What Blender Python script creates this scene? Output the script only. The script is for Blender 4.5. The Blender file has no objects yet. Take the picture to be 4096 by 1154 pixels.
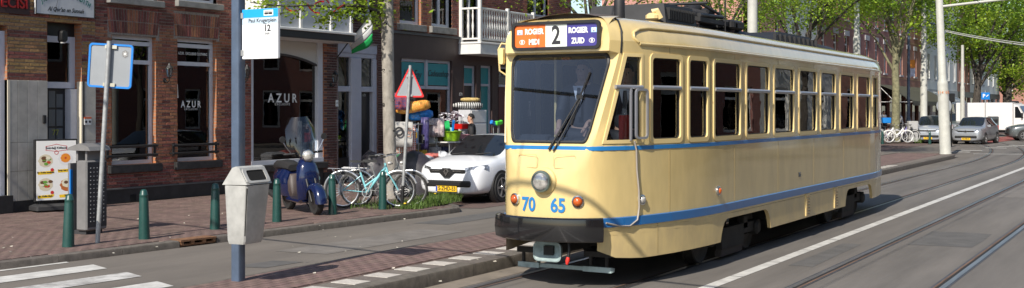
import bpy, bmesh, math, random
from mathutils import Vector, Matrix, noise
random.seed(7)
R = math.radians
PI = math.pi
scene = bpy.context.scene
COL = scene.collection

# ------------------------------------------------------------------ camera
F, CX, HY, CAMH = 4700.0, 2048.0, 437.0, 2.0        # photo pixels (4096 wide)
TH = math.atan(2672.0 / F)
CT, ST = math.cos(TH), math.sin(TH)
cam_d = bpy.data.cameras.new('camera')
cam = bpy.data.objects.new('camera', cam_d)
COL.objects.link(cam)
scene.camera = cam
cam.location = (0, 0, CAMH)
cam.rotation_euler = (R(90), 0, TH)
cam_d.sensor_fit = 'HORIZONTAL'
cam_d.sensor_width = 36
cam_d.lens = 36 * F / 4096
cam_d.shift_y = -(577 - HY) / 4096
cam_d.clip_start = 0.1
cam_d.clip_end = 3000

# ------------------------------------------------------------------ sky, sun, exposure
SUN_EL = R(41)
SUN_AZ = (0.068, -0.9977)                              # horizontal direction towards the sun
world = bpy.data.worlds.new('World')
scene.world = world
world.use_nodes = True
nt = world.node_tree
nt.nodes.clear()
sky = nt.nodes.new('ShaderNodeTexSky')
sky.sky_type = 'NISHITA'
sky.sun_disc = False
sky.sun_elevation = SUN_EL
sky.sun_rotation = math.atan2(SUN_AZ[0], SUN_AZ[1])
sky.air_density = 1.0
sky.dust_density = 0.8
sky.ozone_density = 1.2
bg = nt.nodes.new('ShaderNodeBackground')
bg.inputs['Strength'].default_value = 0.13
out = nt.nodes.new('ShaderNodeOutputWorld')
nt.links.new(sky.outputs[0], bg.inputs[0])
nt.links.new(bg.outputs[0], out.inputs[0])
sun_d = bpy.data.lights.new('sun', 'SUN')
sun_d.energy = 5.0
sun_d.angle = R(0.5)
sun_d.color = (1.0, 0.93, 0.82)
sun = bpy.data.objects.new('sun', sun_d)
COL.objects.link(sun)
ce = math.cos(SUN_EL)
sun.rotation_euler = Vector((-SUN_AZ[0]*ce, -SUN_AZ[1]*ce, -math.sin(SUN_EL))).to_track_quat('-Z', 'Y').to_euler()
sun.location = (5, -30, 40)
vs = scene.view_settings
vs.view_transform = 'Standard'
vs.look = 'None'
vs.exposure = 0.27
vs.gamma = 1.0
scene.render.engine = 'CYCLES'

# ------------------------------------------------------------------ pixel -> place
def ray(x, y):
    dx = (x - CX) / F
    return Vector((CT*dx - ST, ST*dx + CT, (HY - y) / F))
def at(x, y, Y):                                       # point at depth Y
    return Vector((0, 0, CAMH)) + ray(x, y) * Y
def gp(x, y, z=0.0):                                   # point on the horizontal plane z
    r = ray(x, y)
    return Vector((0, 0, CAMH)) + r * ((z - CAMH) / r.z)
def onx(x, y, p):                                      # point on the vertical plane world x = p
    r = ray(x, y)
    return Vector((0, 0, CAMH)) + r * (p / r.x)
def onplane(x, y, o, n):
    r = ray(x, y); c = Vector((0, 0, CAMH))
    return c + r * ((o - c).dot(n) / r.dot(n))

# ------------------------------------------------------------------ mesh builder
class MB:
    def __init__(s, M=None):
        s.v = []; s.f = []; s.m = []; s.M = M or Matrix.Identity(4); s.mi = 0
    def add(s, vs, fs, M=None):
        o = len(s.v); T = s.M @ M if M is not None else s.M
        s.v.extend([tuple(T @ Vector(p)) for p in vs])
        for f in fs:
            s.f.append(tuple(i + o for i in f)); s.m.append(s.mi)
        return s
    def box(s, c, d, M=None, ch=0.0):
        x, y, z = c; a, b, e = d[0]/2, d[1]/2, d[2]/2
        if ch <= 0:
            vs = [(x+i*a, y+j*b, z+k*e) for k in (-1, 1) for j in (-1, 1) for i in (-1, 1)]
            fs = [(0,2,3,1), (4,5,7,6), (0,1,5,4), (2,6,7,3), (0,4,6,2), (1,3,7,5)]
            return s.add(vs, fs, M)
        ch = min(ch, a*.9, b*.9, e*.9)
        rings = []
        for (zz, q) in ((-e, ch), (-e+ch, 0), (e-ch, 0), (e, ch)):
            A, B = a-q, b-q
            c2 = ch
            rings.append([(x-A+c2*(A > c2), y-B, z+zz), (x+A-c2*(A > c2), y-B, z+zz), (x+A, y-B+c2*(B > c2), z+zz), (x+A, y+B-c2*(B > c2), z+zz),
                          (x+A-c2*(A > c2), y+B, z+zz), (x-A+c2*(A > c2), y+B, z+zz), (x-A, y+B-c2*(B > c2), z+zz), (x-A, y-B+c2*(B > c2), z+zz)])
        return s.loft(rings, True, True, M)
    def loft(s, rings, closed=True, cap=True, M=None):
        n = len(rings[0]); vs = [p for r in rings for p in r]; fs = []
        for i in range(len(rings)-1):
            for j in range(n if closed else n-1):
                k = (j+1) % n
                fs.append((i*n+j, i*n+k, (i+1)*n+k, (i+1)*n+j))
        if cap:
            fs.append(tuple(range(n-1, -1, -1))); fs.append(tuple((len(rings)-1)*n + j for j in range(n)))
        return s.add(vs, fs, M)
    def tube(s, pts, r, n=8, cap=True, closed=False, M=None, flat=1.0):
        pts = [Vector(p) for p in pts]; N = len(pts); rings = []
        up = None
        for i, p in enumerate(pts):
            if closed: t = pts[(i+1) % N] - pts[i-1]
            else: t = pts[min(i+1, N-1)] - pts[max(i-1, 0)]
            t.normalize()
            if up is None:
                up = Vector((0, 0, 1)) if abs(t.z) < .9 else Vector((1, 0, 0))
            b = t.cross(up)
            if b.length < 1e-6: b = t.cross(Vector((0, 1, 0)))
            b.normalize(); up = b.cross(t).normalized()
            rr = r[i] if isinstance(r, (list, tuple)) else r
            rings.append([tuple(p + b*math.cos(2*PI*k/n)*rr + up*math.sin(2*PI*k/n)*rr*flat) for k in range(n)])
        if closed:
            rings.append(rings[0]); return s.loft(rings, True, False, M)
        return s.loft(rings, True, cap, M)
    def lathe(s, prof, n=16, M=None, cap=True):
        rings = [[(r*math.cos(2*PI*k/n), r*math.sin(2*PI*k/n), z) for k in range(n)] for r, z in prof]
        return s.loft(rings, True, cap, M)
    def prism(s, poly, h, M=None, z0=0.0):               # polygon in xy extruded along z
        n = len(poly)
        return s.loft([[(x, y, z0) for x, y in poly], [(x, y, z0+h) for x, y in poly]], True, True, M)
    def quad(s, a, b, c, d): return s.add([a, b, c, d], [(0, 1, 2, 3)])
    def ring2(s, outer, inner, M=None, z0=0.0, z1=0.0):   # flat frame between two outlines, extruded z0..z1
        n = len(outer); vs = [(x, y, z) for z in (z0, z1) for L in (outer, inner) for x, y in L]; fs = []
        for j in range(n):
            k = (j+1) % n
            fs += [(2*n+j, 2*n+k, 3*n+k, 3*n+j), (j, n+j, n+k, k), (j, k, 2*n+k, 2*n+j), (n+j, 3*n+j, 3*n+k, n+k)]
        return s.add(vs, fs, M)
    def build(s, name, mat, parent=None, smooth=0, recalc=True, props=None):
        me = bpy.data.meshes.new(name)
        me.from_pydata(s.v, [], s.f)
        mats = mat if isinstance(mat, (list, tuple)) else [mat]
        for m in mats: me.materials.append(m)
        if len(mats) > 1: me.polygons.foreach_set('material_index', s.m)
        if recalc:
            bm = bmesh.new(); bm.from_mesh(me); bmesh.ops.recalc_face_normals(bm, faces=bm.faces); bm.to_mesh(me); bm.free()
        if smooth:
            me.polygons.foreach_set('use_smooth', [True]*len(me.polygons))
            me.set_sharp_from_angle(angle=R(smooth))
        return link(name, me, parent, props)
def link(name, data, parent=None, props=None):
    o = bpy.data.objects.new(name, data); COL.objects.link(o)
    if parent is not None: o.parent = parent
    if props:
        for k, v in props.items(): o[k] = v
    return o
def thing(name, label, cat, loc=(0, 0, 0), rz=0.0, group=None, rot=None):
    o = link(name, None)
    o.empty_display_size = .2
    o.location = loc; o.rotation_euler = rot if rot else (0, 0, rz)
    o['label'] = label; o['category'] = cat
    if group: o['group'] = group
    return o
def tag(o, label, cat, group=None):
    o['label'] = label; o['category'] = cat
    if group: o['group'] = group
    return o
def copy_tree(o, parent=None):
    c = o.copy(); COL.objects.link(c); c.parent = parent
    for ch in list(o.children): copy_tree(ch, c)
    return c
def T(x=0, y=0, z=0): return Matrix.Translation((x, y, z))
def RX(a): return Matrix.Rotation(a, 4, 'X')
def RY(a): return Matrix.Rotation(a, 4, 'Y')
def RZ(a): return Matrix.Rotation(a, 4, 'Z')
def SC(x, y, z): return Matrix.Diagonal((x, y, z, 1))
def frame(o, ax, ay):                                   # matrix with axes ax, ay (unit) and origin o
    ax = Vector(ax).normalized(); ay = Vector(ay); ay = (ay - ax*ay.dot(ax)).normalized(); az = ax.cross(ay)
    return Matrix(((ax.x, ay.x, az.x, o[0]), (ax.y, ay.y, az.y, o[1]), (ax.z, ay.z, az.z, o[2]), (0, 0, 0, 1)))
def rrect(w, h, r, n=4, cx=0.0, cy=0.0):
    pts = []
    for (sx, sy, a0) in ((1, 1, 0), (-1, 1, 90), (-1, -1, 180), (1, -1, 270)):
        for k in range(n+1):
            a = R(a0 + 90*k/n)
            pts.append((cx + sx*(w/2-r) + r*math.cos(a), cy + sy*(h/2-r) + r*math.sin(a)))
    return pts
def circ(r, n=20, cx=0, cy=0): return [(cx+r*math.cos(2*PI*k/n), cy+r*math.sin(2*PI*k/n)) for k in range(n)]
def text(name, body, size, mat, parent, M, align='CENTER', bold=0.0, sx=1.0, ext=0.0012, shear=0.0, space=1.0):
    cu = bpy.data.curves.new(name, 'FONT')
    cu.body = body; cu.size = size; cu.align_x = align; cu.align_y = 'CENTER'; cu.extrude = ext; cu.offset = bold; cu.shear = shear; cu.space_character = space
    cu.resolution_u = 3
    tmp = bpy.data.objects.new('tmp', cu)
    me = bpy.data.meshes.new_from_object(tmp)
    bpy.data.objects.remove(tmp); bpy.data.curves.remove(cu)
    me.transform(M @ SC(sx, 1, 1))
    me.materials.clear(); me.materials.append(mat)
    return link(name, me, parent)
def apply_mods(o):                                      # replace an object's mesh by its evaluated one
    dg = bpy.context.evaluated_depsgraph_get()
    me = bpy.data.meshes.new_from_object(o.evaluated_get(dg))
    o.modifiers.clear(); old = o.data; o.data = me
    return o

# ------------------------------------------------------------------ materials
MATS = {}
def mat(name, col, rough=0.6, metal=0.0, var=0.0, vscale=8.0, bump=0.0, bscale=60.0, coat=0.0, spec=0.5, emit=0.0, rnd=0.0, isl=0.0, stretch=None, col2=None, det=3.0, sub=0.0, trans=0.0):
    m = bpy.data.materials.new(name); m.use_nodes = True; MATS[name] = m
    n = m.node_tree.nodes; l = m.node_tree.links; b = n['Principled BSDF']
    b.inputs['Roughness'].default_value = rough; b.inputs['Metallic'].default_value = metal
    b.inputs['Specular IOR Level'].default_value = spec
    if coat: b.inputs['Coat Weight'].default_value = coat; b.inputs['Coat Roughness'].default_value = .05
    c = (*col, 1)
    b.inputs['Base Color'].default_value = c
    src = None
    if var or bump:
        tc = n.new('ShaderNodeTexCoord'); mp = n.new('ShaderNodeMapping')
        l.new(tc.outputs['Object'], mp.inputs[0])
        if stretch: mp.inputs['Scale'].default_value = stretch
    if var:
        no = n.new('ShaderNodeTexNoise'); no.inputs['Scale'].default_value = vscale; no.inputs['Detail'].default_value = det; no.inputs['Roughness'].default_value = .65
        l.new(mp.outputs[0], no.inputs['Vector'])
        cr = n.new('ShaderNodeValToRGB')
        c2 = col2 if col2 else tuple(x*(1-var) for x in col)
        hi = col if col2 else tuple(min(1, x*(1+var*.6)) for x in col)
        cr.color_ramp.elements[0].color = (*c2, 1); cr.color_ramp.elements[1].color = (*hi, 1)
        cr.color_ramp.elements[0].position = .36; cr.color_ramp.elements[1].position = .64
        l.new(no.outputs['Fac'], cr.inputs[0]); src = cr.outputs[0]
    if rnd or isl:
        hs = n.new('ShaderNodeHueSaturation')
        if src: l.new(src, hs.inputs['Color'])
        else: hs.inputs['Color'].default_value = c
        ad = n.new('ShaderNodeMath'); ad.operation = 'ADD'
        oi = n.new('ShaderNodeObjectInfo'); ge = n.new('ShaderNodeNewGeometry')
        l.new(oi.outputs['Random'], ad.inputs[0]); l.new(ge.outputs['Random Per Island'], ad.inputs[1])
        fr = n.new('ShaderNodeMath'); fr.operation = 'FRACT'; l.new(ad.outputs[0], fr.inputs[0])
        mr = n.new('ShaderNodeMapRange'); mr.inputs['To Min'].default_value = 1-max(rnd, isl); mr.inputs['To Max'].default_value = 1+max(rnd, isl)
        l.new(fr.outputs[0], mr.inputs[0]); l.new(mr.outputs[0], hs.inputs['Value'])
        mh = n.new('ShaderNodeMath'); mh.operation = 'MULTIPLY'; mh.inputs[1].default_value = 7.31; l.new(fr.outputs[0], mh.inputs[0])
        f2 = n.new('ShaderNodeMath'); f2.operation = 'FRACT'; l.new(mh.outputs[0], f2.inputs[0])
        m2 = n.new('ShaderNodeMapRange'); m2.inputs['To Min'].default_value = .488; m2.inputs['To Max'].default_value = .512
        l.new(f2.outputs[0], m2.inputs[0]); l.new(m2.outputs[0], hs.inputs['Hue'])
        src = hs.outputs[0]
    if src: l.new(src, b.inputs['Base Color'])
    if bump:
        nb = n.new('ShaderNodeTexNoise'); nb.inputs['Scale'].default_value = bscale; nb.inputs['Detail'].default_value = 4
        l.new(mp.outputs[0], nb.inputs['Vector'])
        bp = n.new('ShaderNodeBump'); bp.inputs['Strength'].default_value = bump; bp.inputs['Distance'].default_value = .01
        l.new(nb.outputs['Fac'], bp.inputs['Height']); l.new(bp.outputs[0], b.inputs['Normal'])
    if emit:
        b.inputs['Emission Color'].default_value = c; b.inputs['Emission Strength'].default_value = emit
    if sub or trans:
        tr = n.new('ShaderNodeBsdfTranslucent'); mx = n.new('ShaderNodeMixShader'); mx.inputs[0].default_value = trans or sub
        if src: l.new(src, tr.inputs[0])
        else: tr.inputs[0].default_value = c
        l.new(b.outputs[0], mx.inputs[1]); l.new(tr.outputs[0], mx.inputs[2]); l.new(mx.outputs[0], n['Material Output'].inputs[0])
    return m
def glass(name, tint=(.8, .85, .85), refl=1.0, rough=0.0, ior=1.5, wav=0.0):
    m = bpy.data.materials.new(name); m.use_nodes = True; MATS[name] = m
    n = m.node_tree.nodes; l = m.node_tree.links
    n.remove(n['Principled BSDF'])
    t = n.new('ShaderNodeBsdfTransparent'); t.inputs[0].default_value = (*tint, 1)
    g = n.new('ShaderNodeBsdfGlossy'); g.inputs['Roughness'].default_value = rough; g.inputs[0].default_value = (refl, refl, refl, 1)
    f = n.new('ShaderNodeFresnel'); f.inputs[0].default_value = ior
    mx = n.new('ShaderNodeMixShader')
    l.new(f.outputs[0], mx.inputs[0]); l.new(t.outputs[0], mx.inputs[1]); l.new(g.outputs[0], mx.inputs[2])
    l.new(mx.outputs[0], n['Material Output'].inputs[0])
    if wav:
        tc = n.new('ShaderNodeTexCoord'); no = n.new('ShaderNodeTexNoise'); no.inputs['Scale'].default_value = 2.2
        l.new(tc.outputs['Object'], no.inputs['Vector'])
        bp = n.new('ShaderNodeBump'); bp.inputs['Strength'].default_value = wav; bp.inputs['Distance'].default_value = .02
        l.new(no.outputs['Fac'], bp.inputs['Height']); l.new(bp.outputs[0], g.inputs['Normal']); l.new(bp.outputs[0], f.inputs['Normal'])
    return m
# ------------------------------------------------------------------ common materials
asphalt = mat('asphalt_lane', (.14, .123, .106), .85, var=.2, vscale=1.1, bump=.35, bscale=90, det=9, stretch=(1, .25, 1))
asphalt2 = mat('asphalt_track', (.138, .125, .112), .8, var=.24, vscale=1.0, bump=.3, bscale=70, det=9, stretch=(1.6, .14, 1))
asph_dark = mat('bitumen_seal', (.06, .06, .066), .55, var=.3, vscale=6)
asph_edge = mat('concrete_strip', (.2, .17, .135), .9, var=.22, vscale=3, bump=.3, bscale=80, det=8)
paver_m = mat('red_brown_paver', (.15, .1, .086), .85, var=.25, vscale=3, bump=.3, bscale=140, isl=.09)
paver_p = mat('platform_paver', (.158, .104, .092), .85, var=.25, vscale=3, bump=.3, bscale=140, isl=.09)
joint_m = mat('sand_joint', (.12, .088, .076), .95, var=.3, vscale=10)
kerb_m = mat('kerb_concrete', (.12, .105, .09), .9, var=.28, vscale=9, bump=.5, bscale=90, isl=.1, det=8)
tile_grey = mat('grey_concrete_tile', (.15, .128, .113), .9, var=.2, vscale=16, bump=.3, bscale=120, isl=.08)
tile_white = mat('white_concrete_tile', (.46, .43, .39), .8, var=.14, vscale=14, bump=.2, bscale=120, isl=.05)
paint_w = mat('white_road_paint', (.58, .57, .54), .7, var=.3, vscale=4, bump=.2, bscale=90, det=10, col2=(.4, .39, .37))
paint_worn = mat('worn_white_road_paint', (.6, .59, .57), .75, var=.5, vscale=2.6, col2=(.2, .19, .18), det=8)
steel = mat('rail_steel', (.42, .38, .36), .32, metal=.9, var=.3, vscale=3, stretch=(8, .2, 1))
rust = mat('rail_rust', (.17, .1, .065), .8, var=.35, vscale=4, stretch=(6, .3, 1))
groove_m = mat('rail_groove', (.02, .018, .018), .9)
def brick_sheet(name, c1, c2, cm, sx=.21, sy=.105):
    m = mat(name, c1, .88); n = m.node_tree.nodes; l = m.node_tree.links
    tc = n.new('ShaderNodeTexCoord'); mp = n.new('ShaderNodeMapping'); mp.inputs['Rotation'].default_value = (0, 0, R(90))
    l.new(tc.outputs['Object'], mp.inputs[0])
    b = n.new('ShaderNodeTexBrick'); b.inputs['Color1'].default_value = (*c1, 1); b.inputs['Color2'].default_value = (*c2, 1); b.inputs['Mortar'].default_value = (*cm, 1)
    b.inputs['Scale'].default_value = 1; b.inputs['Brick Width'].default_value = sx; b.inputs['Row Height'].default_value = sy; b.inputs['Mortar Size'].default_value = .006
    l.new(mp.outputs[0], b.inputs['Vector']); l.new(b.outputs['Color'], n['Principled BSDF'].inputs['Base Color'])
    return m
pave_far_m = brick_sheet('far_brick_paving', (.16, .095, .078), (.115, .072, .06), (.08, .065, .055))
bay_m = brick_sheet('parking_bay_brick', (.13, .082, .07), (.1, .066, .058), (.07, .056, .05))
red_m = mat('red_cycle_asphalt', (.23, .06, .05), .85, var=.2, vscale=2)
STR = {'kind': 'structure'}

# ------------------------------------------------------------------ ground and road
def sheet(name, pts, z, m, parent=None, props=STR):
    b = MB(); b.add([(p[0], p[1], z) for p in pts], [tuple(range(len(pts)))])
    return b.build(name, m, parent, recalc=False, props=props)
def ribbon(name, left, right, z, m, ss, parent=None, props=STR):   # strip between two functions of s
    b = MB(); vs = []
    for s_ in ss: vs += [(left(s_), s_, z), (right(s_), s_, z)]
    b.add(vs, [(2*i, 2*i+1, 2*i+3, 2*i+2) for i in range(len(ss)-1)])
    return b.build(name, m, parent, recalc=False, props=props)
def frange(a, b, d):
    n = int(round((b-a)/d)); return [a + (b-a)*i/n for i in range(n+1)]
gb = MB(); gb.add([(-600, -300, 0), (600, -300, 0), (600, 900, 0), (-600, 900, 0)], [(0, 1, 2, 3)])
ground = gb.build('ground', asphalt, props=STR, recalc=False)
def bend(s): return -.0043*max(0, min(s, 75)-45)**2 - (.258*(s-75) if s > 75 else 0)
road_s = frange(-40, 45, 5) + frange(47, 130, 3)
roadway = ribbon('tram_roadway', lambda s: -7.3+bend(s), lambda s: 4.5+bend(s), .004, asphalt2, road_s)
ribbon('concrete_gutter_strip', lambda s: -7.3, lambda s: -6.98, .008, asph_edge, frange(-10, 24, 2), roadway, None)
# rails: bitumen seal, head, groove, lip
def rail(p0, parent, in_side):
    ss = frange(-30, 45, 3) + frange(46, 120, 1.5)
    b = MB()
    segs = [(-.065, -.038, .0085, 0), (-.038, .022, .0105, 1), (.022, .062, .0065, 2), (.062, .085, .0105, 3), (.085, .115, .0085, 0)]
    for (a, c, z, k) in segs:
        b.mi = k; vs = []
        for s_ in ss:
            o = p0 + bend(s_); vs += [(o+a*in_side, s_, z), (o+c*in_side, s_, z)]
        b.add(vs, [(2*i, 2*i+1, 2*i+3, 2*i+2) for i in range(len(ss)-1)])
    return b.build('rail', [asph_dark, steel, groove_m, rust], parent, recalc=False)
for (pa, pb) in ((-6.86, -5.41), (-3.77, -2.31)):
    tr = link('tram_track', None, props=STR)
    rail(pa, tr, 1); rail(pb, tr, -1)
# centre line of butted thermoplastic pieces
cl = link('centre_line', None, props=STR)
s_ = 3.0
while s_ < 70:
    ln = 1.47
    b = MB(); x0 = -4.665
    b.add([(x0+bend(s_), s_, .009), (x0+.155+bend(s_), s_, .009), (x0+.155+bend(s_+ln), s_+ln, .009), (x0+bend(s_+ln), s_+ln, .009)], [(0, 1, 2, 3)])
    b.build('line_segment', paint_w, cl, recalc=False); s_ += 1.5
# repairs in the asphalt
patch_m = mat('asphalt_repair', (.1, .096, .092), .85, var=.2, vscale=3, bump=.3, bscale=80, det=8); patch_l = mat('asphalt_repair_pale', (.165, .15, .135), .85, var=.2, vscale=3, bump=.3, bscale=80, det=8)
for (x, y, w, l, pm) in ((-1.0, 13.5, 1.0, 3.2, patch_m), (-3.05, 19.0, .9, 2.2, patch_m), (-1.2, 24.0, 1.4, 6.0, patch_l), (-3.1, 31.0, 1.0, 5.0, patch_l), (-4.2, 16.2, .3, 2.8, patch_m), (.3, 17.5, 1.2, 2.0, patch_m)):
    b = MB(); n = 10; rn = random.Random(x*7+y); pts = [(x+w/2*sx+rn.uniform(-.03, .03), y+l/2*sy+rn.uniform(-.06, .06)) for sx, sy in ((-1, -1), (0, -1), (1, -1), (1, 0), (1, 1), (0, 1), (-1, 1), (-1, 0))]
    b.add([(a, c, .0065) for a, c in pts], [tuple(range(8))]); b.build('asphalt_patch', pm, roadway, recalc=False)
for (x, y, w, l, pm) in ((-10.6, 14.5, .9, 3.6, patch_l), (-11.3, 19.5, .7, 5.0, patch_m), (-10.2, 11.6, .5, .8, patch_m)):
    b = MB(); b.add([(x-w/2, y-l/2, .004), (x+w/2-.05, y-l/2+.1, .004), (x+w/2, y+l/2, .004), (x-w/2+.06, y+l/2-.1, .004)], [(0, 1, 2, 3)]); b.build('asphalt_patch', pm, ground, recalc=False)
# zebra crossing bars
zb = link('zebra_crossing', None, props=STR)
for (pa, pb, se, wm) in ((-13.0, -12.55, 10.55, paint_w), (-12.12, -11.67, 10.4, paint_w), (-11.2, -10.76, 10.12, paint_worn), (-10.3, -9.86, 9.75, paint_w)):
    b = MB(); k = .0645
    b.add([(pa-k*4.5, se-4.5, .006), (pb-k*4.5, se-4.5, .006), (pb, se-.12, .006), (pa, se+.05, .006)], [(0, 1, 2, 3)])
    b.build('zebra_bar', wm, zb, recalc=False)
# far markings on the crossing
fm = link('far_road_markings', None, props=STR)
for (x, y) in ((3835, 610), (3885, 604), (3985, 594), (4030, 589), (4075, 584)):
    c = gp(x, y); b = MB(); b.box((c.x, c.y, .016), (1.0, .35, .006)); b.build('line_dash', paint_w, fm)
a = gp(3890, 618); c = gp(4090, 620)
b = MB(); b.add([(a.x, a.y, .014), (c.x, c.y, .014), (c.x, c.y+.35, .014), (a.x, a.y+.35, .014)], [(0, 1, 2, 3)]); b.build('stop_line', paint_w, fm, recalc=False)
q = [gp(x, y) for x, y in ((3950, 574), (4110, 557), (4110, 545), (3950, 552))]
sheet('cycle_path', [(p.x, p.y) for p in q], .012, red_m)

# ------------------------------------------------------------------ pavers and kerbs
def inview(p):
    Yc = -ST*p[0] + CT*p[1]; Xc = CT*p[0] + ST*p[1]
    if Yc < 1: return None
    x = CX + F*Xc/Yc; y = HY + F*(CAMH-p[2])/Yc
    return (x, y, Yc) if -30 < x < 4130 and -30 < y < 1190 else None
def paver_mesh(name, L, W, H, m, ch=.003):
    b = MB(); a, c = L/2, W/2
    b.add([(-c, -a, -H), (c, -a, -H), (c, a, -H), (-c, a, -H), (-c+ch, -a+ch, 0), (c-ch, -a+ch, 0), (c-ch, a-ch, 0), (-c+ch, a-ch, 0)],
          [(4, 5, 6, 7), (0, 1, 5, 4), (1, 2, 6, 5), (2, 3, 7, 6), (3, 0, 4, 7)])
    me = bpy.data.meshes.new(name); me.from_pydata(b.v, [], b.f); me.materials.append(m); return me
def lay_pavers(parent, lo, hi, s0, s1, z, m, L=.21, W=.105, gap=.0045, limit=300):
    items = []
    row = 0; x = -19.0
    while x < 0:
        off = (L/2 if row % 2 else 0); s = s0 + off
        while s < s1:
            if x - W/2 > lo(s) and x + W/2 < hi(s): items.append((x, s))
            s += L + gap
        x += W + gap; row += 1
    def key(it):
        v = inview((it[0], it[1], z)); return v[2] if v else 999
    items.sort(key=key)
    me = paver_mesh('paver', L, W, .02, m)
    rnd = random.Random(3)
    for (x, s) in items[:limit]:
        o = link('paver', me, parent); o.location = (x, s, z + rnd.uniform(-.001, .001)); o.rotation_euler = (rnd.uniform(-.006, .006), rnd.uniform(-.01, .01), rnd.uniform(-.01, .01))
    vs = [tuple(v.co) for v in me.vertices]; fs = [tuple(p.vertices) for p in me.polygons]
    V = []; Fc = []
    for (x, s) in items[limit:]:
        o = len(V); dz = rnd.uniform(-.001, .001); tx = rnd.uniform(-.008, .008)
        V += [(x+p[0], s+p[1], z+p[2]+dz+p[0]*tx) for p in vs]; Fc += [tuple(i+o for i in f) for f in fs]
    m2 = bpy.data.meshes.new('paving_field'); m2.from_pydata(V, [], Fc); m2.materials.append(m)
    link('paving_field', m2, parent, {'kind': 'stuff'})
def kerb_run(parent, pts, top, w=.16, L=1.0, gap=.007, inner=-1, bottom=-.06, skip=None):
    # stones along a polyline; width extends to the left (inner=-1 -> -x side) of travel +s
    out = []
    for i in range(len(pts)-1):
        a, b = Vector(pts[i]), Vector(pts[i+1]); d = b-a; ln = d.length; n = max(1, round(ln/L)); d.normalize()
        nrm = Vector((-d.y, d.x)) * (-inner)
        for k in range(n):
            s0, s1 = ln*k/n + gap/2, ln*(k+1)/n - gap/2
            if skip and skip[0] == i and skip[1] == k: continue
            p0, p1 = a+d*s0, a+d*s1
            prof = [(0, bottom), (0, top-.035), (.012, top-.008), (.04, top), (w, top), (w, bottom)]
            rings = [[(p.x+nrm.x*q, p.y+nrm.y*q, z) for q, z in prof] for p in (p0, p1)]
            m = MB(); m.loft(rings, True, True); out.append(m.build('kerb_stone', kerb_m, parent, smooth=30))
    return out
def pk(s): return -12.71 + .0645*(s-9.5)
pavement = sheet('pavement', [(-19.2, -8), (pk(-8)-.1, -8), (pk(19.0)-.1, 19.0), (-12.5, 19.7), (-13.2, 20.35), (-14.7, 20.9), (-14.7, 60), (-19.2, 60)], .086, joint_m)
lay_pavers(pavement, lambda s: -18.6, lambda s: (pk(s)-.165 if s < 19.2 else (-13.4 if s < 20.2 else -14.8)), 6.0, 30.0, .1, paver_m)
kerb_pts = [(pk(-7.6), -7.6), (pk(12.35), 12.35), (pk(13.05), 13.05), (pk(18.9), 18.9), (pk(18.9)-.02, 19.3), (-12.42, 19.72), (-12.75, 20.02), (-13.5, 20.42), (-14.55, 20.85), (-14.6, 34), (-14.6, 66), (-14.6, 120)]
kerb_run(pavement, kerb_pts, .1, skip=(1, 0))
sheet('far_pavement', [(-19.2, 30), (-14.75, 30), (-14.75, 200), (-19.2, 200)], .102, pave_far_m)
sheet('parking_bay', [(-14.62, 20.9), (-13.5, 20.45), (-12.7, 20.05), (-12.2, 20.2), (-12.2, 160), (-14.62, 160)], .006, bay_m)
# gully in the kerb
clay = mat('gully_iron', (.2, .1, .05), .8, var=.35, vscale=12, bump=.3)
black_m = mat('black_void', (.006, .006, .006), 1.0)
g0 = (pk(12.7), 12.7); gul = thing('street_gully', 'rusty brown cast gully with three holes set into the kerb', 'gully', (g0[0], g0[1], 0), -math.atan(.0645))
b = MB(); b.box((-.11, 0, .03), (.2, .66, .03)); b.box((-.11, 0, .093), (.24, .68, .026))
for yy in (-.305, -.11, .11, .305): b.box((-.02, yy, .06), (.05, .06 if abs(yy) < .2 else .05, .045))
b.build('grate', clay, gul)
b = MB(); b.box((-.13, 0, .06), (.04, .6, .045)); b.build('hole', black_m, gul)

# ------------------------------------------------------------------ tram stop platform
def pr(s):
    if s < 22: return -7.35
    if s < 34: return -7.35 - .45*(s-22)/12
    return -7.8 - .1*(min(s, 50)-34)/16
def plft(s): return -9.08 if s < 26 else (-9.08 - 1.42*(s-26)/14 if s < 40 else -10.5)
ss = [-8, 22, 26, 34, 40, 50, 51.5]
platform = MB()
platform.add([(pr(s)-.08, s, .136) for s in ss] + [(plft(s)+.05, s, .136) for s in reversed(ss)], [tuple(range(2*len(ss)))])
platform = platform.build('tram_platform', joint_m, props=STR, recalc=False)
kerb_run(platform, [(pr(s), s) for s in (-6, 22, 34, 50)] + [(-8.15, 51.2), (-8.7, 51.9), (-9.5, 52.1), (-10.4, 51.8)], .15, w=.2)
kerb_run(platform, [(plft(s), s) for s in (-6, 26, 40, 51.5)], .15, w=.1, inner=1)
tg = paver_mesh('edge_tile', .28, .33, .02, tile_grey); tw = paver_mesh('edge_tile', .28, .33, .02, tile_white)
s_ = 4.0; k = 0
while s_ < 51:
    o = link('edge_tile', tw if (k % 2 and s_ < 40) else tg, platform); o.location = (pr(s_)-.2-.172, s_, .152 if k % 2 else .1485); k += 1; s_ += .29
lay_pavers(platform, lambda s: plft(s)+.1, lambda s: pr(s)-.545, 6.0, 51.0, .15, paver_p)
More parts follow.
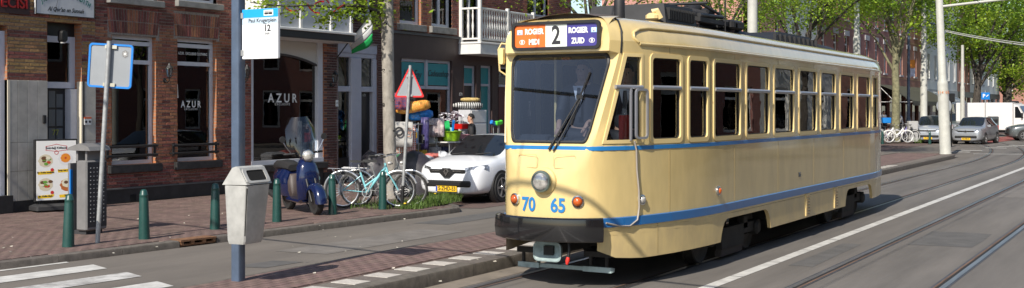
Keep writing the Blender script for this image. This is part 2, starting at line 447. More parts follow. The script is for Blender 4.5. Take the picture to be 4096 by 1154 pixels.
# ------------------------------------------------------------------ tram
cream = mat('tram_cream_paint', (.7, .535, .235), .25, var=.09, vscale=3, coat=.9, bump=.1, bscale=1.6, stretch=(1, 1, .35))
cream_d = mat('tram_cream_skirt', (.68, .52, .235), .35, var=.3, vscale=4, coat=.4, bump=.1, bscale=3, stretch=(1, 1, .5), col2=(.56, .43, .21))
cream_l = mat('tram_cream_frame', (.75, .58, .27), .35, coat=.3)
blue = mat('tram_blue_paint', (.02, .19, .48), .35, coat=.3)
blue_d = mat('tram_strip_blue', (.014, .13, .36), .3, coat=.5, bump=.25, bscale=6)
black_gl = mat('bumper_black_paint', (.008, .008, .009), .16, coat=.8)
rubber = mat('black_rubber', (.012, .012, .013), .55)
roof_m = mat('tram_roof_canvas', (.085, .07, .066), .85, var=.25, vscale=3, bump=.2)
roof_eq = mat('roof_equipment_black', (.018, .018, .02), .6, var=.3, vscale=6)
alu = mat('window_aluminium', (.45, .46, .5), .35, metal=.7)
chrome = mat('lamp_chrome', (.6, .6, .58), .18, metal=.95)
grey_green = mat('grey_green_paint', (.28, .36, .36), .55, var=.25, vscale=8, bump=.1)
under_m = mat('underframe_black', (.02, .019, .018), .8, var=.3, vscale=5)
amber = mat('amber_lens', (.55, .1, .01), .15, coat=1)
clear_l = mat('clear_lens', (.62, .6, .56), .12, metal=.35, coat=1, var=.4, vscale=14)
redp = mat('red_panel', (.62, .03, .02), .5)
red_dk = mat('ticket_machine_red', (.35, .03, .02), .45)
int_m = mat('tram_interior_cream', (.5, .43, .28), .6)
int_dk = mat('tram_interior_dark', (.03, .032, .036), .7)
seat_m = mat('tram_seat_black', (.02, .02, .022), .45)
tglass = glass('tram_window_glass', (.95, .97, .96), 1.0, 0, 1.5, wav=.03)
wglass = glass('tram_windscreen_glass', (.5, .57, .68), 1.0, 0, 1.6)
TX, TS, TL = -6.13, 11.5, 13.7
tram = thing('vintage_tram', 'cream and blue vintage tram number 7065 on route 2, standing on the rails', 'tram', (TX, TS, 0))
HP = [(0, 0), (.012, .2), (.035, .35), (.07, .46), (.12, .54), (.2, .61), (.35, .69), (.5, .755), (.75, .84), (1.0, .905), (1.4, .985), (1.8, 1.04), (2.3, 1.085), (2.8, 1.1)]
def hf(a):
    if a <= 0: return 0
    for (a0, h0), (a1, h1) in zip(HP, HP[1:]):
        if a <= a1: return h0 + (h1-h0)*(a-a0)/(a1-a0)
    return 1.1
def hinv(h):
    for (a0, h0), (a1, h1) in zip(HP, HP[1:]):
        if h <= h1: return a0 + (a1-a0)*(h-h0)/(h1-h0)
    return 2.8
def hw(a): return min(hf(a), hf(TL-a))
def interp(tab, z):
    if z <= tab[0][0]: return tab[0][1]
    for (z0, c0), (z1, c1) in zip(tab, tab[1:]):
        if z <= z1: return c0 + (c1-c0)*(z-z0)/(z1-z0)
    return tab[-1][1]
CUT = [(1.15, 0), (1.4, .025), (1.62, .11), (2.6, .415), (2.625, .42), (2.645, .29), (3.0, .31)]
def cut(z): return interp(CUT, z)
def proj(x, y, z):
    Xc = CT*x + ST*y; Yc = -ST*x + CT*y
    return CX + F*Xc/Yc
def a_px(px):                                         # length coordinate where the near side shows at pixel column px
    lo, hi = .05, 12.6
    for _ in range(50):
        m = (lo+hi)/2
        if proj(TX+hw(m), TS+m, 0) < px: lo = m
        else: hi = m
    return lo
WPX = [(2607, 2723), (2756, 2830), (2857, 2961), (2986, 3076), (3097, 3175), (3197, 3266), (3283, 3341), (3361, 3413), (3430, 3478)]
WIN = [(a_px(l), a_px(r)) for l, r in WPX]
WIN.append((WIN[-1][1]+.28, WIN[-1][1]+.78))
ZB, ZM, ZT = 1.647, 2.246, 2.596
Q1 = a_px(2566)
NF = [0, .25, .5, .7, .84, .93, 1.0]
NW = 4                                                # windscreen edge index in NF
def lines(z):                                         # list of (a, h) from nose centre to rear centre at height z
    c = cut(z); ac = max(.14, c); hc = hf(ac); L = []
    for t in NF:
        h = t*hc; L.append((max(c, hinv(h)) if t < 1 else ac, h))
    q0 = ac + .1
    for k in range(4): a = q0 + (Q1-q0)*k/3; L.append((a, hf(a)))
    for (l, r) in WIN:
        L.append((l, hw(l))); L.append(((l+r)/2, hw((l+r)/2))); L.append((r, hw(r)))
    last = WIN[-1][1]; ar = TL - .5
    for k in range(1, 5): a = last + (ar-last)*k/5; L.append((a, hw(a)))
    for t in reversed(NF):
        h = t*hf(.5); L.append((TL - (max(c, hinv(h)) if t < 1 else max(c, .5)), h))
    return L
NL = len(lines(1.0))
def offset_poly(L, d):                                 # inset outline (a,h) by d towards the inside
    if d == 0: return L
    out = []
    for i, (a, h) in enumerate(L):
        p = L[i-1] if i > 0 else (L[1][0], -L[1][1]); n = L[i+1] if i < len(L)-1 else (L[-2][0], -L[-2][1])
        ta, th = n[0]-p[0], n[1]-p[1]; ln = math.hypot(ta, th) or 1
        out.append((a + th/ln*d, max(0, h - ta/ln*d)) if 0 < i < len(L)-1 else (a + (d if i == 0 else -d), 0))
    return out
iQ0, iQ1 = len(NF), len(NF)+3
iW = [len(NF)+4+3*k for k in range(len(WIN))]
def is_hole(i, z0, z1):                                # cell between line i and i+1
    if z0 >= ZB-1e-6 and z1 <= ZT+1e-6:
        if iQ0 <= i < iQ1: return True
        for w in iW:
            if w <= i < w+2: return True
        if i < NW or i >= NL-1-NW: return True
    return False
def shell(zs, name, m, inset=0.0, holes=True):
    b = MB()
    rows = [(z, offset_poly(lines(z), inset)) for z in zs]
    for sg in (1, -1):
        vs = [(sg*h, a, z) for z, L in rows for a, h in L]; fs = []
        for r in range(len(rows)-1):
            for i in range(NL-1):
                if holes and is_hole(i, rows[r][0], rows[r+1][0]): continue
                f = (r*NL+i, r*NL+i+1, (r+1)*NL+i+1, (r+1)*NL+i)
                fs.append(f if sg > 0 else f[::-1])
        b.add(vs, fs)
    return b.build(name, m, tram, smooth=28, recalc=False)
shell([.66, .9, 1.15, 1.3, 1.45, 1.55, ZB, 1.9, ZM, 2.45, ZT, 2.622, 2.645, 2.72, 2.76], 'body_side', cream)
shell([.9, 1.3, ZB, 1.9, ZM, 2.45, ZT, 2.72], 'inner_lining', int_m, inset=.05)
# roof shoulders and canvas
RP = [(2.76, 0), (2.84, .018), (2.9, .05), (2.96, .1), (3.005, .17), (3.035, .26), (3.052, .36)]
base = lines(2.76)
rows = [(z, offset_poly(base, d)) for z, d in RP]
b = MB(); b2 = MB()
for sg in (1, -1):
    vs = [(sg*h, a, z) for z, L in rows for a, h in L]
    fs = [(r*NL+i, r*NL+i+1, (r+1)*NL+i+1, (r+1)*NL+i) for r in range(len(rows)-1) for i in range(NL-1)]
    b.add(vs, fs if sg > 0 else [f[::-1] for f in fs])
    L = rows[-1][1]
    vs = [(sg*h*k, a, 3.053 + .05*(1-k*k)) for k in (1, .6, 0) for a, h in L]
    fs = [(r*NL+i, r*NL+i+1, (r+1)*NL+i+1, (r+1)*NL+i) for r in range(2) for i in range(NL-1)]
    b2.add(vs, fs if sg > 0 else [f[::-1] for f in fs])
b.build('roof_shoulder', cream, tram, smooth=40, recalc=False)
b2.build('roof', roof_m, tram, smooth=40, recalc=False)
def side_path(a0, a1, z, off, sg=1, step=.2):
    n = max(2, int(abs(a1-a0)/step)); return [(sg*(hw(a0+(a1-a0)*k/n)+off), a0+(a1-a0)*k/n, z) for k in range(n+1)]
# beads along the roof side
for sg in (1, -1):
    b = MB(); b.tube(side_path(.72, TL-.9, 2.735, .004, sg) , .02, 8); b.build('rain_bead', cream, tram, smooth=60)
    path = side_path(.95, TL-.9, 2.925, -.055, sg)
    arc = [(sg*(hw(.72)-.0), .70, 2.755), (sg*(hw(.66)-.01), .645, 2.80), (sg*(hw(.68)-.025), .66, 2.86), (sg*(hw(.78)-.04), .77, 2.905)]
    b = MB(); b.tube(arc + path, .018, 8); b.build('roof_bead', cream, tram, smooth=60)
    seam = [(sg*(hf(.44)+.004), .44, 2.625), (sg*(hf(.45)+.004), .45, 2.75), (sg*(hf(.47)-.02), .475, 2.88), (sg*(hf(.52)-.1), .53, 2.985), (sg*(hf(.6)-.25), .68, 3.04)]
    b = MB(); b.tube(seam, .011, 6); b.build('visor_seam', rubber, tram, smooth=60)
# skirt with wheel arches
ARCH = [(a_px(2876), a_px(3087)), (a_px(3376), a_px(3496))]
ARCH = [(c-1.04, c+1.04) for c in (3.72, 10.05)]
def skirt(sg):
    b = MB()
    zs = [.32, .41, .5, .565, .6]
    def edge(a, s, z): return a + s*({.32: 0, .41: .03, .5: .08, .565: .14, .6: .25}[z])
    n = 40; vs = [(sg*hw(.16+(TL-.76)*k/n), .16+(TL-.76)*k/n, z) for z in (.6, .665) for k in range(n+1)]
    b.add(vs, [(k, k+1, n+2+k, n+1+k) for k in range(n)])
    spans = [(None, ARCH[0][0], 0, 1), (ARCH[0][1], ARCH[1][0], -1, 1), (ARCH[1][1], None, -1, 0)]
    for (l, r, sl, sr) in spans:
        rows = []
        for z in zs:
            zz = z
            a0 = edge(l, sl, z) if l else .16; a1 = edge(r, sr, z) if r else TL-.6
            row = []
            for k in range(13):
                a = a0 + (a1-a0)*k/12
                zl = z
                if l is None and z < .6: zl = max(z, interp([(.1, .47), (.38, .35), (.75, .32)], a))
                row.append((sg*hw(a), a, zl))
            rows.append(row)
        vs = [p for r_ in rows for p in r_]; n = 13
        b.add(vs, [(i*n+j, i*n+j+1, (i+1)*n+j+1, (i+1)*n+j) for i in range(len(rows)-1) for j in range(n-1)])
    for (l, r) in ARCH:                                  # flange inside the arch
        pts = [(l+d, z) for z, d in ((.32, 0), (.41, .03), (.5, .08), (.565, .14), (.6, .25))] + [(r-d, z) for z, d in ((.6, .25), (.565, .14), (.5, .08), (.41, .03), (.32, 0))]
        vs = [(sg*(hw(a)-q), a, z) for q in (0, .05) for a, z in pts]; n = len(pts)
        b.add(vs, [(j, j+1, n+j+1, n+j) for j in range(n-1)])
    return b.build('skirt', cream_d, tram, smooth=30)
skirt(1); skirt(-1)
# floor, bulkhead, underframe
b = MB(); L = offset_poly(lines(.9), .07)
b.add([(h, a, .84) for a, h in L] + [(-h, a, .84) for a, h in reversed(L)], [tuple(range(2*len(L)))]); b.build('floor', int_dk, tram)
b = MB(); L = offset_poly(lines(2.72), .08)
b.add([(h, a, 2.735) for a, h in L] + [(-h, a, 2.735) for a, h in reversed(L)], [tuple(range(2*len(L)))]); b.build('ceiling', int_m, tram)
b = MB(); b.box((0, TL/2, .72), (1.5, TL-1.6, .2)); b.box((0, 6.9, .5), (1.7, 2.6, .3)); b.box((0, 1.55, .5), (1.3, 1.1, .22)); b.build('underframe', under_m, tram)
# stripes
def strip(name, z0, z1, a0, a1, t, m, nose=False):
    objs = []
    for sg in ((0,) if nose else (1, -1)):
        if nose:
            fine = [x for x, _ in HP if x < a1] + [a1]
            half = [(a, hw(a)) for a in fine]
            zc = (z0+z1)/2; c = cut(zc)
            poly = [(-h, max(a, c)) for a, h in reversed(half)] + [(h, max(a, c)) for a, h in half[1:]]
        else:
            n = max(3, int((a1-a0)/.25)); poly = [(sg*hw(a0+(a1-a0)*k/n), a0+(a1-a0)*k/n) for k in range(n+1)]
        N = len(poly); nr = []
        for i in range(N):
            p, q = poly[max(0, i-1)], poly[min(N-1, i+1)]; tx, ty = q[0]-p[0], q[1]-p[1]; ln = math.hypot(tx, ty)
            nx, ny = ty/ln, -tx/ln
            if not nose and nx*sg < 0: nx, ny = -nx, -ny
            nr.append((nx, ny))
        rings = []
        for (p, n_) in zip(poly, nr):
            rings.append([(p[0]-n_[0]*.004, p[1]-n_[1]*.004, z0), (p[0]+n_[0]*t, p[1]+n_[1]*t, z0+min(.01, t)), (p[0]+n_[0]*t, p[1]+n_[1]*t, z1-min(.01, t)), (p[0]-n_[0]*.004, p[1]-n_[1]*.004, z1)])
        b = MB(); b.loft(rings, True, True); objs.append(b.build(name, m, tram, smooth=35))
    return objs
strip('waist_stripe', 1.538, 1.59, .5, TL-.6, .005, blue)
strip('waist_stripe', 1.538, 1.59, 0, .5, .006, blue, nose=True)
for (a0, a1) in ((.17, .47), (.478, .72), (.728, 1.3), (1.302, 3.2), (3.202, 7.0), (7.002, TL-.55)): strip('rubbing_strip', .69, .802, a0, a1, .02, blue_d)
# windows
def side_frame_matrix(a0, a1, z, sg=1):
    p0 = Vector((sg*hw(a0), a0, z)); p1 = Vector((sg*hw(a1), a1, z)); ax = (p1-p0)
    o = (p0+p1)/2
    ax = ax if sg > 0 else -ax
    return frame(o, ax, (0, 0, 1)), ax.length           # local z points outwards
for sg in (1, -1):
    for (l, r) in WIN:
        M, w = side_frame_matrix(l, r, (ZB+ZT)/2, sg); h = ZT-ZB
        fr = link('side_window', None, tram)
        b = MB(M); b.ring2(rrect(w+.075, h+.085, .075), rrect(w-.02, h-.02, .05), None, -.05, .011); b.build('window_frame', cream_l, fr, smooth=40)
        b = MB(M); b.ring2(rrect(w-.02, h-.02, .05), rrect(w-.045, h-.045, .045), None, -.06, -.012); b.build('window_seal', rubber, fr)
        zr = ZM - (ZB+ZT)/2
        b = MB(M); b.tube([(-w/2+.01, zr, .0), (w/2-.01, zr, .0)], .026, 8); b.build('mid_rail', alu, fr, smooth=60)
        b = MB(M); b.box((0, (zr-h/2)/2, -.03), (w-.02, zr+h/2-.02, .006)); b.build('pane', tglass, fr)
        b = MB(M); b.box((0, (zr+h/2)/2, -.022), (w-.02, h/2-zr-.02, .006)); b.build('pane', tglass, fr)
    # slanted quarter window beside the windscreen
    zb, zt = ZB, ZT
    q = []
    for z in (zb, zt):
        ac = max(.14, cut(z)); q.append((ac+.1, z))
    outl = [(q[0][0], zb), (Q1, zb), (Q1, zt), (q[1][0], zt)]
    def P(a, z, off): return Vector((sg*(hw(a)+off*.93), a-off*.35, z))
    def grow(pts, d):                                   # outline moved outwards by d
        return [(pts[0][0]-d*1.1, zb-d), (pts[1][0]+d, zb-d), (pts[2][0]+d, zt+d), (pts[3][0]-d*1.1, zt+d)]
    def ringpts(pts, off):
        out = []
        for i in range(4):
            p, n_ = pts[i], pts[(i+1) % 4]
            for k in range(4): out.append(tuple(P(p[0]+(n_[0]-p[0])*k/4, p[1]+(n_[1]-p[1])*k/4, off)))
        return out
    qw = link('quarter_window', None, tram)
    b = MB(); b.loft([ringpts(grow(outl, -.01), -.03), ringpts(grow(outl, -.01), .01), ringpts(grow(outl, .03), .008), ringpts(grow(outl, .03), -.02)], True, False); b.build('window_frame', cream_l, qw, smooth=30)
    b = MB(); n = 6
    vs = []
    for z, a0 in ((zb, q[0][0]), (zt, q[1][0])): vs += [tuple(P(a0+(Q1-a0)*k/n, z, -.02)) for k in range(n+1)]
    b.add(vs, [(k, k+1, n+2+k, n+1+k) for k in range(n)]); b.build('pane', tglass, qw, recalc=False)
    if sg > 0:
        al = a_px(2520)
        b = MB(); b.tube([P(al-.22+.0, ZM, .012), P(Q1, ZM, .012)], .024, 8)
        b.tube([P(al, zb+.0, .012), P(al, ZM, .012)], .018, 6); b.build('pane_rail', alu, qw, smooth=60)
        M2 = frame(P((al+Q1)/2+.05, (zb+ZM)/2, .045), P(Q1, 0, 0)-P(al, 0, 0), (0, 0, 1))
        wq = (P(Q1, 0, 0)-P(al, 0, 0)).length+.02
        b = MB(M2); b.ring2(rrect(wq, ZM-zb-.03, .05), rrect(wq-.05, ZM-zb-.08, .03), None, -.012, .012); b.build('opening_pane_frame', alu, qw, smooth=40)
# windscreens: glass, rubber seal (front and rear)
def ws_point(u, z, front=True, off=0.0):                # u -1..1 across
    c = cut(z); half = NF[NW]*hf(max(.14, c)); y = c
    d = Vector((0, -1, .31)).normalized()
    p = Vector((u*half, y, z)) + d*off
    if not front: p.y = TL - p.y
    return p
def ws_ring(k, off, r=.16):                             # rounded trapezoid at scale k
    zb, zt = ZB-.0, ZT-.0; out = []
    zc, hz = (zb+zt)/2, (zt-zb)/2*k
    for (u, v) in rrect(2*k, 2*hz, r, 5):
        out.append((u, zc+v))
    return out
for front in (True, False):
    ws = link('windscreen' if front else 'rear_window', None, tram)
    def ring(grow, off): return [tuple(ws_point(u*(1+grow), zc_+(z-zc_)*(1+grow), front, off)) for (u, z) in base_r]
    zc_ = (ZB+ZT)/2
    base_r = [(u, zc_+v) for (u, v) in rrect(2, ZT-ZB, .13, 5)]
    b = MB(); b.loft([ring(.06, -.02), ring(.06, .012), ring(.045, .02), ring(.015, .02), ring(.0, .008), ring(0, -.02)], True, False); b.build('seal', rubber, ws, smooth=40)
    cr = link('corner_filler', None) if False else None
    n = len(base_r); b = MB(); sq = []
    for (u, v) in rrect(2, ZT-ZB, .13, 5):              # body coloured filler from square hole to rounded seal
        m_ = max(abs(u)/1.0, abs(v)/((ZT-ZB)/2)); sq.append((u/m_*1.02, zc_+v/m_*1.02))
    b.loft([[tuple(ws_point(u, z, front, .002)) for u, z in sq], ring(.03, .002)], True, False); b.build('corner_plate', cream, ws)
    b = MB(); b.add([tuple(ws_point(u, z, front, .004)) for u, z in base_r], [tuple(range(n))]); b.build('pane', wglass, ws)
# wiper laid on the glass plane
wo = ws_point(0, ZB) + Vector((TX, TS, 0)); wn = Vector((0, -1, .31)).normalized()
def wp(x, y, off=.03): return onplane(x, y, wo + wn*off, wn) - Vector((TX, TS, 0))
wip = link('wiper', None, tram)
b = MB(); b.tube([wp(2195, 600), wp(2215, 565), wp(2320, 385)], [.016, .014, .009], 6); b.tube([wp(2212, 605), wp(2240, 560), wp(2325, 395)], [.012, .009, .007], 6); b.build('wiper_arm', rubber, wip, smooth=60)
b = MB(); b.tube([wp(2283, 500, .018), wp(2318, 392, .018), wp(2360, 290, .018)], .011, 6); b.build('wiper_blade', rubber, wip, smooth=60)
b = MB(); b.box(wp(2318, 388), (.07, .03, .04)); b.build('wiper_joint', rubber, wip)
# destination sign
sg_o = Vector((0, .29, 2.83)); SM = frame(sg_o + Vector((0, -.012, 0)), (1, 0, 0), (0, -.0, 1))  # local z = -y (outwards)
sign = link('destination_sign', None, tram)
W_, H_ = 1.12, .325
b = MB(SM); b.ring2(rrect(W_, H_, .06, 5), rrect(W_-.07, H_-.07, .035, 5), None, -.02, .022); b.build('sign_frame', rubber, sign, smooth=40)
s_or = mat('sign_orange', (.86, .16, .025), .4); s_wh = mat('sign_white', (.72, .76, .72), .4); s_bl = mat('sign_violet_blue', (.055, .045, .24), .4)
wht = mat('lettering_white', (.82, .82, .8), .5); blk = mat('lettering_black', (.025, .025, .028), .5); lblu = mat('sign_pale_blue', (.35, .55, .78), .5)
w2, h2 = W_-.06, H_-.06
xs = [-w2/2, -w2/2+w2*.377, -w2/2+w2*.635, w2/2]
for (i, m_) in enumerate((s_or, s_wh, s_bl)):
    b = MB(SM); b.box(((xs[i]+xs[i+1])/2, 0, -.004), (xs[i+1]-xs[i]-.001, h2, .008)); b.build('sign_field', m_, sign)
def stx(body, x, y, size, m_, sx=.8, bold=.004): return text('sign_lettering', body, size, m_, sign, SM @ T(x, y, .002), sx=sx, bold=bold)
stx('ROGIER', xs[0]+.255, .05, .085, wht); stx('MIDI', xs[0]+.255, -.068, .085, wht)
stx('2', (xs[1]+xs[2])/2, -.005, .29, blk, .8, .006)
stx('ROGIER', xs[2]+.14, .05, .085, wht); stx('ZUID', xs[2]+.14, -.068, .085, wht)
for (x, y) in ((xs[0]+.07, .047), (xs[3]-.05, .05)):
    b = MB(SM); b.box((x, y, .001), (.07, .055, .003)); b.build('metro_mark', lblu, sign); text('sign_lettering', 'M', .06, wht, sign, SM @ T(x, y, .0036), bold=.003)
for (x, y) in ((xs[0]+.1, -.066), (xs[3]-.075, -.066)):
    b = MB(SM); b.ring2([(x+.036*math.cos(t*PI/10), y+.028*math.sin(t*PI/10)) for t in range(20)], [(x+.03*math.cos(t*PI/10), y+.022*math.sin(t*PI/10)) for t in range(20)], None, 0, .003); b.build('rail_mark', wht, sign)
    text('sign_lettering', 'B', .045, wht, sign, SM @ T(x, y, .002), bold=.002)
# nose details
def nose_pt(x, z, off=0.0):
    a = max(cut(z), hinv(abs(x))); e = .01
    h0, h1 = hinv(abs(x)+e), hinv(max(0, abs(x)-e)); sl = (h0-h1)/(2*e)*(1 if x > 0 else -1)
    n = Vector((sl, -1, 0)).normalized(); return Vector((x, a, z)) + n*off, n
def nose_frame(x, z, off=0.0):
    p, n = nose_pt(x, z, off); return frame(p, Vector((-n.y, n.x, 0)), (0, 0, 1))
hl = link('headlight', None, tram); M = nose_frame(0, 1.2)
b = MB(M); b.lathe([(.155, -.02), (.15, .015), (.125, .035), (.125, .05)], 28); b.build('lamp_bowl', cream, hl, smooth=40)
b = MB(M); b.lathe([(.118, .03), (.124, .075), (.116, .09), (.1, .092), (.1, .06)], 28, cap=False); b.build('lamp_ring', mat('lamp_ring_green_grey', (.16, .2, .18), .3, metal=.6), hl, smooth=40)
b = MB(M); b.lathe([(.1, .075), (.09, .098), (.06, .113), (.02, .119)], 24); b.build('lens', clear_l, hl, smooth=60)
for x in (-.385, .395):
    M = nose_frame(x, .985); li = link('indicator_lamp', None, tram)
    b = MB(M); b.lathe([(.068, -.01), (.068, .02), (.055, .028), (.05, .012)], 20, cap=False); b.build('lamp_ring', chrome, li, smooth=40)
    b = MB(M); b.lathe([(.052, .005), (.05, .025), (.035, .05), (.01, .058)], 18); b.build('lens', amber, li, smooth=60)
for (px, lens) in ((2565, clear_l), (2871, amber)):
    a = a_px(px); e = .05; tx = Vector((hw(a+e)-hw(a-e), 2*e, 0)).normalized(); M = frame((hw(a), a, .975), tx, (0, 0, 1)); li = link('side_lamp', None, tram)
    b = MB(M); b.lathe([(.062, -.01), (.06, .02), (.045, .03)], 18); b.build('lamp_ring', chrome, li, smooth=40)
    b = MB(M); b.lathe([(.042, .02), (.036, .042), (.01, .05)], 16); b.build('lens', lens, li, smooth=60)
for (s, x) in (('70', -.2), ('65', .17)):
    M = nose_frame(x, .93, .004); text('number', s, .215, blue, tram, M, bold=.006, sx=.86)
for x in (-.22, .24):                                   # faint access hatches
    M = nose_frame(x, 1.42, .003); b = MB(M); b.ring2(rrect(.26, .15, .03), rrect(.25, .14, .027), None, 0, .002); b.build('hatch', mat('hatch_edge', (.6, .44, .18), .4) if 'hatch_edge' not in MATS else MATS['hatch_edge'], tram)
seam_m = mat('panel_seam_brown', (.3, .22, .09), .6)  # darker brown tone for the seam lines and rivet heads
for a in (1.3, 3.2, 5.1, 7.0, 8.9, 10.8):
    for (z0, z1) in ((.81, 1.535), (2.61, 2.71)): b = MB(); b.box((hw(a)+.0005, a, (z0+z1)/2), (.003, .007, z1-z0)); b.build('panel_seam', seam_m, tram)
for k in range(14): b = MB(); b.box((hw(1.05)+.002, 1.05, .36+.025*k), (.006, .008, .008)); b.build('rivet', seam_m, tram)
# bumper
b = MB(); rings = []
for k in range(17):
    u = -1 + k/8; x = .68*u; y = -.17 + .27*abs(u)**2.4
    dx, dy = .68, .27*2.4*abs(u)**1.4*(1 if u > 0 else -1); ln = math.hypot(dx, dy); nx, ny = dy/ln, -dx/ln
    rings.append([(x+nx*o, y+ny*o, z) for o, z in ((-.06, .56), (-.02, .545), (.0, .56), (.012, .68), (.0, .795), (-.02, .812), (-.06, .812))])
b.loft(rings, True, True); b.build('bumper', black_gl, tram, smooth=40)
b = MB()
for x in (-.4, .4): b.box((x, .08, .66), (.1, .3, .1))
b.build('bumper_bracket', under_m, tram)
# coupler, lifeguard, hose
b = MB(frame((0, .07, .41), (1, 0, 0), (0, 0, 1))); b.loft([[(x*.75, y*.7, -.12) for x, y in rrect(.35, .22, .06)], [(x, y, .0) for x, y in rrect(.35, .22, .06)], [(x*.93, y*.9, .004) for x, y in rrect(.35, .22, .06)], [(x*.5, y*.35+.02, -.07) for x, y in rrect(.35, .22, .06)]], True, True); b.build('coupler', grey_green, tram, smooth=40)
b = MB(); b.box((0, .55, .42), (.12, .9, .1)); b.build('drawbar', under_m, tram)
b = MB(); b.box((.0, .52, .19), (1.22, .04, .045)); b.build('lifeguard_bar', grey_green, tram)
for (x, w) in ((.42, .36), (-.46, .28)): b = MB(); b.box((x, .495, .19), (w, .03, .06)); b.build('lifeguard_plate', grey_green, tram)
for x in (-.45, .42): b = MB(); b.box((x-.1, .53, .27), (.03, .03, .14)); b.box((x+.1, .53, .27), (.03, .03, .14)); b.box((x, .53, .36), (.34, .08, .06)); b.build('lifeguard_hanger', under_m, tram)
b = MB(); b.tube([(.24, .1, .6), (.28, .06, .55), (.29, .05, .45), (.28, .04, .36)], .018, 8); b.build('brake_hose', rubber, tram, smooth=60)
b = MB(); b.tube([(.28, .04, .37), (.275, .035, .33), (.27, .03, .29)], [.02, .026, .014], 8); b.build('hose_cap', redp, tram, smooth=60)
# cable hanging down the side
cab = []
for (px, y) in ((2528, 566), (2536, 600), (2538, 680), (2546, 760), (2547, 830), (2540, 880), (2510, 905), (2470, 905), (2415, 893)):
    a = a_px(px); Yc = -ST*(TX+hw(a)) + CT*(TS+a); cab.append((hw(a)+.03, a, CAMH-(y-HY)*Yc/F))
b = MB(); b.tube(cab, .011, 6); b.build('cable', mat('cable_grey', (.3, .27, .24), .5), tram, smooth=60)
# bogies
wheel_m = mat('wheel_steel', (.035, .032, .03), .6, metal=.3, var=.3, vscale=9)
for ca in (3.72, 10.05):
    bg_ = link('bogie', None, tram)
    b = MB()
    for x in (-.86, .86): b.box((x, ca, .36), (.1, 2.3, .14)); b.box((x, ca, .22), (.08, .9, .14)); b.box((x, ca-.5, .44), (.1, .16, .16)); b.box((x, ca+.5, .44), (.1, .16, .16))
    b.box((0, ca, .42), (1.5, .3, .2)); b.build('bogie_frame', under_m, bg_)
    for x in (-.84, .84): b = MB(); b.box((x, ca, .1), (.09, .85, .09)); b.build('track_brake', mat('brake_shoe', (.045, .036, .032), .8) if 'brake_shoe' not in MATS else MATS['brake_shoe'], bg_)
    for da in (-.915, .915):
        for sg in (-1, 1):
            M = T(sg*.72, ca+da, .335) @ RY(sg*PI/2)
            b = MB(M); b.lathe([(.07, -.09), (.34, -.085), (.345, -.06), (.325, -.055), (.32, .05), (.3, .06), (.25, .035), (.12, .03), (.1, .09), (.05, .1)], 28); b.build('wheel', wheel_m, bg_, smooth=35)
            b = MB(M); b.lathe([(.1, .1), (.1, .22), (.07, .25)], 12); b.build('axle_box', under_m, bg_, smooth=40)
# louvres and small number on the skirt
for px in (3229, 3342):
    a = a_px(px); lv = link('louvre', None, tram)
    b = MB(); b.box((hw(a)+.006, a, .515), (.012, .2, .34)); b.build('louvre_plate', cream_l, lv)
    for k in range(7):
        b = MB(T(hw(a)+.014, a, .375+.046*k) @ RY(R(30))); b.box((0, 0, 0), (.03, .16, .006)); b.build('louvre_slat', mat('louvre_brown', (.2, .13, .05), .5) if 'louvre_brown' not in MATS else MATS['louvre_brown'], lv)
a = a_px(3198); text('fleet_number', '7065', .1, mat('number_dark_blue', (.05, .07, .1), .5), tram, frame((hw(a)+.003, a, 1.0), (0, 1, 0), (0, 0, 1)), sx=.7)
# mirror on the far front pillar
mi = link('mirror', None, tram)
b = MB(); b.tube([(-.7, .5, 2.75), (-.8, .44, 2.77), (-.83, .42, 2.7), (-.82, .43, 2.45), (-.73, .48, 2.38)], .012, 6); b.build('mirror_arm', cream_l, mi, smooth=60)
b = MB(T(-.79, .44, 2.62)); b.loft([[(x, 0.02, y) for x, y in rrect(.06, .2, .025)], [(x*.9, -.03, y*.95) for x, y in rrect(.06, .2, .025)]], True, True); b.build('mirror_head', cream_l, mi, smooth=40)
# roof equipment
def ribbox(name, a0, a1, wd, z0, z1, nr, taper=.06):
    e = link(name, None, tram)
    b = MB(); b.loft([[(-wd/2, a0, z0), (wd/2, a0, z0), (wd/2-.05, a0+taper, z1), (-wd/2+.05, a0+taper, z1)], [(-wd/2, a1, z0), (wd/2, a1, z0), (wd/2-.05, a1-taper, z1), (-wd/2+.05, a1-taper, z1)]], True, True); b.build('casing', roof_eq, e, smooth=30)
    for k in range(nr):
        a = a0 + .12 + (a1-a0-.24)*k/max(1, nr-1)
        b = MB(); b.box((wd/2-.015, a, (z0+z1)/2), (.05, .02, (z1-z0)*.6), None); b.build('rib', rubber, e)
    return e
ribbox('resistor_box', 2.2, 3.3, 1.1, 3.08, 3.33, 16)
rb = MB(); rb.lathe([(.068, 0), (.068, .26), (.06, .28)], 18, T(.12, 1.75, 3.07)); rb.build('roof_vent', roof_eq, tram, smooth=40)
b = MB(); b.box((.45, 2.05, 3.14), (.16, .2, .1), None, .03); b.tube([(.45, 2.0, 3.2), (.5, 2.02, 3.22), (.54, 2.05, 3.12)], .04, 8); b.build('roof_hook', cream_l, tram, smooth=40)
pan = link('pantograph', None, tram)
ins_m = mat('insulator_brown', (.07, .05, .05), .35)
for y in (3.45, 4.9):
    for x in (-.45, .45): b = MB(); b.lathe([(.05, 0), (.075, .03), (.05, .05), (.075, .08), (.05, .1), (.07, .13)], 12, T(x, y, 3.06)); b.build('insulator', ins_m, pan, smooth=40)
b = MB(); b.box((0, 3.45, 3.21), (1.1, .07, .06)); b.box((0, 4.9, 3.21), (1.1, .07, .06)); b.box((-.45, 4.2, 3.22), (.07, 1.5, .06)); b.box((.45, 4.2, 3.22), (.07, 1.5, .06)); b.build('base_frame', roof_eq, pan)
